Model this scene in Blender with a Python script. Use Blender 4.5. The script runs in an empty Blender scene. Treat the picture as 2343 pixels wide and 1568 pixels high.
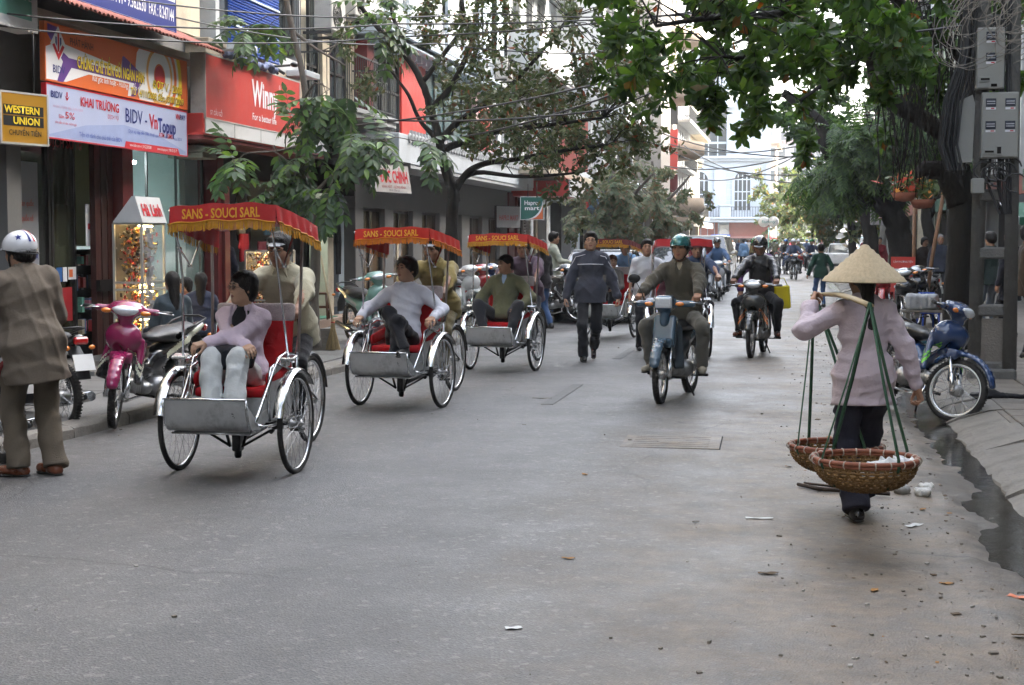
import bpy, math, random
import numpy as np
from mathutils import Vector, Matrix, Quaternion
R_ = math.radians
rnd = random.Random(7)
scn = bpy.context.scene
COL = scn.collection
# ------------------------------------------------------------------ camera, sky, sun, exposure
FPX, CX, CY, TH, PITCH, CAMH = 3473.0, 1171.0, 784.0, R_(10.7), R_(3.86), 1.62
cam_d = bpy.data.cameras.new('camera'); cam = bpy.data.objects.new('camera', cam_d); COL.objects.link(cam)
cam_d.sensor_width = 36.0; cam_d.lens = 36.0 * FPX / 2342.0
cam_d.clip_start = 0.1; cam_d.clip_end = 3000
cam.location = (0, 0, CAMH); cam.rotation_euler = (R_(90) - PITCH, 0, TH)
cam_d.dof.use_dof = False
scn.camera = cam
SUN_EL, SUN_AZ = R_(34), R_(64)      # azimuth measured from +Y (down the street) towards +X (the right)
w = bpy.data.worlds.new('World'); scn.world = w; w.use_nodes = True
nt = w.node_tree; bg = nt.nodes['Background']
sky = nt.nodes.new('ShaderNodeTexSky'); sky.sky_type = 'NISHITA'; sky.sun_disc = False
sky.sun_elevation = SUN_EL; sky.sun_rotation = SUN_AZ; sky.air_density = 1.2; sky.dust_density = 6.0; sky.ozone_density = 1.0
hsv = nt.nodes.new('ShaderNodeHueSaturation'); hsv.inputs['Saturation'].default_value = 0.55
nt.links.new(sky.outputs[0], hsv.inputs['Color']); nt.links.new(hsv.outputs[0], bg.inputs[0])
bg.inputs[1].default_value = 0.15
sl = bpy.data.lights.new('sun', 'SUN'); sun = bpy.data.objects.new('sun', sl); COL.objects.link(sun)
sl.energy = 2.6; sl.angle = R_(3.0); sl.color = (1.0, .95, .87)
sdir = Vector((math.sin(SUN_AZ) * math.cos(SUN_EL), math.cos(SUN_AZ) * math.cos(SUN_EL), math.sin(SUN_EL)))
sun.rotation_euler = sdir.to_track_quat('Z', 'Y').to_euler()
scn.view_settings.view_transform = 'Standard'; scn.view_settings.look = 'None'
scn.view_settings.exposure = 3.3; scn.view_settings.gamma = 1.0
scn.render.use_persistent_data = False
cy = scn.cycles
cy.max_bounces = 6; cy.diffuse_bounces = 3; cy.glossy_bounces = 3; cy.transmission_bounces = 4
cy.transparent_max_bounces = 12; cy.volume_bounces = 1; cy.volume_step_rate = 4; cy.volume_max_steps = 64; cy.caustics_reflective = False; cy.caustics_refractive = False
cy.use_denoising = True; cy.sample_clamp_indirect = 6.0
cy.use_adaptive_sampling = True; cy.adaptive_threshold = 0.015
# ------------------------------------------------------------------ photo pixel (2342 wide) -> place
_ct, _st, _cp, _sp = math.cos(TH), math.sin(TH), math.cos(PITCH), math.sin(PITCH)
def ray(u, v):
 x, y = (u - CX) / FPX, (CY - v) / FPX
 dz = y * _cp - _sp; dy = _cp + y * _sp
 return Vector((x * _ct - dy * _st, x * _st + dy * _ct, dz))
def gp(u, v, z=0.0):
 r = ray(u, v); t = (z - CAMH) / r.z
 return Vector((r.x * t, r.y * t, z))
def atX(u, v, X):
 r = ray(u, v); t = X / r.x; return Vector((X, r.y * t, CAMH + r.z * t))
def atY(u, v, Y):
 r = ray(u, v); t = Y / r.y; return Vector((r.x * t, Y, CAMH + r.z * t))
def atD(u, v, D):
 r = ray(u, v); return Vector((r.x * D, r.y * D, CAMH + r.z * D))
def face_cam(a=0.0):            # yaw of a thing whose +Y looks at the camera, turned a degrees to the picture's left
 return math.pi + TH - R_(a)
# ------------------------------------------------------------------ things and parts
def tag(o, label=None, cat=None, group=None, kind=None):
 if label: o['label'] = label
 if cat: o['category'] = cat
 if group: o['group'] = group
 if kind: o['kind'] = kind
 return o
def thing(name, label, cat, loc=(0, 0, 0), rz=0.0, group=None):
 o = bpy.data.objects.new(name, None); COL.objects.link(o)
 o.empty_display_size = .1
 o.location = loc; o.rotation_euler = (0, 0, rz)
 return tag(o, label, cat, group)
def link(name, me, parent=None, loc=None, rot=None, scale=None):
 o = bpy.data.objects.new(name, me); COL.objects.link(o)
 if parent is not None: o.parent = parent
 if loc is not None: o.location = loc
 if rot is not None: o.rotation_euler = rot
 if scale is not None: o.scale = scale
 return o
def kids(o): return [c for c in o.children]
def clone(o, parent=None, mats=None, name=None):
 """copy of a thing and its parts; mats: {old material name: new material} put on object level"""
 c = o.copy(); COL.objects.link(c)
 if name: c.name = name
 c.parent = parent
 if mats and o.type == 'MESH':
  for i, s in enumerate(o.material_slots):
   m = s.material
   if m and m.name in mats:
    c.material_slots[i].link = 'OBJECT'; c.material_slots[i].material = mats[m.name]
 for ch in list(o.children): clone(ch, c, mats)
 return c
# ------------------------------------------------------------------ materials
_M = {}
def mat(name, col, rough=.6, metal=0.0, var=.12, scale=6.0, bump=0.0, bscale=60.0, coat=0.0, emit=None, es=0.0,
  dirt=0.0, dcol=(.10, .085, .065), dscale=1.3, alpha=None, trans=0.0, sss=0.0, rvar=.1, spec=None, stretch=None):
 if name in _M: return _M[name]
 m = bpy.data.materials.new(name); m.use_nodes = True; _M[name] = m
 n = m.node_tree.nodes; L = m.node_tree.links; b = n['Principled BSDF']
 b.inputs['Roughness'].default_value = rough; b.inputs['Metallic'].default_value = metal
 b.inputs['Base Color'].default_value = (*col, 1)
 if coat: b.inputs['Coat Weight'].default_value = coat; b.inputs['Coat Roughness'].default_value = .08
 if spec is None and rough >= .5 and not metal: spec = .22
 if spec is not None: b.inputs['Specular IOR Level'].default_value = spec
 if trans: b.inputs['Transmission Weight'].default_value = trans
 if alpha is not None: b.inputs['Alpha'].default_value = alpha
 if emit: b.inputs['Emission Color'].default_value = (*emit, 1); b.inputs['Emission Strength'].default_value = es
 tc = n.new('ShaderNodeTexCoord'); src = tc.outputs['Object']
 if stretch:
  mp = n.new('ShaderNodeMapping'); mp.inputs['Scale'].default_value = stretch; L.new(src, mp.inputs[0]); src = mp.outputs[0]
 def noise(s, d=4.0, r=.6):
  t = n.new('ShaderNodeTexNoise'); t.inputs['Scale'].default_value = s; t.inputs['Detail'].default_value = d
  t.inputs['Roughness'].default_value = r; L.new(src, t.inputs['Vector']); return t.outputs['Fac']
 cur = None
 if var:
  f = noise(scale)
  mx = n.new('ShaderNodeMixRGB'); mx.blend_type = 'MIX'
  mx.inputs[1].default_value = (*[max(0, c * (1 - var * 1.6)) for c in col], 1)
  mx.inputs[2].default_value = (*[min(1, c * (1 + var * 1.6)) for c in col], 1)
  L.new(f, mx.inputs[0]); cur = mx.outputs[0]
  if rvar:
   mr = n.new('ShaderNodeMapRange'); mr.inputs[1].default_value = .3; mr.inputs[2].default_value = .7
   mr.inputs[3].default_value = max(.02, rough - rvar); mr.inputs[4].default_value = min(1, rough + rvar)
   L.new(f, mr.inputs[0]); L.new(mr.outputs[0], b.inputs['Roughness'])
 if dirt:
  f = noise(dscale, 8, .7)
  cr = n.new('ShaderNodeMapRange'); cr.inputs[1].default_value = .48; cr.inputs[2].default_value = .68
  cr.inputs[3].default_value = 0; cr.inputs[4].default_value = dirt; L.new(f, cr.inputs[0])
  mx = n.new('ShaderNodeMixRGB'); mx.inputs[2].default_value = (*dcol, 1); L.new(cr.outputs[0], mx.inputs[0])
  if cur: L.new(cur, mx.inputs[1])
  else: mx.inputs[1].default_value = (*col, 1)
  cur = mx.outputs[0]
 if cur: L.new(cur, b.inputs['Base Color'])
 if bump:
  f = noise(bscale, 5)
  bp = n.new('ShaderNodeBump'); bp.inputs['Strength'].default_value = bump; bp.inputs['Distance'].default_value = .02
  L.new(f, bp.inputs['Height']); L.new(bp.outputs[0], b.inputs['Normal'])
 return m
def cloth(name, col, var=.10, rough=.88, bump=.35, weave=True, wscale=900, sheen=.15):
 if name in _M: return _M[name]
 m = mat(name, col, rough, 0, var, 5.0, bump, 38.0)
 b = m.node_tree.nodes['Principled BSDF']; b.inputs['Sheen Weight'].default_value = sheen
 b.inputs['Specular IOR Level'].default_value = .15
 return m
def leafmat(name, cols, trans=.35, rough=.45, scale=1.2):
 if name in _M: return _M[name]
 m = bpy.data.materials.new(name); m.use_nodes = True; _M[name] = m
 n = m.node_tree.nodes; L = m.node_tree.links; b = n['Principled BSDF']; out = n['Material Output']
 geo = n.new('ShaderNodeNewGeometry'); cr = n.new('ShaderNodeValToRGB')
 oi = n.new('ShaderNodeObjectInfo'); ad = n.new('ShaderNodeMath'); ad.operation = 'ADD'; fr = n.new('ShaderNodeMath'); fr.operation = 'FRACT'
 L.new(geo.outputs['Random Per Island'], ad.inputs[0]); L.new(oi.outputs['Random'], ad.inputs[1]); L.new(ad.outputs[0], fr.inputs[0])
 e = cr.color_ramp.elements
 while len(e) < len(cols): e.new(.5)
 for i, (p, c) in enumerate(cols): e[i].position = p; e[i].color = (*c, 1)
 L.new(fr.outputs[0], cr.inputs[0])
 tc = n.new('ShaderNodeTexCoord'); no = n.new('ShaderNodeTexNoise'); no.inputs['Scale'].default_value = 30
 L.new(tc.outputs['Object'], no.inputs['Vector'])
 mm = n.new('ShaderNodeMixRGB'); mm.blend_type = 'MULTIPLY'; mm.inputs[0].default_value = .35
 L.new(cr.outputs[0], mm.inputs[1]); L.new(no.outputs['Color'], mm.inputs[2])
 L.new(mm.outputs[0], b.inputs['Base Color']); b.inputs['Roughness'].default_value = rough; b.inputs['Specular IOR Level'].default_value = .25
 tr = n.new('ShaderNodeBsdfTranslucent'); hs = n.new('ShaderNodeHueSaturation'); hs.inputs['Value'].default_value = 1.9
 hs.inputs['Hue'].default_value = .485; hs.inputs['Saturation'].default_value = 1.15
 L.new(mm.outputs[0], hs.inputs['Color']); L.new(hs.outputs[0], tr.inputs[0])
 mx = n.new('ShaderNodeMixShader'); mx.inputs[0].default_value = trans
 L.new(b.outputs[0], mx.inputs[1]); L.new(tr.outputs[0], mx.inputs[2]); L.new(mx.outputs[0], out.inputs[0])
 return m
# ------------------------------------------------------------------ mesh builder
class MB:
 def __init__(s, *mats):
  s.v = []; s.f = []; s.m = []; s.mats = list(mats); s.cur = 0; s.smooth = []; s.sm = False
  s.T = None
 def use(s, m):
  if m not in s.mats: s.mats.append(m)
  s.cur = s.mats.index(m); return s
 def add(s, vs, fs, sm=None):
  k = len(s.v)
  if s.T is not None: vs = [s.T @ Vector(p) for p in vs]
  s.v.extend([tuple(p) for p in vs]); s.f.extend([tuple(i + k for i in f) for f in fs])
  s.m.extend([s.cur] * len(fs)); s.smooth.extend([s.sm if sm is None else sm] * len(fs)); return s
 def box(s, c, d, rz=0.0, b=0.0, rot=None):
  x, y, z = d[0] / 2, d[1] / 2, d[2] / 2
  M3 = rot.to_3x3() if rot is not None else Matrix.Rotation(rz, 3, 'Z'); c = Vector(c)
  if b <= 0 or b * 2.2 > min(d):
   vs = [Vector((sx * x, sy * y, sz * z)) for sz in (-1, 1) for sx, sy in ((-1, -1), (1, -1), (1, 1), (-1, 1))]
   fs = [(0, 3, 2, 1), (4, 5, 6, 7), (0, 1, 5, 4), (1, 2, 6, 5), (2, 3, 7, 6), (3, 0, 4, 7)]
  else:
   vs = []; idx = {}
   for sx in (-1, 1):
    for sy in (-1, 1):
     for sz in (-1, 1):
      for a in range(3):
       p = [sx * (x - b), sy * (y - b), sz * (z - b)]; p[a] = (sx * x, sy * y, sz * z)[a]
       idx[(sx, sy, sz, a)] = len(vs); vs.append(Vector(p))
   fs = []
   for a in range(3):
    o1, o2 = [i for i in range(3) if i != a]
    for sg in (-1, 1):
     q = []
     for s1, s2 in ((-1, -1), (1, -1), (1, 1), (-1, 1)):
      k = [0, 0, 0]; k[a] = sg; k[o1] = s1; k[o2] = s2; q.append(idx[(*k, a)])
     if (sg > 0) == (a == 1): q = q[::-1]
     fs.append(tuple(q))
   for a in range(3):
    o1, o2 = [i for i in range(3) if i != a]
    for s1 in (-1, 1):
     for s2 in (-1, 1):
      k1 = [0, 0, 0]; k1[o1] = s1; k1[o2] = s2; q = []
      k1[a] = -1; q.append(idx[(*k1, o1)]); q.append(idx[(*k1, o2)])
      k1[a] = 1; q.append(idx[(*k1, o2)]); q.append(idx[(*k1, o1)])
      if (s1 * s2 > 0) == (a == 1): q = q[::-1]
      fs.append(tuple(q))
   for sx in (-1, 1):
    for sy in (-1, 1):
     for sz in (-1, 1):
      q = [idx[(sx, sy, sz, a)] for a in range(3)]
      if sx * sy * sz < 0: q = q[::-1]
      fs.append(tuple(q))
  return s.add([c + M3 @ p for p in vs], fs, False)
 def bb(s, x0, x1, y0, y1, z0, z1, b=0.0):
  return s.box(((x0 + x1) / 2, (y0 + y1) / 2, (z0 + z1) / 2), (abs(x1 - x0), abs(y1 - y0), abs(z1 - z0)), b=b)
 def tube(s, pts, r, n=8, caps=True, flat=None):
  """flat: (width, height) ribbon cross-section instead of round"""
  P = [Vector(p) for p in pts]; rs = r if isinstance(r, (list, tuple)) else [r] * len(P)
  vs = []; fs = []; up = None
  for i, p in enumerate(P):
   t = (P[min(i + 1, len(P) - 1)] - P[max(i - 1, 0)])
   t = t.normalized() if t.length > 1e-9 else Vector((0, 0, 1))
   if up is None: up = t.orthogonal().normalized() if abs(t.z) > .9 else (Vector((0, 0, 1)) - t * t.z).normalized()
   up = (up - t * up.dot(t))
   up = up.normalized() if up.length > 1e-6 else t.orthogonal().normalized()
   sd = t.cross(up)
   for k in range(n):
    a = 2 * math.pi * k / n
    if flat: vs.append(p + sd * math.cos(a) * flat[0] * rs[i] + up * math.sin(a) * flat[1] * rs[i])
    else: vs.append(p + (sd * math.cos(a) + up * math.sin(a)) * rs[i])
  for i in range(len(P) - 1):
   for k in range(n):
    a, b_ = i * n + k, i * n + (k + 1) % n
    fs.append((a, b_, b_ + n, a + n))
  s.add(vs, fs, True)
  if caps:
   k0 = len(s.v) - len(vs); m = len(P) - 1
   s.f.append(tuple(k0 + k for k in range(n))[::-1]); s.f.append(tuple(k0 + m * n + k for k in range(n)))
   s.m += [s.cur] * 2; s.smooth += [False] * 2
  return s
 def cyl(s, p0, p1, r0, r1=None, n=12, caps=True):
  return s.tube([p0, p1], [r0, r0 if r1 is None else r1], n, caps)
 def lathe(s, prof, c=(0, 0, 0), ax=(0, 0, 1), n=24, close=False, sm=True):
  """prof: (radius, height along axis)"""
  ax = Vector(ax).normalized(); u = ax.orthogonal().normalized(); w_ = ax.cross(u); c = Vector(c)
  vs = [c + ax * h + (u * math.cos(2 * math.pi * k / n) + w_ * math.sin(2 * math.pi * k / n)) * r for r, h in prof for k in range(n)]
  m = len(prof); fs = []
  for i in range(m if close else m - 1):
   j = (i + 1) % m
   for k in range(n): fs.append((i * n + k, i * n + (k + 1) % n, j * n + (k + 1) % n, j * n + k))
  return s.add(vs, fs, sm)
 def torus(s, c, ax, R, r, n=32, m=8, flat=1.0):
  return s.lathe([(R + r * math.cos(2 * math.pi * i / m), r * flat * math.sin(2 * math.pi * i / m)) for i in range(m)], c, ax, n, True)
 def quad(s, a, b, c, d): return s.add([a, b, c, d], [(0, 1, 2, 3)], False)
 def prism(s, poly, h, M=None, b=0):
  """poly in XY extruded along +Z by h"""
  n = len(poly); vs = [Vector((x, y, 0)) for x, y in poly] + [Vector((x, y, h)) for x, y in poly]
  if M is not None: vs = [M @ p for p in vs]
  fs = [tuple(range(n))[::-1], tuple(range(n, 2 * n))] + [(i, (i + 1) % n, n + (i + 1) % n, n + i) for i in range(n)]
  return s.add(vs, fs, False)
 def ball(s, c, r, n=12, m=8, sc=(1, 1, 1)):
  c = Vector(c); vs = []; fs = []
  for j in range(m + 1):
   ph = math.pi * j / m
   for k in range(n):
    a = 2 * math.pi * k / n
    vs.append(c + Vector((math.sin(ph) * math.cos(a) * r * sc[0], math.sin(ph) * math.sin(a) * r * sc[1], math.cos(ph) * r * sc[2])))
  for j in range(m):
   for k in range(n): fs.append((j * n + k, (j + 1) * n + k, (j + 1) * n + (k + 1) % n, j * n + (k + 1) % n))
  return s.add(vs, fs, True)
 def mesh(s, name):
  me = bpy.data.meshes.new(name); me.from_pydata(s.v, [], s.f)
  for m in s.mats: me.materials.append(m)
  if s.f:
   me.polygons.foreach_set('material_index', s.m); me.polygons.foreach_set('use_smooth', s.smooth)
  me.update(); return me
 def build(s, name, parent=None, **k): return link(name, s.mesh(name), parent, **k)
def one(name, parent, fn, m, **k):
 b = MB(m); fn(b); return b.build(name, parent, **k)
def sheet(name, m, x0, x1, y0, y1, z, nx=1, ny=1, parent=None):
 vs = [(x0 + (x1 - x0) * i / nx, y0 + (y1 - y0) * j / ny, z) for j in range(ny + 1) for i in range(nx + 1)]
 fs = [(j * (nx + 1) + i, j * (nx + 1) + i + 1, (j + 1) * (nx + 1) + i + 1, (j + 1) * (nx + 1) + i) for j in range(ny) for i in range(nx)]
 b = MB(m); b.add(vs, fs); return b.build(name, parent)
_FT = {}
def text(s, m, size, parent, M, name='lettering', bold=0.0, depth=.004, width=None, shear=0.0, sx=1.0, align='CENTER'):
 """flat lettering: M places the XY plane of the text"""
 key = (s, round(bold, 3), round(depth, 4), shear)
 if key not in _FT:
  cu = bpy.data.curves.new('t', 'FONT'); cu.body = s; cu.size = 1.0; cu.align_x = 'CENTER'; cu.align_y = 'CENTER'
  cu.extrude = 0; cu.offset = bold; cu.resolution_u = 2; cu.shear = shear
  o = bpy.data.objects.new('t', cu); COL.objects.link(o)
  me = bpy.data.meshes.new_from_object(o.evaluated_get(bpy.context.evaluated_depsgraph_get()))
  bpy.data.objects.remove(o); _FT[key] = me
 me = _FT[key].copy(); me.materials.clear(); me.materials.append(m)
 co = np.empty(len(me.vertices) * 3); me.vertices.foreach_get('co', co); co = co.reshape(-1, 3)
 wd = max(1e-6, co[:, 0].max() - co[:, 0].min()) if len(co) else 1
 k = size; kx = (width / wd if width else k * sx)
 x0 = (co[:, 0].max() + co[:, 0].min()) / 2
 if align == 'CENTER': co[:, 0] -= x0
 elif align == 'LEFT': co[:, 0] -= co[:, 0].min()
 elif align == 'RIGHT': co[:, 0] -= co[:, 0].max()
 co[:, 0] *= kx; co[:, 1] *= k
 me.vertices.foreach_set('co', co.ravel()); me.transform(M); me.update(); me.name = name
 return link(name, me, parent)
def frameM(o, x, y):
 """matrix with origin o, X axis x, Y axis y"""
 x = Vector(x).normalized(); y = Vector(y).normalized(); z = x.cross(y)
 return Matrix(((x.x, y.x, z.x, o[0]), (x.y, y.y, z.y, o[1]), (x.z, y.z, z.z, o[2]), (0, 0, 0, 1)))
# ------------------------------------------------------------------ signed-distance modelling (bodies, clothes, cowls)
def _smin(a, b, k):
 if k <= 0: return np.minimum(a, b)
 h = np.maximum(k - np.abs(a - b), 0) / k
 return np.minimum(a, b) - h * h * k * .25
class S:
 """list of prims joined with smooth unions, then cuts"""
 def __init__(s): s.p = []; s.c = []; s.lo = np.full(3, 1e9); s.hi = np.full(3, -1e9)
 def _bb(s, c, r):
  c = np.array(c, float); s.lo = np.minimum(s.lo, c - r); s.hi = np.maximum(s.hi, c + r)
 def cone(s, a, b, ra, rb=None, k=.03, ax=None, sc=None, op='+'):
  """round cone; ax: 3x3 rows = local axes, sc: scale per axis (elliptic cross-section)"""
  rb = ra if rb is None else rb
  a = np.array(a, float); b = np.array(b, float)
  if op == '+':
   m = max(sc) if sc is not None else 1
   s._bb(a, ra * m); s._bb(b, rb * m)
  s.p.append(('c', op, k, a, b, ra, rb, None if ax is None else np.array(ax, float), None if sc is None else np.array(sc, float))); return s
 def ell(s, c, r, k=.03, ax=None, op='+'):
  c = np.array(c, float); r = np.array(r, float)
  if op == '+': s._bb(c, r.max())
  s.p.append(('e', op, k, c, r, None if ax is None else np.array(ax, float))); return s
 def box(s, c, h, rd=.01, k=.02, ax=None, op='+'):
  c = np.array(c, float); h = np.array(h, float)
  if op == '+': s._bb(c, np.linalg.norm(h) + rd)
  s.p.append(('b', op, k, c, h, rd, None if ax is None else np.array(ax, float))); return s
 def plane(s, c, n, k=.0, op='&'):
  """keeps what is BEHIND the plane (n points to the removed side)"""
  n = np.array(n, float); s.c.append((np.array(c, float), n / np.linalg.norm(n), k)); return s
 def ev(s, P, extra=None):
  d = np.full(len(P), 1e3)
  for q in s.p:
   t = q[0]
   if t == 'c':
    _, op, k, a, b, ra, rb, ax, sc = q
    X = P - a; B = b - a
    if ax is not None: X = X @ ax.T; B = ax @ B
    mn = 1.0
    if sc is not None: X = X / sc; B = B / sc; mn = sc.min()
    L2 = max(1e-9, B @ B); h = np.clip(X @ B / L2, 0, 1)
    e = (np.sqrt(((X - h[:, None] * B) ** 2).sum(1)) - (ra + (rb - ra) * h)) * mn
   elif t == 'e':
    _, op, k, c, r, ax = q
    X = P - c
    if ax is not None: X = X @ ax.T
    k0 = np.sqrt(((X / r) ** 2).sum(1)); k1 = np.sqrt(((X / (r * r)) ** 2).sum(1))
    e = k0 * (k0 - 1) / np.maximum(k1, 1e-9)
    e = np.where(k0 < .2, -r.min() * .8, e)
   elif t == 'b':
    _, op, k, c, h, rd, ax = q
    X = P - c
    if ax is not None: X = X @ ax.T
    g = np.abs(X) - h
    e = np.sqrt((np.maximum(g, 0) ** 2).sum(1)) + np.minimum(g.max(1), 0) - rd
   if op == '+': d = _smin(d, e, k)
   else: d = -_smin(-d, e, k)
  if extra is not None: d = d + extra(P)
  for c, n, k in s.c: d = -_smin(-d, -((P - c) @ n), k)
  return d
def wrinkle(seed, amp, freq=14.0, stretch=(1, 1, .55)):
 g = np.random.RandomState(seed); st = np.array(stretch)
 W = [(g.randn(3) * st * freq * .7, g.rand() * 6, g.randn(3) * st * freq * .45, g.rand() * 6) for _ in range(4)]
 def f(P):
  t = 0
  for a, pa, b, pb in W:
   x = np.sin(P @ a + pa + 2.4 * np.sin(P @ b + pb)); t = t + np.exp(-(x * 2.0) ** 2)
  return -amp * (t / len(W) - .35) * 1.6
 return f
def sdfmesh(s, vox, extra=None, pad=.02):
 """surface nets in sparse blocks -> (verts, quads)"""
 lo = s.lo - pad; n = np.maximum(3, np.ceil((s.hi + pad - lo) / vox).astype(int) + 1)
 B = 8; nb = -(-n // B); N = nb * B + 1
 bi = np.stack(np.meshgrid(*[np.arange(k) for k in nb], indexing='ij'), -1).reshape(-1, 3)
 cen = lo + (bi * B + B / 2) * vox
 d = s.ev(cen); keep = np.abs(d) < B * vox * .87 * 1.35 + .03
 F = np.full(tuple(N), 1.0, dtype=np.float32)
 F[:] = 1.0
 bs = bi[keep]
 if len(bs) == 0: return np.zeros((0, 3)), np.zeros((0, 4), int)
 for b in bi[(~keep) & (d < 0)]: F[b[0] * B:b[0] * B + B + 1, b[1] * B:b[1] * B + B + 1, b[2] * B:b[2] * B + B + 1] = -1
 g = np.stack(np.meshgrid(*[np.arange(B + 1)] * 3, indexing='ij'), -1).reshape(-1, 3)
 CH = 120
 for i in range(0, len(bs), CH):
  bb = bs[i:i + CH]; I = (bb[:, None, :] * B + g[None]).reshape(-1, 3); P = lo + I * vox
  e = s.ev(P, extra)
  F[I[:, 0], I[:, 1], I[:, 2]] = e
 neg = F < 0
 c = [neg[i:N[0] - 1 + i, j:N[1] - 1 + j, k:N[2] - 1 + k] for i in (0, 1) for j in (0, 1) for k in (0, 1)]
 cnt = sum(x.astype(np.int8) for x in c); act = (cnt > 0) & (cnt < 8)
 idx = np.full(act.shape, -1, dtype=np.int64); cells = np.argwhere(act); idx[act] = np.arange(len(cells))
 acc = np.zeros((len(cells), 3)); num = np.zeros(len(cells))
 offs = [(i, j, k) for i in (0, 1) for j in (0, 1) for k in (0, 1)]
 for a in offs:
  for ax in range(3):
   if a[ax]: continue
   b = list(a); b[ax] = 1
   fa = F[cells[:, 0] + a[0], cells[:, 1] + a[1], cells[:, 2] + a[2]]; fb = F[cells[:, 0] + b[0], cells[:, 1] + b[1], cells[:, 2] + b[2]]
   m = (fa < 0) != (fb < 0); t = np.where(m, fa / np.where(m, fa - fb, 1), 0)
   p = np.array(a, float)[None].repeat(len(cells), 0); p[:, ax] = t
   acc[m] += p[m]; num[m] += 1
 V = lo + (cells + acc / num[:, None]) * vox
 Q = []
 for ax in range(3):
  o1, o2 = (ax + 1) % 3, (ax + 2) % 3
  sl0 = [slice(0, N[i] - 1) for i in range(3)]; sl1 = list(sl0); sl1[ax] = slice(1, N[ax])
  a = neg[tuple(sl0)]; b = neg[tuple(sl1)]
  E = np.argwhere(a != b)
  E = E[(E[:, o1] > 0) & (E[:, o2] > 0)]
  if len(E) == 0: continue
  s_ = a[E[:, 0], E[:, 1], E[:, 2]]
  def at(d1, d2):
   J = E.copy(); J[:, o1] -= d1; J[:, o2] -= d2; return idx[J[:, 0], J[:, 1], J[:, 2]]
  q = np.stack([at(1, 1), at(0, 1), at(0, 0), at(1, 0)], 1)
  q[~s_] = q[~s_][:, ::-1]; Q.append(q)
 Q = np.concatenate(Q); Q = Q[(Q >= 0).all(1)]
 return V, Q
class NM:
 """numpy mesh gatherer: chunks with material index"""
 def __init__(s, *mats): s.V = []; s.Q = []; s.m = []; s.mats = list(mats); s.n = 0
 def put(s, vq, mi=0):
  V, Q = vq
  if len(Q) == 0: return s
  s.V.append(V); s.Q.append(Q + s.n); s.m.append(np.full(len(Q), mi, dtype=np.int32)); s.n += len(V); return s
 def sdf(s, S_, vox, mi=0, extra=None): return s.put(sdfmesh(S_, vox, extra), mi)
 def mesh(s, name, T=None):
  V = np.concatenate(s.V); Q = np.concatenate(s.Q); m = np.concatenate(s.m)
  me = bpy.data.meshes.new(name)
  me.vertices.add(len(V)); me.vertices.foreach_set('co', V.astype(np.float32).ravel())
  me.loops.add(len(Q) * 4); me.loops.foreach_set('vertex_index', Q.astype(np.int32).ravel())
  me.polygons.add(len(Q)); me.polygons.foreach_set('loop_start', np.arange(0, len(Q) * 4, 4, dtype=np.int32))
  me.polygons.foreach_set('material_index', m); me.polygons.foreach_set('use_smooth', np.ones(len(Q), dtype=bool))
  for x in s.mats: me.materials.append(x)
  me.update(calc_edges=True); me.validate(); return me
def sdfobj(name, S_, vox, m, parent, extra=None):
 return link(name, NM(m).sdf(S_, vox, 0, extra).mesh(name), parent)
# ------------------------------------------------------------------ people
def V3(*a): return np.array(a, float)
def nrm(v): return v / max(1e-9, np.linalg.norm(v))
def ik(a, t, l1, l2, pole):
 a, t, pole = np.array(a, float), np.array(t, float), np.array(pole, float)
 d = t - a; L = np.linalg.norm(d); u = nrm(d)
 if L > (l1 + l2) * .995: L = (l1 + l2) * .995; t = a + u * L
 x = (l1 * l1 - l2 * l2 + L * L) / (2 * L); h = math.sqrt(max(0, l1 * l1 - x * x))
 p = pole - u * (pole @ u)
 return a + u * x + nrm(p) * h, t
SKIN = lambda i=0: mat('skin_%s' % 'abcd'[i], [(.40, .235, .155), (.33, .18, .115), (.46, .29, .20), (.26, .14, .09)][i], .5, 0, .08, 9, .12, 60, rvar=.06)
def m_hair(): return mat('hair_black', (.012, .010, .009), .45, 0, .3, 30, .8, 90, stretch=(1, 1, .2), spec=.2)
_C = {}
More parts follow.
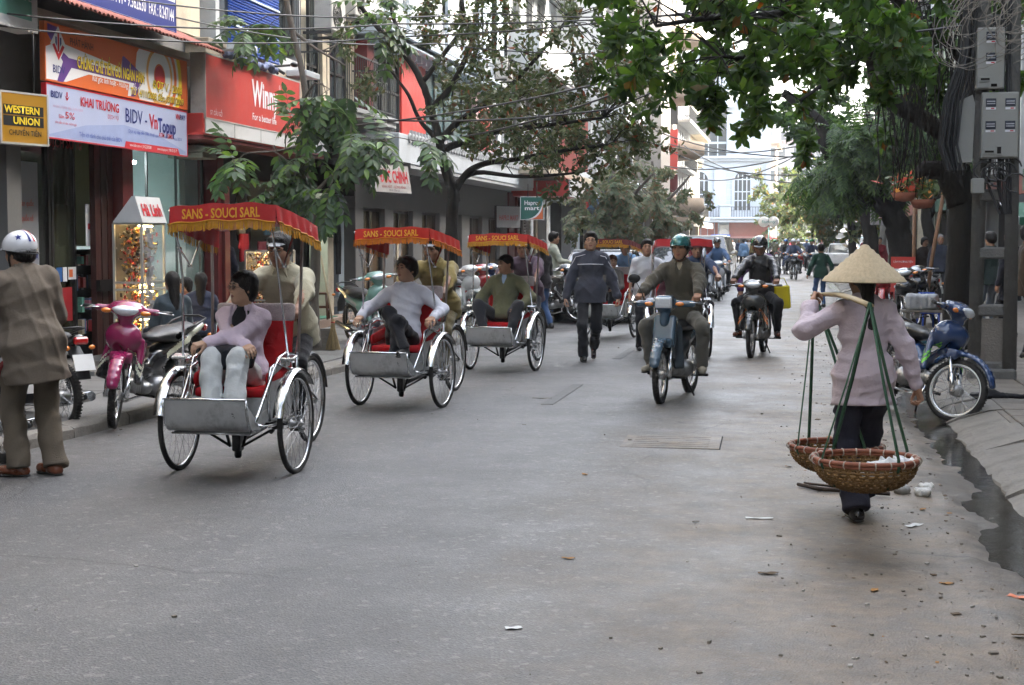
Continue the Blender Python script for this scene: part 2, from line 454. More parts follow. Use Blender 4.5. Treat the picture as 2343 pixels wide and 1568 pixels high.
def head_mesh(vox, female=False, grin=0):
 key = ('h', round(vox, 4), female)
 if key in _C: return _C[key]
 f = female; s = S()
 s.ell((0, -.012, .035), (.077, .096, .086), k=0)
 s.ell((0, .028, -.035), (.060 if f else .063, .066, .080), k=.045)
 s.ell((0, .060, -.092), (.026 if f else .031, .028, .022), k=.03)
 for sx in (-1, 1):
  s.ell((sx * .045, .052, -.018), (.022, .026, .024), k=.022)
  s.ell((sx * .030, .077, .034), (.030, .014, .010), k=.018)
  s.ell((sx * .046, -.002, -.062), (.018, .030, .022), k=.03)
  s.ell((sx * .0305, .098, .014), (.019, .018, .0125), k=.012, op='-')
  s.ell((sx * .0305, .080, .013), (.0165, .011, .0105), k=.006)
  s.ell((sx * .0775, -.008, -.006), (.0085, .018, .030), k=.008, ax=[[math.cos(.3), sx * math.sin(.3), 0], [-sx * math.sin(.3), math.cos(.3), 0], [0, 0, 1]])
 s.cone((0, .083, .022), (0, .104, -.014), .0075, .0115, k=.012)
 s.ell((-.0105, .094, -.018), (.009, .009, .007), k=.006); s.ell((.0105, .094, -.018), (.009, .009, .007), k=.006)
 s.ell((0, .090, -.050), (.022, .009, .0055), k=.006); s.ell((0, .088, -.062), (.018, .010, .0065), k=.006)
 s.box((0, .102, -.0555), (.020, .006, .0005), .0008, k=.003, op='-')
 s.cone((0, -.022, -.06), (0, -.045, -.19), .047 if f else .053, .052 if f else .058, k=.035)
 nm = NM(None, None, None, None)
 nm.sdf(s, vox, 0)
 V, Q = nm.V[0], nm.Q[0]
 c = V[Q].mean(1)
 lip = (((c[:, 0] / .023) ** 2 + ((c[:, 2] + .0555) / .0125) ** 2) < 1) & (c[:, 1] > .082)
 nm.m[0] = np.where(lip, 1, 0).astype(np.int32)
 for sx in (-1, 1):
  e = S().ell((sx * .0310, .0845, .0125), (.0118, .0085, .0036), k=0); nm.sdf(e, .0022, 3)
  e = S().ell((sx * .0305, .0895, .0122), (.0052, .0045, .0046), k=0); nm.sdf(e, .0020, 2)
  e = S().cone((sx * .018, .0925, .0185), (sx * .031, .0925, .0205), .0024, .0026).cone((sx * .031, .0925, .0205), (sx * .046, .082, .0165), .0026, .0018, k=.002); nm.sdf(e, .002, 2)
  e = S().cone((sx * .014, .0955, .036), (sx * .030, .0945, .042), .0036, .0042).cone((sx * .030, .0945, .042), (sx * .050, .078, .035), .0042, .0024, k=.003); nm.sdf(e, .0025, 2)
  e = S().ell((sx * .0065, .108, -.0255), (.003, .003, .0022)); nm.sdf(e, .0018, 2)
 r = (np.concatenate(nm.V), np.concatenate(nm.Q), np.concatenate(nm.m)); _C[key] = r; return r
def hair_mesh(style, vox):
 key = ('hr', style, round(vox, 4))
 if key in _C: return _C[key]
 s = S()
 if style in ('short', 'crop', 'thin'):
  t = {'short': .016, 'crop': .007, 'thin': .005}[style]
  s.ell((0, -.016, .040), (.079 + t, .098 + t * .8, .088 + t), k=0)
  s.ell((0, -.05, -.01), (.070 + t, .055 + t, .075), k=.03)
  s.ell((0, .122, -.014), (.085, .060, .102), k=.02, op='-')
  s.ell((0, .075, -.075), (.12, .09, .095), k=.015, op='-')
  if style == 'short': s.ell((0, .058, .102), (.060, .034, .022), k=.02)
 elif style == 'bob':
  s.ell((0, -.020, .048), (.098, .112, .100), k=0)
  s.ell((0, -.048, -.022), (.098, .070, .085), k=.03)
  s.ell((.008, .122, -.022), (.068, .075, .096), k=.015, op='-')
  s.ell((0, .05, -.16), (.12, .10, .08), k=.02, op='-')
 elif style in ('long', 'tail', 'bun'):
  s.ell((0, -.018, .042), (.088, .105, .096), k=0)
  s.ell((0, .118, -.028), (.070, .062, .088), k=.015, op='-')
  if style == 'long': s.cone((0, -.062, 0), (0, -.10, -.30), .072, .055, k=.04)
  elif style == 'tail': s.cone((0, -.085, -.04), (0, -.125, -.30), .042, .030, k=.03); s.cone((0, -.07, .0), (0, -.09, -.06), .06, .04, k=.03)
  else: s.ell((0, -.11, .07), (.05, .045, .045), k=.02)
 w1 = wrinkle(5, .0045, 75, (1, 1, .35)); r = sdfmesh(s, vox, w1); _C[key] = r; return r
def hand_mesh(curl, vox, spread=.12, thumb=.5):
 """left/right neutral: wrist at origin, fingers +Y, palm faces -Z, thumb towards +X"""
 key = ('hd', round(curl, 2), round(vox, 4), round(thumb, 2))
 if key in _C: return _C[key]
 s = S()
 s.cone((0, -.03, 0), (0, .015, 0), .026, .027, sc=(1, 1, .8), k=0)
 s.box((-.001, .050, 0), (.028, .036, .004), .009, k=.02)
 for i, (x, l, r) in enumerate(((.027, .072, .0088), (.009, .080, .0092), (-.010, .074, .0088), (-.027, .058, .0078))):
  p = np.array((x, .088 - .006 * abs(i - 1), 0.0)); a = 0; sp = (1.2 - i) * spread
  for j, fr in enumerate((.45, .31, .24)):
   a += curl * (1.35, 1.5, .9)[j]
   d = np.array((math.sin(sp) * math.cos(a), math.cos(sp) * math.cos(a), -math.sin(a)))
   q = p + d * l * fr; s.cone(p, q, r * (1 - .07 * j), r * (.93 - .07 * j), k=.004); p = q
 s.cone((.018, .018, -.008), (.042, .045, -.016), .015, .0115, k=.012)
 q = np.array((.042, .045, -.016)); d1 = nrm(np.array((.55 - thumb * .5, .75, -.25 - thumb * .7))); s.cone(q, q + d1 * .032, .0112, .0098, k=.006)
 q = q + d1 * .032; d2 = nrm(np.array((.25 - thumb * .9, .8, -.3 - thumb * .8))); s.cone(q, q + d2 * .027, .0098, .0082, k=.004)
 r = sdfmesh(s, vox); _C[key] = r; return r
def rotm(yaw=0, pitch=0, roll=0):
 return np.array((Matrix.Rotation(yaw, 3, 'Z') @ Matrix.Rotation(pitch, 3, 'X') @ Matrix.Rotation(roll, 3, 'Y')))
def person(label, loc, rz, top=None, bottom=None, shoes=None, h=1.70, skin=0, female=False, hair='short', hairm=None,
  pel=None, lean=0.0, side=0.0, twist=0.0, hunch=0.0, head=(0, 0, 0), hands=None, elbows=None, feet=None, knees=None,
  hcurl=.35, hthumb=.5, palms=None, toes=(0, 0), jk='shirt', jt=.012, drop=.12, sleeve=1.0, tr=.0, flare=0.0, hem=.0,
  inner=None, vneck=0.0, collar=None, girth=1.0, wr=1.0, seed=0, group=None, vox=.010, cat='person', belly=0.0,
  bare=False, cuffs=None, zfun=None, neckdrop=0.0, toeup=(0, 0), hdir=None):
 """one figure; everything is given in metres for a 1.70 m body and scaled by h/1.70. +X is the figure's right, +Y ahead"""
 k = h / 1.70
 root = thing('person', label, cat, loc, rz, group)
 pel = V3(0, 0, .93) if pel is None else V3(*pel) / k
 hands = hands or {}; feet = feet or {}; elbows = elbows or {}; knees = knees or {}; palms = palms or {}; hdir = hdir or {}
 X = nrm(V3(math.cos(twist), math.sin(twist), 0)); U = nrm(V3(math.sin(side), math.sin(lean), math.cos(lean)))
 U2 = nrm(V3(math.sin(side), math.sin(lean + hunch), math.cos(lean + hunch)))
 X0 = V3(1, 0, 0); F0 = nrm(np.cross(U, X0)); X = nrm(X - U2 * (X @ U2)); F = np.cross(U2, X)
 A0 = np.array([X0, F0, U]); A = np.array([X, F, U2])
 mid = pel + U * .22; ch = mid + U2 * .15; nb = mid + U2 * .285
 sw = (.148 if female else .168) * (1 + (girth - 1) * .4)
 sh = {i: nb - U2 * .058 + X * sw * i + F * (-.01) for i in (-1, 1)}
 hip = {i: pel + X0 * .088 * i - U * .03 for i in (-1, 1)}
 el, wri, kn, an = {}, {}, {}, {}
 for i in (-1, 1):
  t = hands.get(i); t = (sh[i] + V3(.09 * i, .03, -.52)) if t is None else V3(*t) / k
  el[i], wri[i] = ik(sh[i], t, .285, .255, elbows.get(i, V3(i * .5, -1, -.3)))
  t = feet.get(i); t = V3(.10 * i, 0, .085) if t is None else V3(*t) / k
  kn[i], an[i] = ik(hip[i], t, .43, .425, knees.get(i, V3(i * .12, 1, 0)))
 skm = SKIN(skin); lipm = mat('lip_skin', (.27, .11, .085), .5, 0, .05); dk = mat('eye_dark', (.012, .008, .006), .25, 0, 0); wh = mat('eye_white', (.38, .33, .29), .3, 0, 0)
 g = girth
 nm = NM(skm, lipm, dk, wh)
 b = S(); b.ell(pel, (.125 * g, .085, .09), k=0, ax=A0); b.cone(pel + U * .06, ch, .10, .12, k=.05, ax=A, sc=(1, .65, 1))
 b.cone(sh[-1], sh[1], .040, .040, k=.04); b.cone(ch, nb + U2 * .03, .06, .048, k=.05)
 for i in (-1, 1):
  b.cone(sh[i], el[i], .038, .034, k=.03); b.cone(el[i], wri[i], .034, .024, k=.02)
  b.cone(hip[i], kn[i], .066, .046, k=.04); b.cone(kn[i], an[i], .044, .034, k=.03)
  if bare:
   fd = rotm(toes[0 if i < 0 else 1]) @ V3(0, 1, 0); b.cone(an[i] - V3(0, 0, .05), an[i] + fd * .14 - V3(0, 0, .065), .036, .026, k=.03, sc=(1, 1, .75))
 nm.sdf(b, max(.026, vox * 1.6))
 hv = max(.0055, vox * .58); HV, HQ, HM = head_mesh(hv, female)
 RH = rotm(head[0] + twist, head[1], head[2]); hc = nb + U2 * .115 + V3(0, .0, .05) + F * .02 - U2 * neckdrop
 T = lambda P: (P @ RH.T + hc)
 nm.V.append(T(HV)); nm.Q.append(HQ + nm.n); nm.m.append(HM); nm.n += len(HV)
 for i in (-1, 1):
  d = nrm(wri[i] - el[i]) if i not in hdir else nrm(V3(*hdir[i]))
  pn = V3(*palms.get(i, (-i * 1.0, 0, -.15))); z = -nrm(pn - d * (pn @ d)); x = np.cross(d, z)
  HVv, HQq = hand_mesh(hcurl[0 if i < 0 else 1] if isinstance(hcurl, tuple) else hcurl, max(.005, vox * .6), thumb=hthumb)
  thumbs = 1 if (x @ V3(0, 1, .3)) > 0 else -1      # thumb on the forward / upper side
  P = HVv * np.array((thumbs, 1, 1)); Qq = HQq if thumbs > 0 else HQq[:, ::-1]
  Rm = np.stack([x, d, z], 0)
  nm.put((P @ Rm + wri[i] + d * .012, Qq), 0)
 for q in nm.V: q *= k
 bo = link('body', nm.mesh('body'), root)
 tm = top or cloth('cloth_grey', (.2, .2, .2)); W = wrinkle(seed * 7 + 3, .0155 * wr, 13, (.85, .85, .95)); jt_ = jt + .004
 s = S()
 s.ell(pel + U * .02, ((.170 + jt_ + tr) * g, .118 + jt_ + tr + belly, .15), k=0, ax=A0)
 s.cone(pel + U * .10, ch, (.128 + jt_) * g, (.148 + jt_) * g, k=.06, ax=A, sc=(1, .70 + belly, 1))
 s.cone(ch, nb - U2 * .02, .118 * g + jt_, .075 + jt_ * .5, k=.06, ax=A, sc=(1, .72, 1))
 for i in (-1, 1): s.cone(nb + X * i * .03 - U2 * .015, sh[i], .046 + jt_ * .5, .044 + jt_ * .7, k=.04)
 if not female: pass
 else:
  s.ell(ch + F * (.07 + jt_) - U2 * .05 + X * .06, (.062, .045, .055), k=.03, ax=A); s.ell(ch + F * (.07 + jt_) - U2 * .05 - X * .06, (.062, .045, .055), k=.03, ax=A)
 if drop > .06:
  s.cone(pel + U * .02, pel - U * (drop + .03), (.168 + jt_) * g, (.174 + jt_ * 1.6) * g, k=.05, ax=A0, sc=(1, .73, 1))
 s.cone(nb - U2 * .02 - F * .005, nb + U2 * .028, .060 + jt_ * .3, .054 + jt_ * .3, k=.03)
 for i in (-1, 1):
  e = sh[i] + (el[i] - sh[i]) * min(1, sleeve * 2)
  s.cone(sh[i], e, .048 + jt_, .045 + jt_ * .9, k=.03)
  if sleeve > .5:
   wr_ = el[i] + (wri[i] - el[i]) * min(1, (sleeve - .5) * 2 - .04)
   s.cone(el[i], wr_, .045 + jt_ * .9, .033 + jt_ * .7, k=.03)
   s.cone(wr_, wr_ + nrm(wri[i] - el[i]) * .001, .036 + jt_ * .7, .036 + jt_ * .7, k=.01)
 s.plane(pel - U * drop, -U, k=.006)
 s.plane(nb + U2 * .052 + F * .0, U2 + F * .25, k=.004)
 if vneck > 0:
  s.cone(nb + U2 * .06 + F * .085, nb - U2 * vneck + F * .135, .05 + .12 * vneck, .014, k=.006, op='-')
 me = NM(tm).sdf(s, vox * 1.22, 0, W).mesh('upper_garment')
 me.transform(Matrix.Scale(k, 4))
 to = link(jk, me, root)
 if vneck > 0:
  s = S(); s.cone(pel + U * .15, ch, .125 * g, .142 * g, k=.06, ax=A, sc=(1, .70 + belly, 1)); s.cone(ch, nb - U2 * .02, .112 * g, .070, k=.06, ax=A, sc=(1, .72, 1))
  s.cone(nb - U2 * .02, nb + U2 * .025, .060, .056, k=.03); s.plane(nb + U2 * .045, U2 + F * .3, k=.004)
  me = NM(inner or cloth('cloth_inner', (.5, .5, .5))).sdf(s, vox * 1.2, 0, W).mesh('shirt'); me.transform(Matrix.Scale(k, 4)); link('inner_shirt', me, root)
 if collar is not None:
  s = S()
  for j in range(13):
   a = R_(28 + 304 * j / 12) + R_(90); cpt = nb + U2 * (.030 + .012 * math.sin(a) * -1) + X * math.cos(a) * .074 + F * (math.sin(a) * .066 + .004)
   if j: s.cone(prev, cpt, .011, .011, k=.008, ax=A, sc=(.6, .6, 2.1))
   prev = cpt
  for i in (-1, 1): s.cone(nb + X * i * .045 + F * .066 + U2 * .02, nb + X * i * .062 + F * .090 - U2 * .045, .010, .005, k=.01)
  me = NM(collar).sdf(s, max(.006, vox * .7)).mesh('collar'); me.transform(Matrix.Scale(k, 4)); link('collar', me, to)
 if bottom is not None:
  W2 = wrinkle(seed * 5 + 11, .018 * wr, 12, (1, 1, 1.1)); s = S()
  s.ell(pel, ((.142 + tr) * g, .108 + tr + belly * .5, .125), k=0, ax=A0)
  for i in (-1, 1):
   s.cone(hip[i], kn[i], (.084 + tr) * g, .064 + tr, k=.045 if abs(kn[i][0] - kn[-i][0]) > .1 else .03)
   s.ell(hip[i] - F0 * .030 + U * .01, (.068 * g, .072, .085), k=.04)
   e = an[i] + nrm(kn[i] - an[i]) * hem
   s.cone(kn[i], e, .066 + tr, .052 + tr + flare, k=.03); dn = nrm(kn[i] - an[i]); xx = nrm(np.cross(dn, V3(0, 1, .2))); s.box(an[i] + dn * (hem - .145), (.12, .13, .13), .0, k=.006, ax=[xx, np.cross(dn, xx), dn], op='-')
  if female: pass
  me = NM(bottom).sdf(s, vox * 1.3, 0, W2).mesh('trousers'); me.transform(Matrix.Scale(k, 4)); link('trousers', me, root)
 if shoes is not None:
  for n_, i in enumerate((-1, 1)):
   fd = rotm(toes[n_]) @ V3(0, 1, 0); fr = np.cross(fd, V3(0, 0, 1))
   ft = nrm(fd * math.cos(toeup[n_]) + V3(0, 0, 1) * math.sin(toeup[n_])); up = np.cross(fr, ft); a0 = an[i]
   so = a0 - up * .085; s = S(); AX = np.array([fr, ft, up])
   s.cone(a0 - up * .040 - ft * .018, so + ft * .150 + up * .034, .041, .035, k=0, ax=AX, sc=(.92, 1, 1))
   s.cone(a0 + up * .01, a0 - up * .04, .040, .044, k=.03); s.ell(so - ft * .045 + up * .03, (.036, .032, .036), k=.03, ax=AX)
   s.plane(so + up * .008, -up, k=.003); s.plane(a0 + up * .018, up, k=.003)
   me = NM(shoes, mat('shoe_sole', (.03, .028, .025), .7, 0, .1)).sdf(s, max(.009, vox)); me.sdf(S().cone(so - ft * .045 + up * .004, so + ft * .150 + up * .004, .040, .037, k=0, ax=AX, sc=(1, 1, .3)), max(.010, vox), 1)
   me = me.mesh('shoe'); me.transform(Matrix.Scale(k, 4)); link('shoe', me, root)
 HT = Matrix.Translation(Vector(hc * k)) @ Matrix(RH.tolist()).to_4x4() @ Matrix.Scale(k, 4)
 if hair:
  V, Q = hair_mesh(hair, max(.0075, vox * .9)); me = NM(hairm or m_hair()).put((T(V) * k, Q)).mesh('hair'); link('hair', me, root)
 root['_h'] = 1
 del root['_h']
 info = dict(root=root, HT=HT, k=k, nb=nb * k, hc=hc * k, X=X, F=F, U=U2, sh={i: sh[i] * k for i in sh}, wr={i: wri[i] * k for i in wri}, el={i: el[i] * k for i in el}, kn={i: kn[i] * k for i in kn}, an={i: an[i] * k for i in an}, pel=pel * k, ch=ch * k, body=bo, top=to)
 return info
def helmet(inf, m, visor=True, open_face=False, trim=None, name='helmet', tilt=0.0, scale=1.0):
 """half-shell motorbike helmet with a short peak and a chin strap"""
 s = S(); s.ell((0, -.012, .045), (.110, .128, .112), k=0)
 s.ell((0, -.012, .025), (.096, .114, .105), k=.0, op='-'); s.plane((0, .06, .028), (0, .28, -1), k=.004)
 if open_face is False: pass
 o = NM(m).sdf(s, .0075); me = o.mesh('helmet')
 T = inf['HT'] @ Matrix.Rotation(tilt, 4, 'X') @ Matrix.Scale(scale, 4); me.transform(T); h = link(name, me, inf['root'])
 b = MB(trim or mat('helmet_trim', (.02, .02, .02), .5, 0, .05)); pts = []
 for i in range(25):
  a = 2 * math.pi * i / 24; x, y = .109 * math.cos(a), .127 * math.sin(a) - .012; pts.append((x, y, .028 + (y - .06) * .28 + .004))
 b.tube(pts, .0045, 6, False); me = b.mesh('trim'); me.transform(T); link('trim', me, h)
 if visor:
  b = MB(m); vs = []; n = 10
  for j in range(3):
   for i in range(n + 1):
    a = R_(35 + 110 * i / n); rr = 1 + j * .16 * math.sin(math.pi * i / n) ** .6
    x, y = .109 * math.cos(a) * (1 + (rr - 1) * .35), .127 * math.sin(a) * rr - .012
    vs.append((x, y, .050 + (y - .06) * .10 - j * .007))
  fs = [(j * (n + 1) + i, j * (n + 1) + i + 1, (j + 1) * (n + 1) + i + 1, (j + 1) * (n + 1) + i) for j in range(2) for i in range(n)]
  vs2 = [(x, y, z - .004) for x, y, z in vs]; kk = len(vs)
  b.add(vs + vs2, fs + [tuple(q + kk for q in f[::-1]) for f in fs], True); me = b.mesh('peak'); me.transform(T); link('peak', me, h)
 b = MB(mat('strap_black', (.015, .015, .015), .8, 0, 0))
 b.tube([(.088, .01, .02), (.080, .03, -.05), (.045, .055, -.105), (0, .066, -.118), (-.045, .055, -.105), (-.080, .03, -.05), (-.088, .01, .02)], .006, 5)
 me = b.mesh('strap'); me.transform(inf['HT']); link('strap', me, h)
 return h
def cap(inf, m, name='cap', brim=1.0):
 s = S(); s.ell((0, -.014, .045), (.092, .112, .086), k=0); s.ell((0, -.014, .03), (.084, .104, .080), op='-', k=0); s.plane((0, .05, .052), (0, .12, -1), k=.003)
 s.cone((-.035, .105, .058), (-.025, .165 * brim, .048), .012, .008, k=.015, sc=(1, 1, .5)).cone((.035, .105, .058), (.025, .165 * brim, .048), .012, .008, k=.02, sc=(1, 1, .5)).cone((0, .105, .062), (0, .175 * brim, .050), .014, .009, k=.03, sc=(1, 1, .5))
 me = NM(m).sdf(s, .007).mesh('cap'); me.transform(inf['HT']); return link(name, me, inf['root'])
def glasses(inf, m=None, lens=False):
 b = MB(m or mat('glasses_metal', (.05, .04, .04), .3, .8, 0))
 for sx in (-1, 1):
  b.tube([(sx * .031 + .021 * math.cos(a), .101 - abs(math.cos(a) * .021 * .1), .012 + .0135 * math.sin(a)) for a in [2 * math.pi * i / 12 for i in range(13)]], .0016, 5, False)
  b.tube([(sx * .052, .099, .014), (sx * .074, .078, .014), (sx * .080, .0, .010)], .0016, 5)
 b.tube([(-.010, .104, .014), (.010, .104, .014)], .0014, 5)
 me = b.mesh('glasses'); me.transform(inf['HT']); g = link('glasses', me, inf['root'])
 if lens:
  b = MB(mat('tinted_lens', (.16, .10, .11), .1, 0, 0, alpha=.38))
  for sx in (-1, 1): b.lathe([(.0001, .002), (.012, .001), (.0195, 0)], (sx * .031, .1015, .012), (0, 1, 0), 14)
  me = b.mesh('lens'); me.transform(inf['HT']); link('lens', me, g)
 return g
# ------------------------------------------------------------------ shared vehicle materials
def m_chrome(): return mat('chrome', (.62, .63, .64), .16, 1.0, .06, 20, .05, 30, dirt=.35, dcol=(.16, .14, .12), dscale=9)
def m_steel(): return mat('stainless_sheet', (.52, .53, .53), .36, .7, .22, 7, .3, 14, dirt=.6, dcol=(.13, .12, .11), dscale=6)
def m_rubber(): return mat('tyre_rubber', (.022, .021, .020), .75, 0, .2, 14, .2, 40, dirt=.5, dcol=(.09, .08, .07), dscale=12)
def m_blkmetal(): return mat('black_metal', (.020, .020, .021), .4, .5, .2, 20, 0, dirt=.3, dcol=(.08, .07, .06), dscale=10)
def m_alloy(): return mat('cast_alloy', (.34, .34, .34), .38, .9, .2, 20, .2, 30, dirt=.6, dcol=(.07, .06, .05), dscale=10)
def m_blkplast(): return mat('black_plastic', (.025, .025, .026), .45, 0, .15, 20, .05, 60)
def m_glassl(): return mat('lamp_lens', (.62, .66, .70), .07, .35, .1, 40, .3, 60, coat=1)
def m_amber(): return mat('amber_lens', (.75, .22, .02), .15, 0, .1, 40, 0, coat=1)
def m_redlens(): return mat('red_lens', (.45, .01, .01), .15, 0, .1, 40, 0, coat=1)
def spoke_wheel(parent, c, R, tyre=.02, rim=.012, nsp=32, hub=.022, hubw=.10, big=False, rimm=None, whitewall=False, flange=.03, name='wheel'):
 """wheel in the YZ plane, axle along X; wheel > tyre, rim, spokes, hub"""
 e = bpy.data.objects.new(name, None); COL.objects.link(e); e.parent = parent; e.location = c; e.empty_display_size = .05
 key = (R, tyre, rim, nsp, hub, hubw, big, rimm.name if rimm else '', whitewall)
 if ('w', key) not in _C:
  t = MB(m_rubber()); t.torus((0, 0, 0), (1, 0, 0), R - tyre, tyre, 44, 10, 1.0)
  if big:
   for i in range(60):
    a = 2 * math.pi * i / 60
    for sx in (-1, 1): t.box((sx * tyre * .45, math.cos(a + sx * .035) * (R - tyre * .10), math.sin(a + sx * .035) * (R - tyre * .10)), (tyre * .7, tyre * .36, tyre * .16), rot=Matrix.Rotation(a + sx * .035 - math.pi / 2, 3, 'X'))
  r = MB(rimm or m_chrome()); rr = R - tyre * 2
  r.lathe([(rr + .004, -rim), (rr + .006, rim), (rr - .004, rim * .9), (rr - .012, 0), (rr - .004, -rim * .9)], (0, 0, 0), (1, 0, 0), 44, True)
  sp = MB(m_chrome())
  for i in range(nsp):
   a = 2 * math.pi * i / nsp; sd = 1 if i % 2 else -1; b = a + (.9 if (i // 2) % 2 else -.9)
   sp.tube([(sd * hubw * .42, math.cos(b) * flange, math.sin(b) * flange), (0, math.cos(a) * (rr - .005), math.sin(a) * (rr - .005))], .0016 if not big else .0020, 4, False)
  h = MB(m_alloy()); h.lathe([(.0001, -hubw / 2 - .012), (hub * .5, -hubw / 2 - .01), (hub * .6, -hubw / 2), (flange, -hubw * .42), (flange, -hubw * .38), (hub, -hubw * .3), (hub, hubw * .3), (flange, hubw * .38), (flange, hubw * .42), (hub * .6, hubw / 2), (hub * .5, hubw / 2 + .01), (.0001, hubw / 2 + .012)], (0, 0, 0), (1, 0, 0), 20)
  ml = [('tyre', t.mesh('tyre')), ('rim', r.mesh('rim')), ('spokes', sp.mesh('spokes')), ('hub', h.mesh('hub'))]
  if whitewall:
   q = MB(mat('white_band', (.62, .62, .60), .5, 0, .1));
   for sx in (-1, 1): q.lathe([(rr + .004, sx * (tyre * .62)), (rr + .016, sx * (tyre * .97)), (rr + .004, sx * (tyre * .60))], (0, 0, 0), (1, 0, 0), 44)
   ml.append(('rim_band', q.mesh('rim_band')))
  _C[('w', key)] = ml
 for n, me in _C[('w', key)]: link(n, me, e)
 return e
# ------------------------------------------------------------------ cyclo
def canopy_mesh(m, mf, mtr):
 """folding red canopy with drooping valance; x -.41..+.41, front y=.38, rear y=-.52"""
 me = MB(m); nx, ny = 22, 18; W, y1, y0 = .375, .36, -.50
 def top(u, v):       # u -1..1 across, v 0 front .. 1 rear
  x = u * (W + .015 * math.sin(v * 3.1)); y = y1 + (y0 - y1) * v
  z = 1.865 - .145 * v ** 1.2 - .018 * abs(u) ** 3 - .016 * math.sin(math.pi * v * 3) ** 2 * (1 - u * u * .6) * .5
  z += .006 * math.sin(9 * u + 4 * v)
  return (x, y, z)
 vs = [top(-1 + 2 * i / nx, j / ny) for j in range(ny + 1) for i in range(nx + 1)]
 fs = [(j * (nx + 1) + i, j * (nx + 1) + i + 1, (j + 1) * (nx + 1) + i + 1, (j + 1) * (nx + 1) + i)[::-1] for j in range(ny) for i in range(nx)]
 me.add(vs, fs, True)
 und = [(x * .99, y * .99, z - .010) for x, y, z in vs]; me.add(und, [f[::-1] for f in fs], True)
 def strip(pts, outs, d0, d1, n=3, wob=.010):
  V = [];
  for j in range(n + 1):
   for i, (p, o) in enumerate(zip(pts, outs)):
    t = j / n; dr = (d0 + (d1 - d0) * i / (len(pts) - 1)) * t; wv = wob * math.sin(i * 1.35) * t
    V.append((p[0] + o[0] * (.012 * t + wv), p[1] + o[1] * (.012 * t + wv), p[2] - dr))
  k = len(pts); F = [(j * k + i, j * k + i + 1, (j + 1) * k + i + 1, (j + 1) * k + i) for j in range(n) for i in range(k - 1)]
  me.add(V, F, True); me.add([(a - o[0] * .004, b - o[1] * .004, c) for (a, b, c), o in zip(V, list(outs) * (n + 1))], [f[::-1] for f in F], True)
  return V[-k:]
 n = 26
 fr = strip([top(-1 + 2 * i / n, 0) for i in range(n + 1)], [(0, 1)] * (n + 1), .125, .125, wob=.004)
 ls = strip([top(-1, i / n) for i in range(n + 1)], [(-1, 0)] * (n + 1), .125, .13)
 rs = strip([top(1, i / n) for i in range(n + 1)], [(1, 0)] * (n + 1), .125, .13)
 fb = MB(mf); tb = MB(mtr); r = random.Random(3)
 for edge, o in ((fr, (0, 1)), (ls, (-1, 0)), (rs, (1, 0))):
  for i in range(len(edge) - 1):
   a, b = Vector(edge[i]), Vector(edge[i + 1])
   for q in range(4):
    p = a.lerp(b, (q + .5) / 4); p2 = a.lerp(b, (q + 1.35) / 4); L = .042 + r.random() * .018; off = Vector((o[0], o[1], 0)) * (.004 + r.random() * .01)
    fb.add([p + off * .5 + Vector((0, 0, .012)), p2 + off * .5 + Vector((0, 0, .012)), p2 + off - Vector((0, 0, L)) + Vector((r.uniform(-.005, .005), 0, 0)), p + off - Vector((0, 0, L * .94))], [(0, 1, 2, 3)], False)
  tb.tube([Vector(p) + Vector((o[0], o[1], 0)) * .004 + Vector((0, 0, .010)) for p in edge], .007, 5, False)
 return me.mesh('canopy_cloth'), fb.mesh('fringe'), tb.mesh('braid')
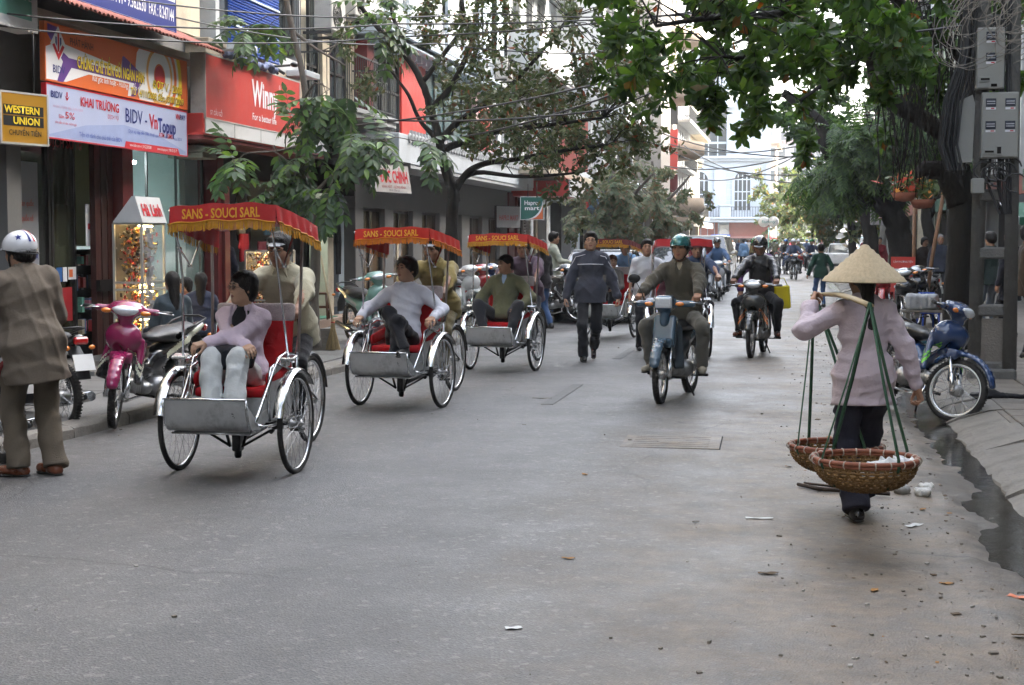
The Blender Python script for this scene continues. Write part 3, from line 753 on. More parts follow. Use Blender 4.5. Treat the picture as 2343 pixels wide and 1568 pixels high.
def cyclo(label, loc, rz, red=None, gold=None, words='SANS - SOUCI SARL', wordm=None, steer=0.0, group=None, back_red=None, fringe=True, headrest=True, top=1.865, tilt=0.0):
 t = thing('cyclo', label, 'cyclo', loc, rz, group)
 red = red or mat('canopy_red', (.42, .008, .013), .42, 0, .14, 5, .2, 14, coat=.25, dirt=.25, dcol=(.22, .01, .012), dscale=3)
 gold = gold or mat('gold_fringe', (.50, .23, .02), .6, 0, .3, 40)
 wordm = wordm or mat('gold_letter', (.68, .36, .04), .5, 0, .05)
 ch, st, bk = m_chrome(), m_steel(), m_blkmetal()
 seatred = back_red or mat('seat_red', (.40, .006, .010), .62, 0, .15, 6, .25, 20)
 for sx in (-1, 1):
  spoke_wheel(t, (sx * .428, 0, .352), .352, .019, .012, 36, .018, .09)
 rw = spoke_wheel(t, (0, -1.58, .350), .350, .020, .012, 36, .018, .10)
 for sx in (-1, 1):
  b = MB(ch); vs = []; n = 16
  for i in range(n + 1):
   a = R_(12 + 128 * i / n) if True else 0
   for q in (-1, -.55, 0, .55, 1): vs.append((sx * .428 + q * .037, math.cos(a) * (.392 - .012 * q * q), .352 + math.sin(a) * (.392 - .016 * q * q)))
  fs = [(i * 5 + q, i * 5 + q + 1, (i + 1) * 5 + q + 1, (i + 1) * 5 + q) for i in range(n) for q in range(4)]
  b.add(vs, fs, True); b.add([(x, y * .985, .352 + (z - .352) * .985) for x, y, z in vs], [f[::-1] for f in fs], True); b.build('fender', t)
 b = MB(m_blkplast()); vs = []; n = 14
 for i in range(n + 1):
  a = R_(20 + 150 * i / n)
  for q in (-1, 0, 1): vs.append((q * .026, -1.58 + math.cos(a) * (.385 - .010 * q * q), .35 + math.sin(a) * (.385 - .014 * q * q)))
 fs = [(i * 3 + q, i * 3 + q + 1, (i + 1) * 3 + q + 1, (i + 1) * 3 + q) for i in range(n) for q in range(2)]
 b.add(vs, fs, True); b.add([(x, y, z - .004) for x, y, z in vs], [f[::-1] for f in fs], True); b.build('rear_fender', t)
 b = MB(bk); b.cyl((-.37, 0, .352), (.37, 0, .352), .016, n=10)
 b.box((0, 0, .25), (.06, .09, .20), b=.008); b.cyl((0, 0, .10), (0, 0, .17), .020, n=10); b.cyl((0, 0, .11), (0, 0, .40), .026, n=10)
 for sx in (-1, 1):
  b.tube([(sx * .33, .02, .345), (sx * .05, .03, .19)], .010, 6); b.tube([(sx * .10, .02, .36), (sx * .045, .03, .18)], .011, 6)
  b.box((sx * .30, .02, .33), (.07, .06, .035), b=.005); b.cyl((sx * .28, .06, .31), (sx * .28, .10, .30), .015, n=8)
  b.tube([(sx * .30, .20, .35), (sx * .30, -.35, .35)], .012, 6)
 b.tube([(0, -.02, .22), (0, -.55, .26), (0, -1.02, .30)], .024, 8); b.build('undercarriage', t)
 b = MB(st); pr = [(.30, .345), (.48, .348), (.545, .362), (.568, .40), (.582, .48), (.592, .565)]
 vs = [];
 for x in (-.285, -.14, 0, .14, .285):
  for y, z in pr: vs.append((x, y + .006 * math.cos(x * 5), z))
 m = len(pr); fs = [(i * m + j, i * m + j + 1, (i + 1) * m + j + 1, (i + 1) * m + j) for i in range(4) for j in range(m - 1)]
 b.add(vs, fs, True); b.add([(x, y - .006, z + .006) for x, y, z in vs], [f[::-1] for f in fs], True); b.build('front_panel', t)
 b = MB(ch)
 b.tube([(-.292, .592, .568), (0, .600, .572), (.292, .592, .568)], .009, 6)
 for sx in (-1, 1): b.tube([(sx * .290, .592, .568), (sx * .290, .588, .49), (sx * .290, .560, .40), (sx * .288, .50, .355), (sx * .285, .34, .340)], .009, 6)
 for i in range(5): b.tube([(-.28, .30 + i * .045, .338 - .002 * i), (.28, .30 + i * .045, .338 - .002 * i)], .008, 6)
 b.build('panel_rim', t)
 b = MB(st)
 for sx in (-1, 1):
  M = Matrix.Translation((sx * .288, 0, 0)) @ Matrix(((0, 0, 1, 0), (1, 0, 0, 0), (0, 1, 0, 0), (0, 0, 0, 1)))
  b.prism([(.575, .535), (.50, .365), (.33, .345), (.16, .40), (.20, .47), (.42, .43)], .004, M)
 b.bb(-.285, .285, .14, .30, .345, .352); b.bb(-.285, .285, -.30, .14, .37, .376); b.build('side_plate', t)
 b = MB(st); b.bb(-.275, .275, .135, .150, .375, .535, b=.004); b.bb(-.275, .275, -.32, .135, .535, .545)
 for sx in (-1, 1):
  M = Matrix.Translation((sx * .278 - .003, 0, 0)) @ Matrix(((0, 0, 1, 0), (1, 0, 0, 0), (0, 1, 0, 0), (0, 0, 0, 1)))
  b.prism([(.15, .38), (.15, .53), (.02, .75), (-.34, .80), (-.40, .55), (-.30, .38)], .006, M)
 b.build('seat_box', t)
 s = S(); s.box((0, -.06, .572), (.235, .19, .012), .022, k=0); sdfobj('seat_cushion', s, .016, seatred, t, wrinkle(3, .006, 12))
 s = S(); s.box((0, 0, 0), (.262, .012, .285), .022, k=0); bo = sdfobj('backrest', s, .018, seatred, t, wrinkle(4, .006, 10, (1, 1, .4)))
 bo.location = (0, -.335, .86); bo.rotation_euler = (R_(13), 0, 0)
 if headrest:
  s = S(); s.box((0, .004, .245), (.268, .020, .045), .022, k=0); hr = sdfobj('headrest_cover', s, .018, mat('lace_cover', (.42, .36, .36), .8, 0, .25, 30, .6, 120), bo, wrinkle(4, .004, 10, (1, 1, .4)))
 for sx in (-1, 1):
  s = S(); s.cone((sx * .262, .10, .655), (sx * .268, -.32, .72), .028, .03, sc=(.7, 1, 2.0)); sdfobj('side_cushion', s, .018, seatred, t)
 b = MB(ch)
 for sx in (-1, 1):
  b.tube([(sx * .285, .42, .40), (sx * .285, .37, .44), (sx * .30, .10, .72), (sx * .31, .02, .80), (sx * .31, -.12, .83), (sx * .30, -.38, .80)], .013, 8)
  b.tube([(sx * .285, .14, .38), (sx * .285, .16, .60), (sx * .288, .12, .74), (sx * .29, 0, .77), (sx * .285, -.30, .70)], .012, 8)
  b.tube([(sx * .30, .42, .39), (sx * .335, .40, .37), (sx * .345, .10, .36)], .012, 6)
  b.tube([(sx * .31, -.36, .80), (sx * .30, -.40, .40)], .012, 6); b.tube([(sx * .428, 0, .352), (sx * .39, -.02, .74)], .008, 6)
 b.build('side_frame', t)
 for sx in (-1, 1):
  b = MB(ch); b.box((sx * .395, .055, .812), (.105, .085, .022), b=.006, rot=Matrix.Rotation(R_(-12), 3, 'X')); b.box((sx * .365, .035, .775), (.04, .10, .05), b=.006)
  b.cyl((sx * .345, -.03, .79), (sx * .41, -.03, .79), .018, n=10); b.build('arm_plate', t)
 b = MB(ch)
 b.tube([(-.30, -.44, 1.08), (.30, -.44, 1.08)], .014, 8)
 for sx in (-1, 1): b.tube([(sx * .30, -.44, 1.08), (sx * .315, -.42, .98), (sx * .31, -.36, .80)], .013, 8)
 b.build('push_bar', t)
 for sx in (-1, 1):
  b = MB(ch); b.tube([(sx * .385, .03, .82), (sx * .350, .10, 1.34), (sx * .345, .16, 1.56), (sx * .352, .30, 1.82)], .0085, 6)
  b.tube([(sx * .345, .16, 1.56), (sx * .34, -.02, 1.44), (sx * .34, -.30, 1.72)], .0075, 6); b.cyl((sx * .33, .16, 1.56), (sx * .36, .16, 1.56), .012, n=8)
  b.cyl((sx * .33, -.02, 1.44), (sx * .36, -.02, 1.44), .012, n=8)
  b.build('canopy_pole', t)
  b = MB(mat('old_pole', (.30, .26, .24), .5, .3, .2, 20)); b.tube([(sx * .325, -.36, .82), (sx * .335, -.40, 1.3), (sx * .345, -.42, 1.74)], .011, 6); b.build('rear_pole', t)
 b = MB(bk); b.tube([(-.36, .30, 1.815), (.36, .30, 1.815)], .009, 6); b.tube([(-.345, -.02, 1.77), (.345, -.02, 1.77)], .008, 6); b.tube([(-.35, -.42, 1.735), (.35, -.42, 1.735)], .009, 6)
 for sx in (-1, 1): b.tube([(sx * .352, .32, 1.82), (sx * .352, -.55, 1.70)], .008, 6)
 b.build('canopy_frame', t)
 key = ('can', red.name, gold.name)
 if key not in _C: _C[key] = canopy_mesh(red, gold, gold)
 c, f, tb = _C[key]
 co = link('canopy', c, t)
 if fringe: tag(link('fringe', f, co), kind='stuff'); link('braid', tb, co)
 if words: text(words, wordm, .092, co, frameM((0, .392, 1.797), (-1, 0, 0), (0, -.06, 1)), bold=.022, width=.55)
 for o in t.children:
  if o.name.split('.')[0] in ('canopy', 'canopy_pole', 'rear_pole', 'canopy_frame'): k_ = (top - .82) / 1.045; o.scale = (1, 1, k_); o.location = (0, 0, .82 * (1 - k_))
 for o in t.children:
  if o.name.startswith('canopy') and 'pole' not in o.name: o.rotation_euler = (0, R_(tilt), 0); o.location.x = -math.sin(R_(tilt)) * top * .98 - .05
 b = MB(bk)
 b.tube([(0, -.42, .78), (0, -.95, .42), (0, -1.05, .30)], .018, 8); b.tube([(0, -1.05, .30), (0, -1.18, .86)], .017, 8)
 for sx in (-1, 1):
  b.tube([(sx * .02, -1.12, .62), (sx * .055, -1.58, .35)], .009, 6); b.tube([(sx * .02, -1.05, .30), (sx * .055, -1.58, .35)], .010, 6); b.tube([(sx * .30, -.38, .80), (sx * .10, -.60, .78), (sx * .02, -1.0, .62)], .012, 6)
 b.tube([(0, -.98, .38), (0, -.42, .40)], .014, 6)
 b.build('rear_frame', t)
 b = MB(m_blkmetal()); b.lathe([(.085, -.004), (.098, -.004), (.098, .004), (.085, .004)], (.05, -1.05, .30), (1, 0, 0), 28, True)
 for i in range(5): a = 2 * math.pi * i / 5; b.tube([(.05, -1.05, .30), (.05, -1.05 + .09 * math.cos(a), .30 + .09 * math.sin(a))], .006, 5)
 b.tube([(.05, -1.05, .398), (.05, -1.57, .385)], .006, 5); b.tube([(.05, -1.05, .202), (.05, -1.57, .315)], .006, 5)
 b.tube([(-.06, -1.05, .30), (-.06, -.93, .19)], .009, 6); b.tube([(.06, -1.05, .30), (.06, -1.17, .41)], .009, 6); b.build('crank', t)
 for sx, y, z in ((-1, -.93, .19), (1, -1.17, .41)):
  b = MB(m_rubber()); b.box((sx * .115, y, z), (.10, .075, .022), b=.005); b.build('pedal', t)
 s = S(); s.cone((0, -1.06, .905), (0, -1.26, .915), .035, .085, k=0, sc=(1, 1, .45)); sdfobj('saddle', s, .016, m_blkplast(), t)
 return t
# ------------------------------------------------------------------ motorbike (small step-through underbone); origin on the ground under the middle, +Y ahead
def motorbike(label, loc, rz, paint, paint2=None, accent=None, lean=0.0, steer=0.0, style='wave', mirrors=(1, 1), group=None, detail=True, basket=False, seatm=None, rimm=None, whitewall=False, shieldm=None, vox=.012, cat='motorbike', pitch=0):
 t = thing('motorbike', label, cat, loc, rz, group); t.rotation_euler = (R_(pitch), R_(lean), rz)
 R = .29; yf, yr = .61, -.61; ch, al, bp = m_chrome(), m_alloy(), m_blkplast(); p2 = paint2 or paint; key = ('mb', style, vox, paint.name, p2.name, accent.name if accent else '')
 seatm = seatm or mat('seat_vinyl', (.022, .021, .021), .42, 0, .15, 8, .2, 60)
 spoke_wheel(t, (0, yr, R), R, .036, .020, 36, .05, .13, True, rimm, whitewall, .062, name='rear_wheel')
 fk = bpy.data.objects.new('fork', None); COL.objects.link(fk); fk.parent = t; fk.location = (0, .40, .80); fk.empty_display_size = .05
 fk.rotation_euler = (0, 0, R_(steer))
 def F(x, y, z): return (x, y - .40, z - .80)
 spoke_wheel(fk, F(0, yf, R), R, .032, .018, 36, .045, .10, True, rimm, whitewall, .055, name='front_wheel')
 b = MB(ch)
 for sx in (-1, 1):
  b.cyl(F(sx * .085, yf, R), F(sx * .085, .495, .57), .0165, n=10); b.cyl(F(sx * .085, yf + .004, R - .025), F(sx * .085, .55, .44), .024, n=10)
 b.tube([F(-.11, yf, R), F(.11, yf, R)], .012, 8); b.build('fork_leg', fk)
 fm = paint if style != 'cub' else paint
 if ('ff',) + key not in _C:
  s = S()
  for i in range(12):
   a = R_(22 + 118 * i / 11); c = F(0, yf + math.cos(a) * .328, R + math.sin(a) * .328)
   if i: s.cone(pc, c, .034, .034, k=.02, sc=(1.5, 1, 1))
   pc = c
  s.cone(F(0, yf, R), F(.001, yf, R), .312, .312, k=.02, op='-'); s.box(F(0, .50, .60), (.075, .03, .03), .02, k=.04)
  _C[('ff',) + key] = NM(fm).sdf(s, vox).mesh('front_fender')
 link('front_fender', _C[('ff',) + key], fk)
 if ('hd',) + key not in _C:
  s = S()
  if style == 'cub':
   s.box(F(0, .43, 1.00), (.055, .045, .035), .035, k=0); s.cone(F(-.27, .38, .985), F(.27, .38, .985), .034, .034, k=.06); s.cone(F(0, .41, .95), F(0, .42, .80), .06, .05, k=.05)
  else:
   s.ell(F(0, .44, 1.00), (.135, .10, .062), k=0); s.cone(F(-.25, .36, .995), F(.25, .36, .995), .030, .030, k=.07); s.cone(F(0, .42, .98), F(0, .44, .86), .07, .055, k=.05)
   s.ell(F(0, .36, 1.045), (.12, .09, .03), k=.05)
  _C[('hd',) + key] = NM(paint).sdf(s, vox).mesh('handlebar_cover')
 hc = link('handlebar_cover', _C[('hd',) + key], fk)
 s = S()
 if style == 'cub': s.box(F(0, .482, 1.00), (.068, .012, .040), .018, k=0)
 else: s.ell(F(0, .512, 1.000), (.095, .045, .045), k=0); s.ell(F(0, .50, 1.01), (.118, .03, .03), k=.02)
 k2 = ('hl', style)
 if k2 not in _C: _C[k2] = NM(m_glassl()).sdf(s, .010).mesh('headlight')
 link('headlight', _C[k2], fk)
 for sx in (-1, 1):
  b = MB(m_amber()); b.ball(F(sx * (.165 if style != 'cub' else .155), .455 if style != 'cub' else .455, .985), .03, 10, 8, (1.5, .8, .75)); b.build('turn_signal', fk)
  b = MB(bp); b.cyl(F(sx * .25, .35, .995), F(sx * .375, .315, .995), .017, n=10); b.build('grip', fk)
  b = MB(ch); b.tube([F(sx * .23, .40, 1.0), F(sx * .28, .41, 1.0), F(sx * .385, .375, .99)], .006, 6); b.ball(F(sx * .388, .374, .99), .009, 6, 5); b.build('lever', fk)
  if mirrors[0 if sx < 0 else 1]:
   b = MB(m_blkmetal()); b.tube([F(sx * .22, .35, 1.01), F(sx * .25, .36, 1.10), F(sx * .31, .34, 1.20)], .005, 6)
   b.ball(F(sx * .33, .345, 1.235), .055, 14, 9, (1.15, .32, .85)); mr = b.build('mirror', fk)
   g = MB(mat('mirror_glass', (.7, .72, .75), .03, 1, 0)); g.lathe([(.0001, 0), (.045, 0)], F(sx * .33, .325, 1.235), (0, -1, 0), 14); g.build('mirror_glass', mr)
 if ('ls',) + key not in _C:
  s = S()
  if style == 'cub':
   s.box((0, .40, .70), (.085, .035, .14), .03, k=0, ax=rotm(0, R_(18)).T); o = NM(paint).sdf(s, vox)
   s2 = S(); s2.box((-.11, .31, .55), (.035, .006, .20), .02, k=0, ax=rotm(R_(28), R_(14)).T); s2.box((.11, .31, .55), (.035, .006, .20), .02, k=.0, ax=rotm(R_(-28), R_(14)).T); s2.box((0, .36, .62), (.09, .03, .18), .02, k=.05, ax=rotm(0, R_(14)).T)
   o.mats.append(shieldm or p2); o.sdf(s2, vox, 1)
  else:
   s.ell((0, .43, .76), (.155, .10, .125), k=0); s.cone((0, .40, .78), (0, .30, .42), .10, .05, k=.08, sc=(1.35, .8, 1))
   s.ell((0, .20, .70), (.20, .22, .40), k=.03, op='-'); s.ell((0, .55, .52), (.085, .14, .20), k=.04, op='-')
   for sx in (-1, 1): s.box((sx * .150, .36, .56), (.006, .055, .17), .022, k=.03, ax=rotm(R_(sx * -22), R_(16)).T)
   o = NM(paint).sdf(s, vox); V, Q = o.V[0], o.Q[0]; c = V[Q].mean(1)
   if accent or True:
    o.mats += [p2, accent or p2]; mi = np.zeros(len(Q), dtype=np.int32)
    mi[(c[:, 2] < .56)] = 1
    if accent:
     q = (c[:, 2] - .60) + (np.abs(c[:, 0]) - .10) * 1.4
     mi[(np.abs(c[:, 0]) > .075) & (q > 0) & (q < .035)] = 2; mi[(np.abs(c[:, 0]) > .095) & (q > .055) & (q < .075)] = 2
    o.m[0] = mi
  _C[('ls',) + key] = o.mesh('leg_shield')
 ls = link('leg_shield', _C[('ls',) + key], t)
 if ('bd',) + key not in _C:
  s = S(); s.cone((0, .36, .60), (0, .05, .44), .055, .06, k=0, sc=(1, 1, 1)); s.cone((0, .05, .44), (0, -.12, .52), .06, .085, k=.06)
  s.cone((0, -.12, .56), (0, -.50, .66), .10, .095, k=.08, sc=(1.1, 1, .9)); s.cone((0, -.50, .68), (0, -.88, .80), .085, .05, k=.06, sc=(1.15, 1, .75))
  s.ell((0, -.15, .38), (.075, .16, .10), k=.05)
  o = NM(p2, accent or paint).sdf(s, vox); V, Q = o.V[0], o.Q[0]; c = V[Q].mean(1); mi = np.zeros(len(Q), dtype=np.int32)
  q = c[:, 2] - (.62 - (c[:, 1] + .3) * .35); mi[(np.abs(c[:, 0]) > .05) & (q > -.02) & (q < .03) & (c[:, 1] < -.15)] = 1; o.m[0] = mi
  _C[('bd',) + key] = o.mesh('side_panel')
 link('side_panel', _C[('bd',) + key], t)
 if ('seat', style) not in _C:
  s = S(); s.cone((0, -.02, .735), (0, -.30, .745), .085, .115, k=0, sc=(1, 1, .5)); s.cone((0, -.30, .755), (0, -.62, .80), .12, .095, k=.07, sc=(1, 1, .5)); _C[('seat', style)] = NM(seatm).sdf(s, .014).mesh('seat')
 link('seat', _C[('seat', style)], t)
 b = MB(m_alloy() if style == 'cub' else m_blkmetal());
 b.tube([(-.11, -.48, .80), (-.13, -.62, .84), (-.11, -.80, .88), (0, -.86, .89), (.11, -.80, .88), (.13, -.62, .84), (.11, -.48, .80)], .011, 6); b.build('grab_rail', t)
 if ('eng',) not in _C:
  s = S(); s.cone((-.09, -.06, .31), (.09, -.06, .31), .095, .095, k=0, sc=(1, 1, 1)); s.cone((-.07, .10, .30), (.07, .10, .30), .06, .06, k=.03)
  s.cone((0, .08, .32), (0, .28, .34), .060, .065, k=.02); s.box((0, -.16, .30), (.07, .08, .05), .02, k=.03)
  for i in range(4): s.box((0, .15 + i * .035, .335), (.075, .004, .07), .003, k=.004)
  _C[('eng',)] = NM(m_alloy()).sdf(s, .012).mesh('engine')
 link('engine', _C[('eng',)], t)
 b = MB(ch); b.tube([(.02, .27, .30), (.05, .30, .20), (.09, .15, .16), (.12, -.20, .18)], .014, 8); b.tube([(.12, -.20, .18), (.13, -.32, .20), (.14, -.85, .30)], [.018, .038, .042], 12); b.build('exhaust', t)
 b = MB(m_blkmetal())
 for sx in (-1, 1):
  b.tube([(sx * .085, -.20, .33), (sx * .095, yr, R)], .014, 6); b.tube([(sx * .10, yr + .02, R + .02), (sx * .10, -.50, .60)], .013, 8)
  b.tube([(sx * .02, -.10, .24), (sx * .24, -.10, .235)], .010, 6)
 b.tube([(-.08, -.05, .25), (-.16, -.16, .02)], .010, 6); b.bb(-.10, .10, -.12, -.02, .20, .24)
 for i in range(9):
  for sx in (-1, 1): b.torus((sx * .10, yr + .04 + i * .0075, R + .07 + i * .021), (0, .33, .94), .022, .004, 10, 5)
 b.build('swing_arm', t)
 for sx in (-1, 1):
  b = MB(m_rubber()); b.box((sx * .27, -.10, .242), (.10, .045, .028), b=.006); b.build('footpeg', t)
 b = MB(bp); b.tube([(0, -.80, .72), (0, -.92, .60), (0, -.97, .46)], [.05, .05, .045], 8, flat=(1.4, .35)); b.build('rear_fender', t)
 b = MB(m_redlens()); b.box((0, -.925, .78), (.13, .05, .065), b=.015); b.build('tail_light', t)
 b = MB(mat('plate_white', (.7, .7, .68), .5, 0, .05)); b.box((0, -.965, .60), (.19, .006, .14), rot=Matrix.Rotation(R_(-20), 3, 'X')); b.build('number_plate', t)
 for sx in (-1, 1):
  b = MB(m_amber()); b.ball((sx * .12, -.90, .72), .026, 8, 6, (1.2, .9, .8)); b.build('turn_signal', t)
 if basket:
  b = MB(m_blkmetal())
  for z in (.74, .80, .86, .92): b.tube([F(-.13, .50, z), F(.13, .50, z), F(.13, .68, z), F(-.13, .68, z), F(-.13, .50, z)], .004, 4)
  for i in range(7):
   for y in (.50, .68): b.tube([F(-.13 + i * .043, y, .72), F(-.13 + i * .043, y, .93)], .003, 4)
  b.build('basket', fk)
 return t
# ------------------------------------------------------------------ cars
def car(label, loc, rz, paint, kind='sedan', group=None, taxi=None, lights='front', detail=True, cat='car'):
 t = thing('car', label, cat, loc, rz, group)
 L, Wd, H, hood, wn = {'sedan': (4.4, 1.72, 1.43, .93, 'sedan'), 'suv': (4.5, 1.80, 1.78, 1.12, 'suv'), 'hatch': (3.7, 1.60, 1.50, .95, 'hatch'), 'van': (4.6, 1.7, 1.95, 1.05, 'van')}[kind]
 key = ('car', kind, paint.name)
 f = L / 2
 roofs = {'sedan': (.95, .10, -1.15, -1.85), 'suv': (1.15, .50, -1.85, -2.15), 'hatch': (.95, .25, -1.20, -1.72), 'van': (1.85, 1.10, -2.15, -2.25)}[kind]   # windshield base, roof front, roof rear, rear glass base
 wb, rf, rr, rb = roofs; gl = mat('car_glass', (.03, .035, .04), .04, 0, 0, coat=1, spec=.9)
 if key not in _C:
  s = S(); zc = .30 + (hood - .30) / 2
  s.box((0, 0, zc), (Wd / 2 - .10, f - .20, (hood - .30) / 2 - .10), .10, k=0)
  s.ell((0, f - .5, hood - .10), (Wd / 2 - .05, .75, .16), k=.15);
  for y in (f - .85, -f + .85):
   for sx in (-1, 1): s.cone((sx * (Wd / 2 - .12), y, .32), (sx * (Wd / 2 + .05), y, .32), .37, .37, k=.03, op='-')
  s.box((0, f - .10, .45), (Wd / 2 - .16, .05, .07), .06, k=.06); s.box((0, -f + .10, .45), (Wd / 2 - .16, .05, .07), .06, k=.06)
  o = NM(paint).sdf(s, .065)
  _C[key] = o.mesh('car_body')
  b = MB(gl); h0 = hood - .03; w0 = Wd / 2 - .07; w1 = Wd / 2 - .26
  vs = [(-w0, wb, h0), (w0, wb, h0), (w0, rb, h0), (-w0, rb, h0), (-w1, rf, H - .04), (w1, rf, H - .04), (w1, rr, H - .06), (-w1, rr, H - .06)]
  b.add(vs, [(0, 1, 5, 4), (1, 2, 6, 5), (2, 3, 7, 6), (3, 0, 4, 7)], False); _C[key + ('g',)] = b.mesh('greenhouse')
  b = MB(paint); s2 = S(); s2.box((0, (rf + rr) / 2, H - .055), (w1 - .02, abs(rf - rr) / 2 - .02, .005), .045, k=0)
  for sx in (-1, 1):
   s2.cone((sx * w0, wb, h0), (sx * w1, rf, H - .05), .028, .032, k=.02); s2.cone((sx * w0, rb, h0), (sx * w1, rr, H - .05), .05, .05, k=.02)
   my = (wb + rb) / 2 - .1; s2.cone((sx * (w0 + .0), my, h0), (sx * (w1 + .015), my, H - .05), .035, .03, k=.02); s2.cone((sx * w0, rb + (.0 if kind == 'sedan' else .5), h0), (sx * w1, rr + (.0 if kind == 'sedan' else .35), H - .05), .045, .045, k=.02)
  _C[key + ('r',)] = NM(paint).sdf(s2, .042).mesh('roof')
 link('body_shell', _C[key], t); link('window', _C[key + ('g',)], t); link('roof', _C[key + ('r',)], t)
 if ('cw',) not in _C:
  b = MB(m_rubber()); b.torus((0, 0, 0), (1, 0, 0), .245, .075, 28, 10, 1.1); r = MB(m_alloy())
  r.lathe([(.0001, .03), (.05, .035), (.18, .05), (.19, .09), (.18, .09), (.17, -.08), (.18, -.09)], (0, 0, 0), (1, 0, 0), 24)
  for i in range(7): a = 2 * math.pi * i / 7; r.box((.06, math.cos(a) * .11, math.sin(a) * .11), (.03, .05, .15), rot=Matrix.Rotation(a - math.pi / 2, 3, 'X'))
  _C[('cw',)] = (b.mesh('tyre'), r.mesh('rim'))
 for y in (f - .85, -f + .85):
  for sx in (-1, 1):
   e = bpy.data.objects.new('wheel', None); COL.objects.link(e); e.parent = t; e.location = (sx * (Wd / 2 - .12), y, .32); e.scale = (sx, 1, 1)
   link('tyre', _C[('cw',)][0], e); link('rim', _C[('cw',)][1], e)
 for sx in (-1, 1):
  b = MB(m_glassl()); b.ball((sx * (Wd / 2 - .27), f - .15, hood - .24), .16, 12, 8, (1.1, .75, .55)); b.build('headlight', t)
  b = MB(m_redlens()); b.box((sx * (Wd / 2 - .16), -f + .07, hood - .16), (.20, .12, .14 if kind != 'suv' else .3), b=.03); b.build('tail_light', t)
  b = MB(paint); b.ball((sx * (Wd / 2 + .06), wb - .35, hood + .06), .1, 10, 7, (1, .6, .7)); b.build('side_mirror', t)
  b = MB(m_chrome()); b.box((sx * (Wd / 2 + .004), -.15, hood - .13), (.02, .16, .025), b=.004); b.box((sx * (Wd / 2 + .004), -1.05, hood - .13), (.02, .16, .025), b=.004); b.build('door_handle', t)
 b = MB(m_blkplast()); b.box((0, f - .02, .58), (.75, .06, .16), b=.02); b.box((0, f - .01, .40), (1.1, .06, .10), b=.02); b.build('grille', t)
 b = MB(mat('plate_white', (.7, .7, .68), .5, 0, .05)); b.box((0, f + .02, .42), (.46, .012, .12)); b.box((0, -f - .02, .62), (.32, .012, .18)); b.build('number_plate', t)
 b = MB(m_blkplast()); b.bb(-Wd / 2 + .2, Wd / 2 - .2, -f + .3, f - .3, .18, .34); b.build('underbody', t)
 if taxi: b = MB(taxi); b.box((0, -.2, H + .06), (.42, .16, .12), b=.03); b.build('taxi_sign', t)
 return t
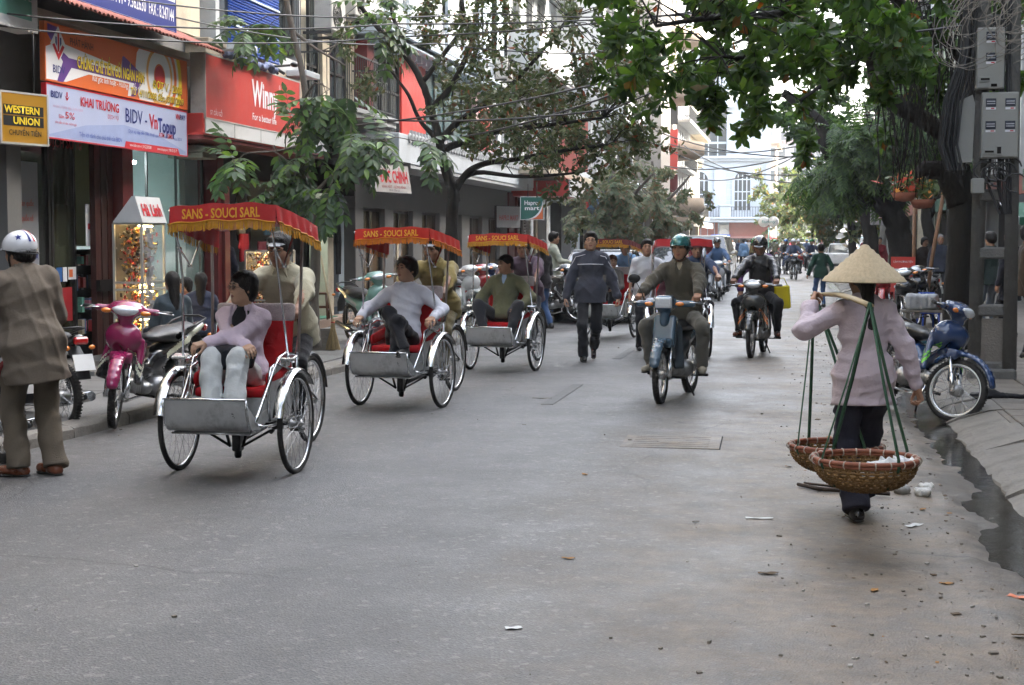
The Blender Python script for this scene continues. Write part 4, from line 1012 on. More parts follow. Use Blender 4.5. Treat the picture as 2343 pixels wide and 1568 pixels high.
# ------------------------------------------------------------------ ground, road, pavements
def asphalt():
 m = bpy.data.materials.new('asphalt'); m.use_nodes = True; n = m.node_tree.nodes; L = m.node_tree.links; b = n['Principled BSDF']
 tc = n.new('ShaderNodeTexCoord'); P = tc.outputs['Object']
 def noise(s, d=4, r=.6, vec=None):
  t = n.new('ShaderNodeTexNoise'); t.inputs['Scale'].default_value = s; t.inputs['Detail'].default_value = d; t.inputs['Roughness'].default_value = r
  L.new(vec or P, t.inputs['Vector']); return t.outputs['Fac']
 def rng(f, a, b_, c, d):
  t = n.new('ShaderNodeMapRange'); t.inputs[1].default_value = a; t.inputs[2].default_value = b_; t.inputs[3].default_value = c; t.inputs[4].default_value = d; L.new(f, t.inputs[0]); return t.outputs[0]
 def mix(f, a, b_, mode='MIX'):
  t = n.new('ShaderNodeMixRGB'); t.blend_type = mode
  if isinstance(f, float): t.inputs[0].default_value = f
  else: L.new(f, t.inputs[0])
  for i, c in ((1, a), (2, b_)):
   if isinstance(c, tuple): t.inputs[i].default_value = (*c, 1)
   else: L.new(c, t.inputs[i])
  return t.outputs[0]
 def M(op, a, b_):
  t = n.new('ShaderNodeMath'); t.operation = op; t.use_clamp = False
  for i, c in ((0, a), (1, b_)):
   if isinstance(c, (int, float)): t.inputs[i].default_value = c
   else: L.new(c, t.inputs[i])
  return t.outputs[0]
 mp = n.new('ShaderNodeMapping'); mp.inputs['Scale'].default_value = (1.0, .18, 1); L.new(P, mp.inputs[0])
 col = mix(rng(noise(.6, 9, .7), .3, .7, 0, 1), (.066, .065, .066), (.108, .106, .102))
 col = mix(rng(noise(1.6, 5, .6, mp.outputs[0]), .35, .7, 0, .55), col, (.118, .115, .112))
 sp = n.new('ShaderNodeTexVoronoi'); sp.inputs['Scale'].default_value = 95; L.new(P, sp.inputs['Vector'])
 g1 = n.new('ShaderNodeSeparateColor'); L.new(sp.outputs['Color'], g1.inputs[0])
 col = mix(M('MULTIPLY', rng(g1.outputs[0], .80, .92, 0, 1), .45), col, (.22, .213, .20))
 col = mix(M('MULTIPLY', rng(g1.outputs[1], .72, .85, 0, 1), .45), col, (.035, .035, .036))
 sp2 = n.new('ShaderNodeTexVoronoi'); sp2.inputs['Scale'].default_value = 34; L.new(P, sp2.inputs['Vector'])
 g2 = n.new('ShaderNodeSeparateColor'); L.new(sp2.outputs['Color'], g2.inputs[0])
 col = mix(M('MULTIPLY', rng(g2.outputs[0], .96, .97, 0, 1), .3), col, (.34, .32, .29))
 sx = n.new('ShaderNodeSeparateXYZ'); L.new(P, sx.inputs[0])
 wob = M('MULTIPLY', M('SUBTRACT', noise(.55, 6, .7), .5), 2.6)
 dx = M('ADD', sx.outputs[0], wob)
 dr = rng(dx, -1.7, .1, 0, 1); dr = M('MULTIPLY', dr, rng(noise(3.2, 8, .75), .32, .62, .25, 1))
 col = mix(M('MULTIPLY', dr, .92), col, mix(rng(noise(6, 6, .7), .35, .65, 0, 1), (.110, .078, .048), (.205, .155, .102)))
 dl = M('MULTIPLY', rng(dx, -4.3, -5.6, 0, 1), rng(noise(4, 8, .75), .42, .62, 0, 1)); col = mix(M('MULTIPLY', dl, .6), col, (.055, .048, .042))
 ck = n.new('ShaderNodeTexVoronoi'); ck.feature = 'DISTANCE_TO_EDGE'; ck.inputs['Scale'].default_value = .45; wv = n.new('ShaderNodeTexNoise'); wv.inputs['Scale'].default_value = 2.2; wv.inputs['Detail'].default_value = 8; L.new(P, wv.inputs['Vector']); vm = n.new('ShaderNodeMixRGB'); vm.inputs[0].default_value = .22; L.new(P, vm.inputs[1]); L.new(wv.outputs['Color'], vm.inputs[2]); L.new(vm.outputs[0], ck.inputs['Vector'])
 crk = M('MULTIPLY', rng(ck.outputs['Distance'], .0, .006, 1, 0), rng(noise(.35, 3, .5), .50, .60, 0, .75)); col = mix(crk, col, (.022, .021, .020))
 oil = rng(noise(.42, 3, .5, mp.outputs[0]), .56, .72, 0, .6); col = mix(oil, col, (.045, .045, .047))
 st = rng(noise(1.3, 9, .78), .64, .70, 0, .4); col = mix(st, col, (.150, .132, .112))
 dk_ = rng(dx, .75, 1.15, 0, .75); col = mix(dk_, col, (.040, .034, .027)); L.new(col, b.inputs['Base Color'])
 L.new(rng(noise(1.1, 6, .7), .3, .7, .40, .66), b.inputs['Roughness'])
 bp = n.new('ShaderNodeBump'); bp.inputs['Strength'].default_value = .6; bp.inputs['Distance'].default_value = .006
 L.new(M('ADD', M('MULTIPLY', sp.outputs['Distance'], 1.0), M('MULTIPLY', noise(26, 8, .8), .9)), bp.inputs['Height']); L.new(bp.outputs[0], b.inputs['Normal'])
 return m
m_road = asphalt()
m_conc = mat('kerb_concrete', (.205, .19, .168), .85, 0, .16, 3, .6, 35, dirt=.6, dcol=(.085, .075, .062), dscale=2.2)
m_pave = mat('pavement_concrete', (.165, .160, .152), .85, 0, .16, 2.5, .5, 40, dirt=.6, dcol=(.085, .08, .072), dscale=1.2)
m_tile = mat('pavement_tile', (.185, .165, .142), .82, 0, .16, 5, .5, 50, dirt=.5, dcol=(.09, .078, .064), dscale=3)
m_earth = mat('earth', (.10, .085, .07), .95, 0, .2, 2, .6, 30)
gr = sheet('ground', m_earth, -700, 700, -40, 1400, -.12); gr['kind'] = 'structure'
KL = [(-30, -5.95), (8, -5.92), (12.5, -5.80), (16, -5.60), (20, -5.38), (24, -5.10), (29, -4.75), (36, -4.55), (50, -4.5), (134, -4.5)]   # left kerb line
KR = 1.30
def kx(Y):
 for (a, xa), (b, xb) in zip(KL, KL[1:]):
  if a <= Y <= b: return xa + (xb - xa) * (Y - a) / (b - a)
 return KL[-1][1]
b = MB(m_road); ys = [-30, 0, 4, 8, 12.5, 16, 20, 24, 29, 36, 50, 80, 110, 134]; vs = []; fs = []
for y in ys: vs += [(kx(y), y, 0), (-2, y, .012), (.55, y, 0)]
for i in range(len(ys) - 1):
 for j in range(2): fs.append((i * 3 + j, i * 3 + j + 1, i * 3 + 4 + j, i * 3 + 3 + j))
b.add(vs, fs, True); road = b.build('road'); road['kind'] = 'structure'
b = MB(m_road); b.bb(-160, 160, 134, 290, -.05, .002); rd2 = b.build('crossing_square'); rd2['kind'] = 'structure'
from mathutils import noise as mn
def gz(x, y):
 u = (x - .55) / .8; d = -.12 * max(0, (u - .48)) ** .8 if u > .48 else 0
 d += .030 * (mn.fractal(Vector((x * 2.2, y * .8, 0)), 1, 2, 4)) * min(1, u * 2.5)
 d += .012 * mn.fractal(Vector((x * 9, y * 9, 3)), 1, 2, 3) * min(1, u * 2.5)
 return min(.015, d)
b = MB(m_road)
nx, yy = 20, [3 + .09 * i for i in range(300)] + [30 + .8 * i for i in range(131)]
b.add([(.55 + .8 * i / nx, y, gz(.55 + .8 * i / nx, y)) for y in yy for i in range(nx + 1)],
 [(j * (nx + 1) + i, j * (nx + 1) + i + 1, (j + 1) * (nx + 1) + i + 1, (j + 1) * (nx + 1) + i) for j in range(len(yy) - 1) for i in range(nx)], True)
g_ = b.build('gutter_edge'); g_['kind'] = 'structure'
b = MB(mat('gutter_water', (.030, .026, .020), .10, 0, .4, 2, .12, 9, spec=.7)); b.add([(.80, 3, -.026), (1.36, 3, -.026), (1.36, 60, -.026), (.80, 60, -.026)], [(0, 1, 2, 3)])
w_ = b.build('gutter_water'); w_['kind'] = 'structure'
pr_ = MB(m_tile); pr_.bb(1.74, 5.6, -30, 134, -.1, .108); pv = pr_.build('pavement_right'); pv['kind'] = 'structure'
r = random.Random(4)
mk = None; y = 3.0; meshes = []
for v in range(4):
 b = MB(m_conc); L_ = 1.0; n = 6; pf = [(1.315, -.10), (1.325, -.012), (1.40, .030), (1.68, .112), (1.79, .124), (1.79, -.10)]; vs = []
 for i in range(n + 1):
  for x, z in pf:
   e = .014 if 0 < i < n else .03
   vs.append((x + r.uniform(-e, e) * (x < 1.6), i / n * .985 - .4925 + (r.uniform(-.01, .01) if i in (0, n) else 0), z + r.uniform(-e, e) * .4 * (z > -.05 and x < 1.7)))
 k = len(pf); fs = [(i * k + j, i * k + j + 1, (i + 1) * k + j + 1, (i + 1) * k + j) for i in range(n) for j in range(k - 1)] + [tuple(range(k))[::-1], tuple(n * k + q for q in range(k))]
 b.add(vs, fs, False); meshes.append(b.mesh('kerb_stone'))
for i in range(64):
 o = link('kerb_stone', meshes[i % 4], pv, (r.uniform(-.012, .012), 3.5 + i * 1.0, r.uniform(-.006, .006)), (0, r.uniform(-.015, .015), r.uniform(-.01, .01)))
tm = []
for v in range(3):
 b = MB(m_tile, mat('pavement_tile_worn', (.155, .140, .122), .85, 0, .2, 5, .5, 50, dirt=.6, dcol=(.08, .07, .06), dscale=2)); b.cur = v % 2; b.box((0, 0, 0), (.485, .485, .03), b=.006); tm.append(b.mesh('paving_tile'))
cnt = 0
for i in range(34):
 for j in range(7):
  if cnt < 236: link('paving_tile', tm[r.randrange(3)], pv, (2.04 + j * .50, 5.2 + i * .50, .112 + r.uniform(-.003, .004)), (r.uniform(-.006, .006), r.uniform(-.006, .006), 0)); cnt += 1
b = MB(m_pave); vs = []; fs = []; ys = [-30] + [8 + 2 * i for i in range(22)] + [60, 134]
for y in ys: vs += [(-8.9, y, .118), (kx(y) - .14, y, .106)]
for i in range(len(ys) - 1): fs.append((2 * i, 2 * i + 1, 2 * i + 3, 2 * i + 2))
b.add(vs, fs); pl = b.build('pavement_left'); pl['kind'] = 'structure'
b = MB(m_conc); n = 5; L_ = 1.0; pf = [(0, -.05), (.008, .075), (.035, .105), (.17, .112), (.17, -.05)]; meshes = []
for v in range(3):
 b = MB(m_conc); vs = []
 for i in range(n + 1):
  for x, z in pf: vs.append((-x + r.uniform(-.01, .01), (i / n - .5) * .99, z + r.uniform(-.008, .006) * (z > 0)))
 k = len(pf); b.add(vs, [(i * k + j, (i + 1) * k + j, (i + 1) * k + j + 1, i * k + j + 1) for i in range(n) for j in range(k - 1)] + [tuple(range(k)), tuple(n * k + q for q in range(k))[::-1]]); meshes.append(b.mesh('kerb_stone'))
for i in range(60):
 y = 5 + i; s_ = (kx(y + .5) - kx(y - .5)); link('kerb_stone', meshes[i % 3], pl, (kx(y), y, 0), (0, 0, -math.atan(s_)))
slabm = []
for v in range(2):
 b = MB(mat('slab_a', (.158, .154, .147), .85, 0, .14, 2.5, .5, 40, dirt=.6, dcol=(.085, .08, .072), dscale=1.2) if v else m_pave); b.box((0, 0, 0), (.985, .985, .03), b=.006); slabm.append(b.mesh('paving_slab'))
for i in range(22):
 for j in range(3):
  y = 11.5 + i; x = -8.25 + j
  if x + .5 < kx(y) - .16: link('paving_slab', slabm[(i * 3 + j * 5) % 2], pl, (x, y, .112 + r.uniform(-.003, .003)), (r.uniform(-.003, .003), r.uniform(-.003, .003), 0))
b = MB(mat('worn_marking', (.135, .134, .132), .7, 0, .25, 9, .3, 60, dirt=.85, dcol=(.09, .09, .09), dscale=7))
for y in (14.6, 20.4, 26.2, 32, 38, 44, 50, 58, 66): b.bb(-2.47, -2.35, y, y + 2.1, .0125, .0165)
lm = b.build('lane_marking'); lm['kind'] = 'structure'
c = gp(1537, 1013)
def rz_(x): return .012 * (1 - abs(x + 2) / (2.55 if x > -2 else 3.4)) if x < .55 else gz(x, 10)
t = thing('manhole_cover', 'square cast manhole cover sunk in a patched concrete frame in the road', 'manhole cover', (c.x, c.y, .0045), 0.02)
b = MB(mat('patch_tar', (.045, .045, .045), .9, 0, .2, 4, .6, 50)); b.bb(-.395, .395, -.395, .395, -.01, .0035); b.build('frame', t)
b = MB(m_road); b.bb(-.385, .385, -.385, .385, .0, .0065)
for i in range(6): b.bb(-.30, .30, -.28 + i * .11, -.272 + i * .11, .0065, .0080)
b.cyl((0, 0, .006), (0, 0, .0085), .12, n=18); b.build('lid', t)
c = gp(1410, 972)
def scrap(name, label, cat, c, mt, dims, rz=0, group=None, curl=.10, kind='leaf'):
 b = MB(mt); a, w2, z = dims; n = 6; vs = []
 for i in range(n + 1):
  u = i / n; ww = w2 * (math.sin(math.pi * min(.98, max(.04, u))) ** .6 if kind == 'leaf' else 1)
  for q in (-1, 0, 1): vs.append(((u - .5) * a, q * ww / 2, z * .3 + .5 * curl * a * (u - .5) ** 2 + (.08 * w2 * abs(q)) + .06 * w2 * math.sin(u * 9 + q)))
 fs = [(i * 3 + j, i * 3 + j + 1, i * 3 + j + 4, i * 3 + j + 3) for i in range(n) for j in range(2)]
 b.add(vs, fs, True); b.add([(x, y_, z_ - .0015) for x, y_, z_ in vs], [f[::-1] for f in fs], True)
 o = b.build(name, None, loc=(c.x, c.y, rz_(c.x) + .003), rot=(0, 0, rz)); return tag(o, label, cat, group)
m_paper = mat('paper_white', (.62, .62, .60), .8, 0, .1, 12); m_dleaf = mat('dry_leaf', (.30, .15, .045), .75, 0, .35, 12); m_bleaf = mat('brown_leaf', (.10, .065, .035), .8, 0, .3, 12)
scrap('paper_scrap', 'small torn white paper scrap lying alone on the bare grey asphalt', 'litter', gp(1175, 1437, .012), m_paper, (.07, .035, .004), .4, kind='p')
scrap('paper_scrap', 'white paper strip on the road just behind the woman with the baskets', 'litter', gp(1737, 1187, .005), m_paper, (.16, .03, .004), .1, kind='p')
scrap('twig', 'grey twig lying flat between the cyclos and the blue motorbike', 'twig', gp(1240, 912, .012), m_bleaf, (.20, .025, .003), .1)
scrap('paper_scrap', 'folded white paper right of the woman at the muddy road edge', 'litter', gp(2090, 1200, .01), m_paper, (.12, .05, .006), .9, kind='p')
scrap('snack_wrapper', 'orange and red crumpled wrapper in the wet gutter', 'litter', gp(2325, 1362, .0), mat('wrapper_orange', (.55, .12, .03), .4, 0, .3, 30), (.09, .05, .01), -.6, kind='p')
scrap('dry_leaf', 'curled brown leaf in the middle of the lower right road', 'leaf', gp(1757, 1311, .01), m_bleaf, (.10, .045, .004), .2)
for i, (u, v) in enumerate(((1300, 1279), (2110, 1165), (1337, 1087), (2165, 1333), (2000, 1349), (2220, 1080), (2010, 1100))):
 scrap('dry_leaf', ['small orange leaf on the asphalt left of centre', 'yellow dry leaf beside the white stones at the road edge', 'tiny orange leaf near the manhole cover', 'orange leaf at the sandy strip, low right', 'brown orange leaf near the lower right corner', 'orange leaf at the water edge near the parked motorbike', 'rusty leaf behind the heel of the basket carrier'][i], 'leaf', gp(u, v, .008), m_dleaf, (.07, .035, .004), i * 1.1)
def stone(label, c, r_, mt, sc=(1, .8, .55), seed=1, name='stone', cat='stone', group=None):
 s = S(); s.ell((0, 0, r_ * sc[2] * .6), (r_ * sc[0], r_ * sc[1], r_ * sc[2])); s.box((r_ * .1, 0, r_ * sc[2] * .5), (r_ * .5, r_ * .45, r_ * .2), r_ * .15, k=r_ * .5)
 o = sdfobj(name, s, r_ / 6, mt, None, wrinkle(seed, r_ * .25, 2.2 / r_)); o.location = c; o.rotation_euler = (0, 0, seed); return tag(o, label, cat, group)
m_wst = mat('white_stone', (.52, .51, .48), .8, 0, .2, 30, .5, 90)
stone('white lump of broken plaster beside the basket at the road edge', gp(2112, 1133), .055, m_wst, seed=2)
stone('flat pale brick piece behind the white plaster lump', gp(2118, 1118), .06, m_wst, (1, .6, .3), seed=5)
stone('grey stone chip left of the white plaster lump', gp(2062, 1128), .055, mat('grey_stone', (.25, .24, .22), .9, 0, .2, 30), seed=7)
stone('dark clod in the rubble behind the basket', gp(2040, 1120), .05, mat('dark_clod', (.09, .075, .06), .9, 0, .2, 30), seed=9)
b = MB(mat('gravel_mixed', (.17, .15, .125), .9, 0, .3, 40), mat('gravel_pale', (.33, .31, .28), .9, 0, .2, 40), m_bleaf, m_dleaf); r = random.Random(9)
for i in range(1500):
 y = 4.2 + 22 * r.random() ** 1.4; x = .98 - abs(r.gauss(0, .55)) if r.random() < .93 else r.uniform(-4, 1)
 if r.random() < .10: x = kx(y) + abs(r.gauss(0, .16)) + .05
 if x > 1.0: continue
 q = r.random(); b.cur = 0 if q < .6 else 1 if q < .85 else 2 if q < .96 else 3; s_ = (.003 + .009 * r.random() ** 4) * (1.6 if q > .85 else 1); z = gz(x, y) if x > .55 else rz_(x)
 b.box((x, y, z + s_ * .4), (s_ * r.uniform(1.2, 2.8), s_ * r.uniform(.8, 1.8), s_ * (.9 if q < .85 else .2)), rot=Matrix.Rotation(r.random() * 6, 3, 'Z') @ Matrix.Rotation(r.uniform(-.3, .3), 3, 'X'))
gv = b.build('gravel'); tag(gv, 'loose gravel, crumbs and leaf bits along the dirty road edge', 'gravel', kind='stuff')
a, c = gp(1825, 1108, .02), gp(1925, 1130, .02)
b = MB(mat('dark_stick', (.06, .045, .035), .8, 0, .2, 20)); b.tube([a, a.lerp(c, .5), c + Vector((.3, .05, 0))], [.012, .016, .012], 6); b.tube([a + Vector((.04, .06, .0)), c + Vector((.2, .09, .01))], [.008, .010], 5)
tag(b.build('bamboo_stick'), 'dark split bamboo stick lying on the road below the baskets', 'stick')
b = MB(mat('black_rag', (.012, .012, .014), .8, 0, .2, 20)); s = S(); rr = random.Random(6); p0 = gp(2255, 910, .13)
for i in range(14): s.ell((p0.x + i * .05 - .1, p0.y + rr.uniform(-.04, .04), .135 + rr.uniform(0, .02)), (.05, .04, .025), k=.03)
for i in range(4): s.ell((p0.x + .05 + rr.uniform(-.05, .05), p0.y + .02, .165), (.06, .05, .04), k=.03)
tag(sdfobj('black_rag', s, .012, b.mats[0], None, wrinkle(8, .012, 30)), 'black crumpled rag lying on the right pavement by the kerb', 'rag')
# ------------------------------------------------------------------ buildings
m_wglass = mat('window_glass', (.035, .045, .05), .06, 0, .2, 1.5, 0, spec=.5, rvar=.03)
m_tglass = mat('teal_glass', (.07, .13, .14), .08, .1, .15, 1.5, 0, spec=.8)
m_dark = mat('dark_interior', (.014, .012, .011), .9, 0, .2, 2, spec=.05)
m_white = mat('painted_white', (.46, .49, .51), .75, 0, .08, 1.2, .15, 20, dirt=.35, dcol=(.30, .31, .30), dscale=.9)
m_bluewhite = mat('painted_bluewhite', (.40, .47, .53), .75, 0, .08, 1.2, .15, 20, dirt=.3, dcol=(.30, .33, .35), dscale=.9)
m_cream = mat('painted_cream', (.46, .40, .30), .8, 0, .12, 1.5, .2, 20, dirt=.45, dcol=(.16, .14, .11), dscale=1.1)
m_grey = mat('painted_grey', (.13, .128, .125), .8, 0, .1, 1.2, .2, 20, dirt=.4, dcol=(.11, .11, .10), dscale=.8)
m_lgrey = mat('painted_lightgrey', (.40, .41, .41), .8, 0, .1, 1.2, .2, 20, dirt=.4, dcol=(.2, .2, .19), dscale=.8)
m_frame = mat('window_frame', (.42, .42, .40), .6, 0, .1)
m_dframe = mat('dark_frame', (.03, .028, .026), .5, 0, .1)
m_sred = mat('sign_red', (.46, .035, .025), .42, 0, .08, 2, .05, 20, dirt=.2, dcol=(.25, .05, .04))
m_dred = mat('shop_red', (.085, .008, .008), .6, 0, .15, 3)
m_acp = mat('panel_white', (.50, .50, .49), .5, 0, .06, 2, dirt=.3, dcol=(.28, .27, .25))
m_rust = mat('rail_iron', (.035, .035, .033), .6, .3, .2, 20)
m_wrail = mat('white_iron', (.50, .53, .55), .6, 0, .1, 20)
m_dkwood = mat('dark_wood', (.035, .016, .012), .55, 0, .3, 3, .3, 20, stretch=(1, 1, .15))
m_acm = mat('aircon_case', (.40, .39, .36), .6, 0, .12, 6, dirt=.5, dcol=(.14, .12, .10), dscale=3)
class Bd:
 def __init__(s, label, X, sgn, y0, y1, cat='building', name='building', group=None, depth=9.0, base=0.0):
  s.X, s.g, s.y0, s.y1, s.W = X, sgn, y0, y1, y1 - y0; s.depth = depth
  s.root = thing(name, label, cat, (X, y0, base), 0, group)
 def mb(s, *m): return MB(*m)
 def bx(s, b, a0, a1, o0, o1, z0, z1, bev=0.0):
  return b.bb(s.g * o0, s.g * o1, a0, a1, z0, z1, bev)
 def part(s, name, m, boxes, parent=None, bev=0.0):
  if len(boxes) > 1 and name in ('pilaster', 'poster', 'sticker', 'pillar', 'ledge', 'wall', 'curtain', 'step', 'side_wall', 'door_frame', 'bracket'): return [s.part(name, m, [q], parent, bev) for q in boxes][-1]
  b = MB(m)
  for q in boxes: s.bx(b, *q, bev=bev)
  return b.build(name, parent or s.root)
 def M(s, a, o, z, facing='street'):
  """text frame: reads correctly seen from the street (street) or by the camera looking down the street (cam)"""
  if facing == 'street': return frameM((s.g * o, a, z), (0, s.g, 0), (0, 0, 1))
  return frameM((s.g * o, a, z), (1, 0, 0), (0, 0, 1))
 def window(s, a0, a1, z0, z1, nx=2, ny=2, fr=m_frame, gl=m_wglass, o=-.12, sill=True, grille=False, fw=.05, parent=None):
  b = MB(fr); w_ = fw
  s.bx(b, a0, a1, o - .04, o + .04, z0, z0 + w_); s.bx(b, a0, a1, o - .04, o + .04, z1 - w_, z1)
  s.bx(b, a0, a0 + w_, o - .035, o + .035, z0 + w_, z1 - w_); s.bx(b, a1 - w_, a1, o - .035, o + .035, z0 + w_, z1 - w_)
  for i in range(1, nx): a = a0 + (a1 - a0) * i / nx; s.bx(b, a - w_ * .4, a + w_ * .4, o - .03, o + .03, z0 + w_, z1 - w_)
  for i in range(1, ny): z = z0 + (z1 - z0) * i / ny; s.bx(b, a0 + w_, a1 - w_, o - .025, o + .027, z - w_ * .35, z + w_ * .35)
  if sill: s.bx(b, a0 - .06, a1 + .06, -.10, .07, z0 - .07, z0 - .003)
  wn = b.build('window', parent or s.root)
  p = MB(gl); s.bx(p, a0 + .02, a1 - .02, o - .012, o - .002, z0 + .02, z1 - .02); p.build('pane', wn)
  if grille:
   g = MB(m_rust);
   for i in range(int((a1 - a0) / .11) + 1): a = a0 + i * .11; g.cyl((s.g * .05, a, z0), (s.g * .05, a, z1), .006, n=4, caps=False)
   for i in range(4): z = z0 + (z1 - z0) * i / 3; s.bx(g, a0, a1, .042, .056, z - .008, z + .008)
   g.build('grille', wn)
  return wn
 def floor(s, z0, z1, wins, m, sillh=.9, head=.35, wname='wall'):
  """wins: list of (a0,a1[,sill]) openings; wall built of piers and spandrels round them"""
  b = MB(m); zb = z0 + sillh; zt = z1 - head; prev = 0.0
  s.bx(b, 0, s.W, -.25, 0, z0, zb); s.bx(b, 0, s.W, -.25, 0, zt, z1)
  for w_ in wins: s.bx(b, prev, w_[0], -.25, -.001, zb, zt); prev = w_[1]
  s.bx(b, prev, s.W, -.25, -.001, zb, zt); b.build(wname, s.root)
  return zb, zt
 def shell(s, z1, m=None, z0=0.0, roof=True):
  b = MB(m or m_lgrey); s.bx(b, .0, .2, -s.depth, -.255, z0, z1); s.bx(b, s.W - .2, s.W, -s.depth, -.255, z0, z1); s.bx(b, .2, s.W - .2, -s.depth, -s.depth + .2, z0, z1)
  if roof: s.bx(b, .2, s.W - .2, -s.depth + .2, -.255, z1 - .3, z1 - .05)
  s.bx(b, .2, s.W - .2, -2.6, -2.5, z0, z1 - .35)
  b.build('side_wall', s.root)
 def balcony(s, a0, a1, z, out=.8, m=m_white, rail=m_rust, style='bars', h=.95, solid=False):
  b = MB(m); s.bx(b, a0, a1, .001, out, z - .16, z, bev=.01); s.bx(b, a0 - .03, a1 + .03, .001, out + .04, z - .05, z + .02) ; bl = b.build('balcony', s.root)
  r_ = MB(m if solid else rail)
  if solid: s.bx(r_, a0, a1, out - .1, out - .002, z + .021, z + h, bev=.01); s.bx(r_, a0, a0 + .1, .002, out - .1, z + .021, z + h); s.bx(r_, a1 - .1, a1, .002, out - .1, z + .021, z + h)
  else:
   s.bx(r_, a0, a1, out - .05, out - .02, z + h - .03, z + h); s.bx(r_, a0, a1, out - .05, out - .02, z + .09, z + .11)
   n = max(3, int((a1 - a0) / .13))
   for i in range(n + 1): a = a0 + (a1 - a0) * i / n; r_.cyl((s.g * (out - .035), a, z + .02), (s.g * (out - .035), a, z + h - .03), .009, n=4, caps=False)
   if style == 'ornate':
    for i in range(0, n, 2): a = a0 + (a1 - a0) * (i + .5) / n; r_.torus((s.g * (out - .035), a, z + h * .5), (1, 0, 0), .055, .008, 10, 4)
   for a in (a0 + .02, a1 - .02):
    for i in range(int(out / .13)): r_.cyl((s.g * (.06 + i * .13), a, z + .02), (s.g * (.06 + i * .13), a, z + h - .03), .008, n=4, caps=False)
    s.bx(r_, a - .012, a + .012, .0, out - .05, z + h - .03, z + h)
  r_.build('railing', bl); return bl
 def aircon(s, a, z, o=.02, sc=1.0):
  b = MB(m_acm); s.bx(b, a - .4 * sc, a + .4 * sc, o + .10, o + .42, z, z + .58 * sc, bev=.02); ac = b.build('air_conditioner', s.root)
  g = MB(m_rust); c = (s.g * (o + .425), a - .1 * sc, z + .29 * sc)
  for rr in (.07, .13, .19, .235): g.torus(c, (1, 0, 0), rr * sc, .007, 16, 4)
  for i in range(6): t = math.pi * i / 6; g.tube([(c[0], c[1] - .23 * sc * math.cos(t), c[2] - .23 * sc * math.sin(t)), (c[0], c[1] + .23 * sc * math.cos(t), c[2] + .23 * sc * math.sin(t))], .004, 4)
  s.bx(g, a - .38, a - .33, .0, o + .4, z - .05, z - .005); s.bx(g, a + .33, a + .38, .0, o + .4, z - .05, z - .005)
  g.build('fan_grille', ac)
 def louvre(s, a0, a1, z0, z1, m, o=-.08):
  b = MB(m); s.bx(b, a0, a0 + .05, o - .03, o + .03, z0, z1); s.bx(b, a1 - .05, a1, o - .03, o + .03, z0, z1); n = int((z1 - z0) / .09)
  for i in range(n): z = z0 + (i + .5) * (z1 - z0) / n; b.box((s.g * o, (a0 + a1) / 2, z), (.012, a1 - a0 - .1, .075), rot=Matrix.Rotation(s.g * .6, 3, 'Y'))
  b.build('shutter', s.root)
def signboard(label, cat, c, ax, w_, h, th, face, frame, name='sign', rim=.025):
 """board standing in space, its face looking along local -Y, text along local X"""
 t = thing(name, label, cat, c, 0); x = Vector(ax).normalized(); z = Vector((0, 0, 1)); n = z.cross(x)
 t.rotation_euler = Matrix(((x.x, n.x, z.x), (x.y, n.y, z.y), (x.z, n.z, z.z))).to_euler()
 b = MB(frame); b.box((0, th / 2 + .004, 0), (w_, th, h), b=.006)
 for q in (-1, 1): b.box((0, -.002, q * (h - rim) / 2), (w_, .012, rim)); b.box((q * (w_ - rim) / 2, -.002, 0), (rim, .0118, h - 2 * rim))
 b.build('case', t); f = MB(face); f.box((0, 0, 0), (w_ - 2 * rim, .006, h - 2 * rim)); f.build('face', t)
 return t, (lambda px, pz, e=0: frameM((px, -.0055 - e * .0015, pz), (1, 0, 0), (0, 0, 1)))
def flat(name, parent, m, poly, e=0):
 b = MB(m); b.add([(x, -.0045 - e * .0012, z) for x, z in poly], [tuple(range(len(poly)))], False); return b.build(name, parent)
XL, XR = -8.3, 5.3
c_ink = lambda n, c, r=.5: mat('ink_' + n, c, r, 0, 0)
i_white, i_red, i_blue, i_navy, i_yel, i_org, i_pur, i_blk = c_ink('white', (.66, .66, .68)), c_ink('red', (.48, .02, .03)), c_ink('blue', (.03, .06, .32)), c_ink('navy', (.02, .03, .17)), c_ink('yellow', (.72, .52, .03)), c_ink('orange', (.62, .13, .03)), c_ink('purple', (.11, .04, .22)), c_ink('black', (.02, .02, .02))
# ---- first house at the left edge: a lit face-care sign box over the bank's neighbour
mat('old_cream', (.24, .21, .165), .85, 0, .2, 3, .4, 30, dirt=.7, dcol=(.09, .08, .065), dscale=2)
B = Bd('dim house at the left edge with a cream ledge and a pillar', XL, 1, 9.5, 15.5)
B.floor(4.0, 8.0, [(1, 2.4), (3.4, 4.8)], m_cream); B.window(1, 2.4, 4.9, 7.65, grille=True); B.window(3.4, 4.8, 4.9, 7.65, grille=True)
B.floor(8.0, 12.0, [(1, 2.4), (3.4, 4.8)], m_cream); B.window(1, 2.4, 8.9, 11.65); B.window(3.4, 4.8, 8.9, 11.65); B.shell(12)
B.part('wall', m_grey, [(0, .5, -.2, 0, 0, 4), (0, 6, -.2, 0, 3.2, 3.999)]); B.part('shop_front', m_dark, [(.5, 5.3, -1.2, -1.1, 0, 3.2)])
B.part('pillar', m_grey, [(5.32, 5.62, -.25, .08, 0, 3.0)]); B.part('ledge', mat('old_cream', (1, 1, 1)), [(4.6, 5.75, -.1, .36, 2.78, 2.95), (4.75, 5.7, -.1, .28, 2.62, 2.78), (4.9, 5.66, -.1, .42, 2.95, 3.02)], bev=.008)
c = atX(40, -20, -7.9)
t, F = signboard('white framed green face care light box cut off by the top left corner', 'sign', (-7.75, 13.7, 4.40), (0, 1, 0), 1.9, 1.32, .22, mat('sign_green', (.09, .28, .21), .4, 0, .25, 1.2), m_acp, rim=.11)
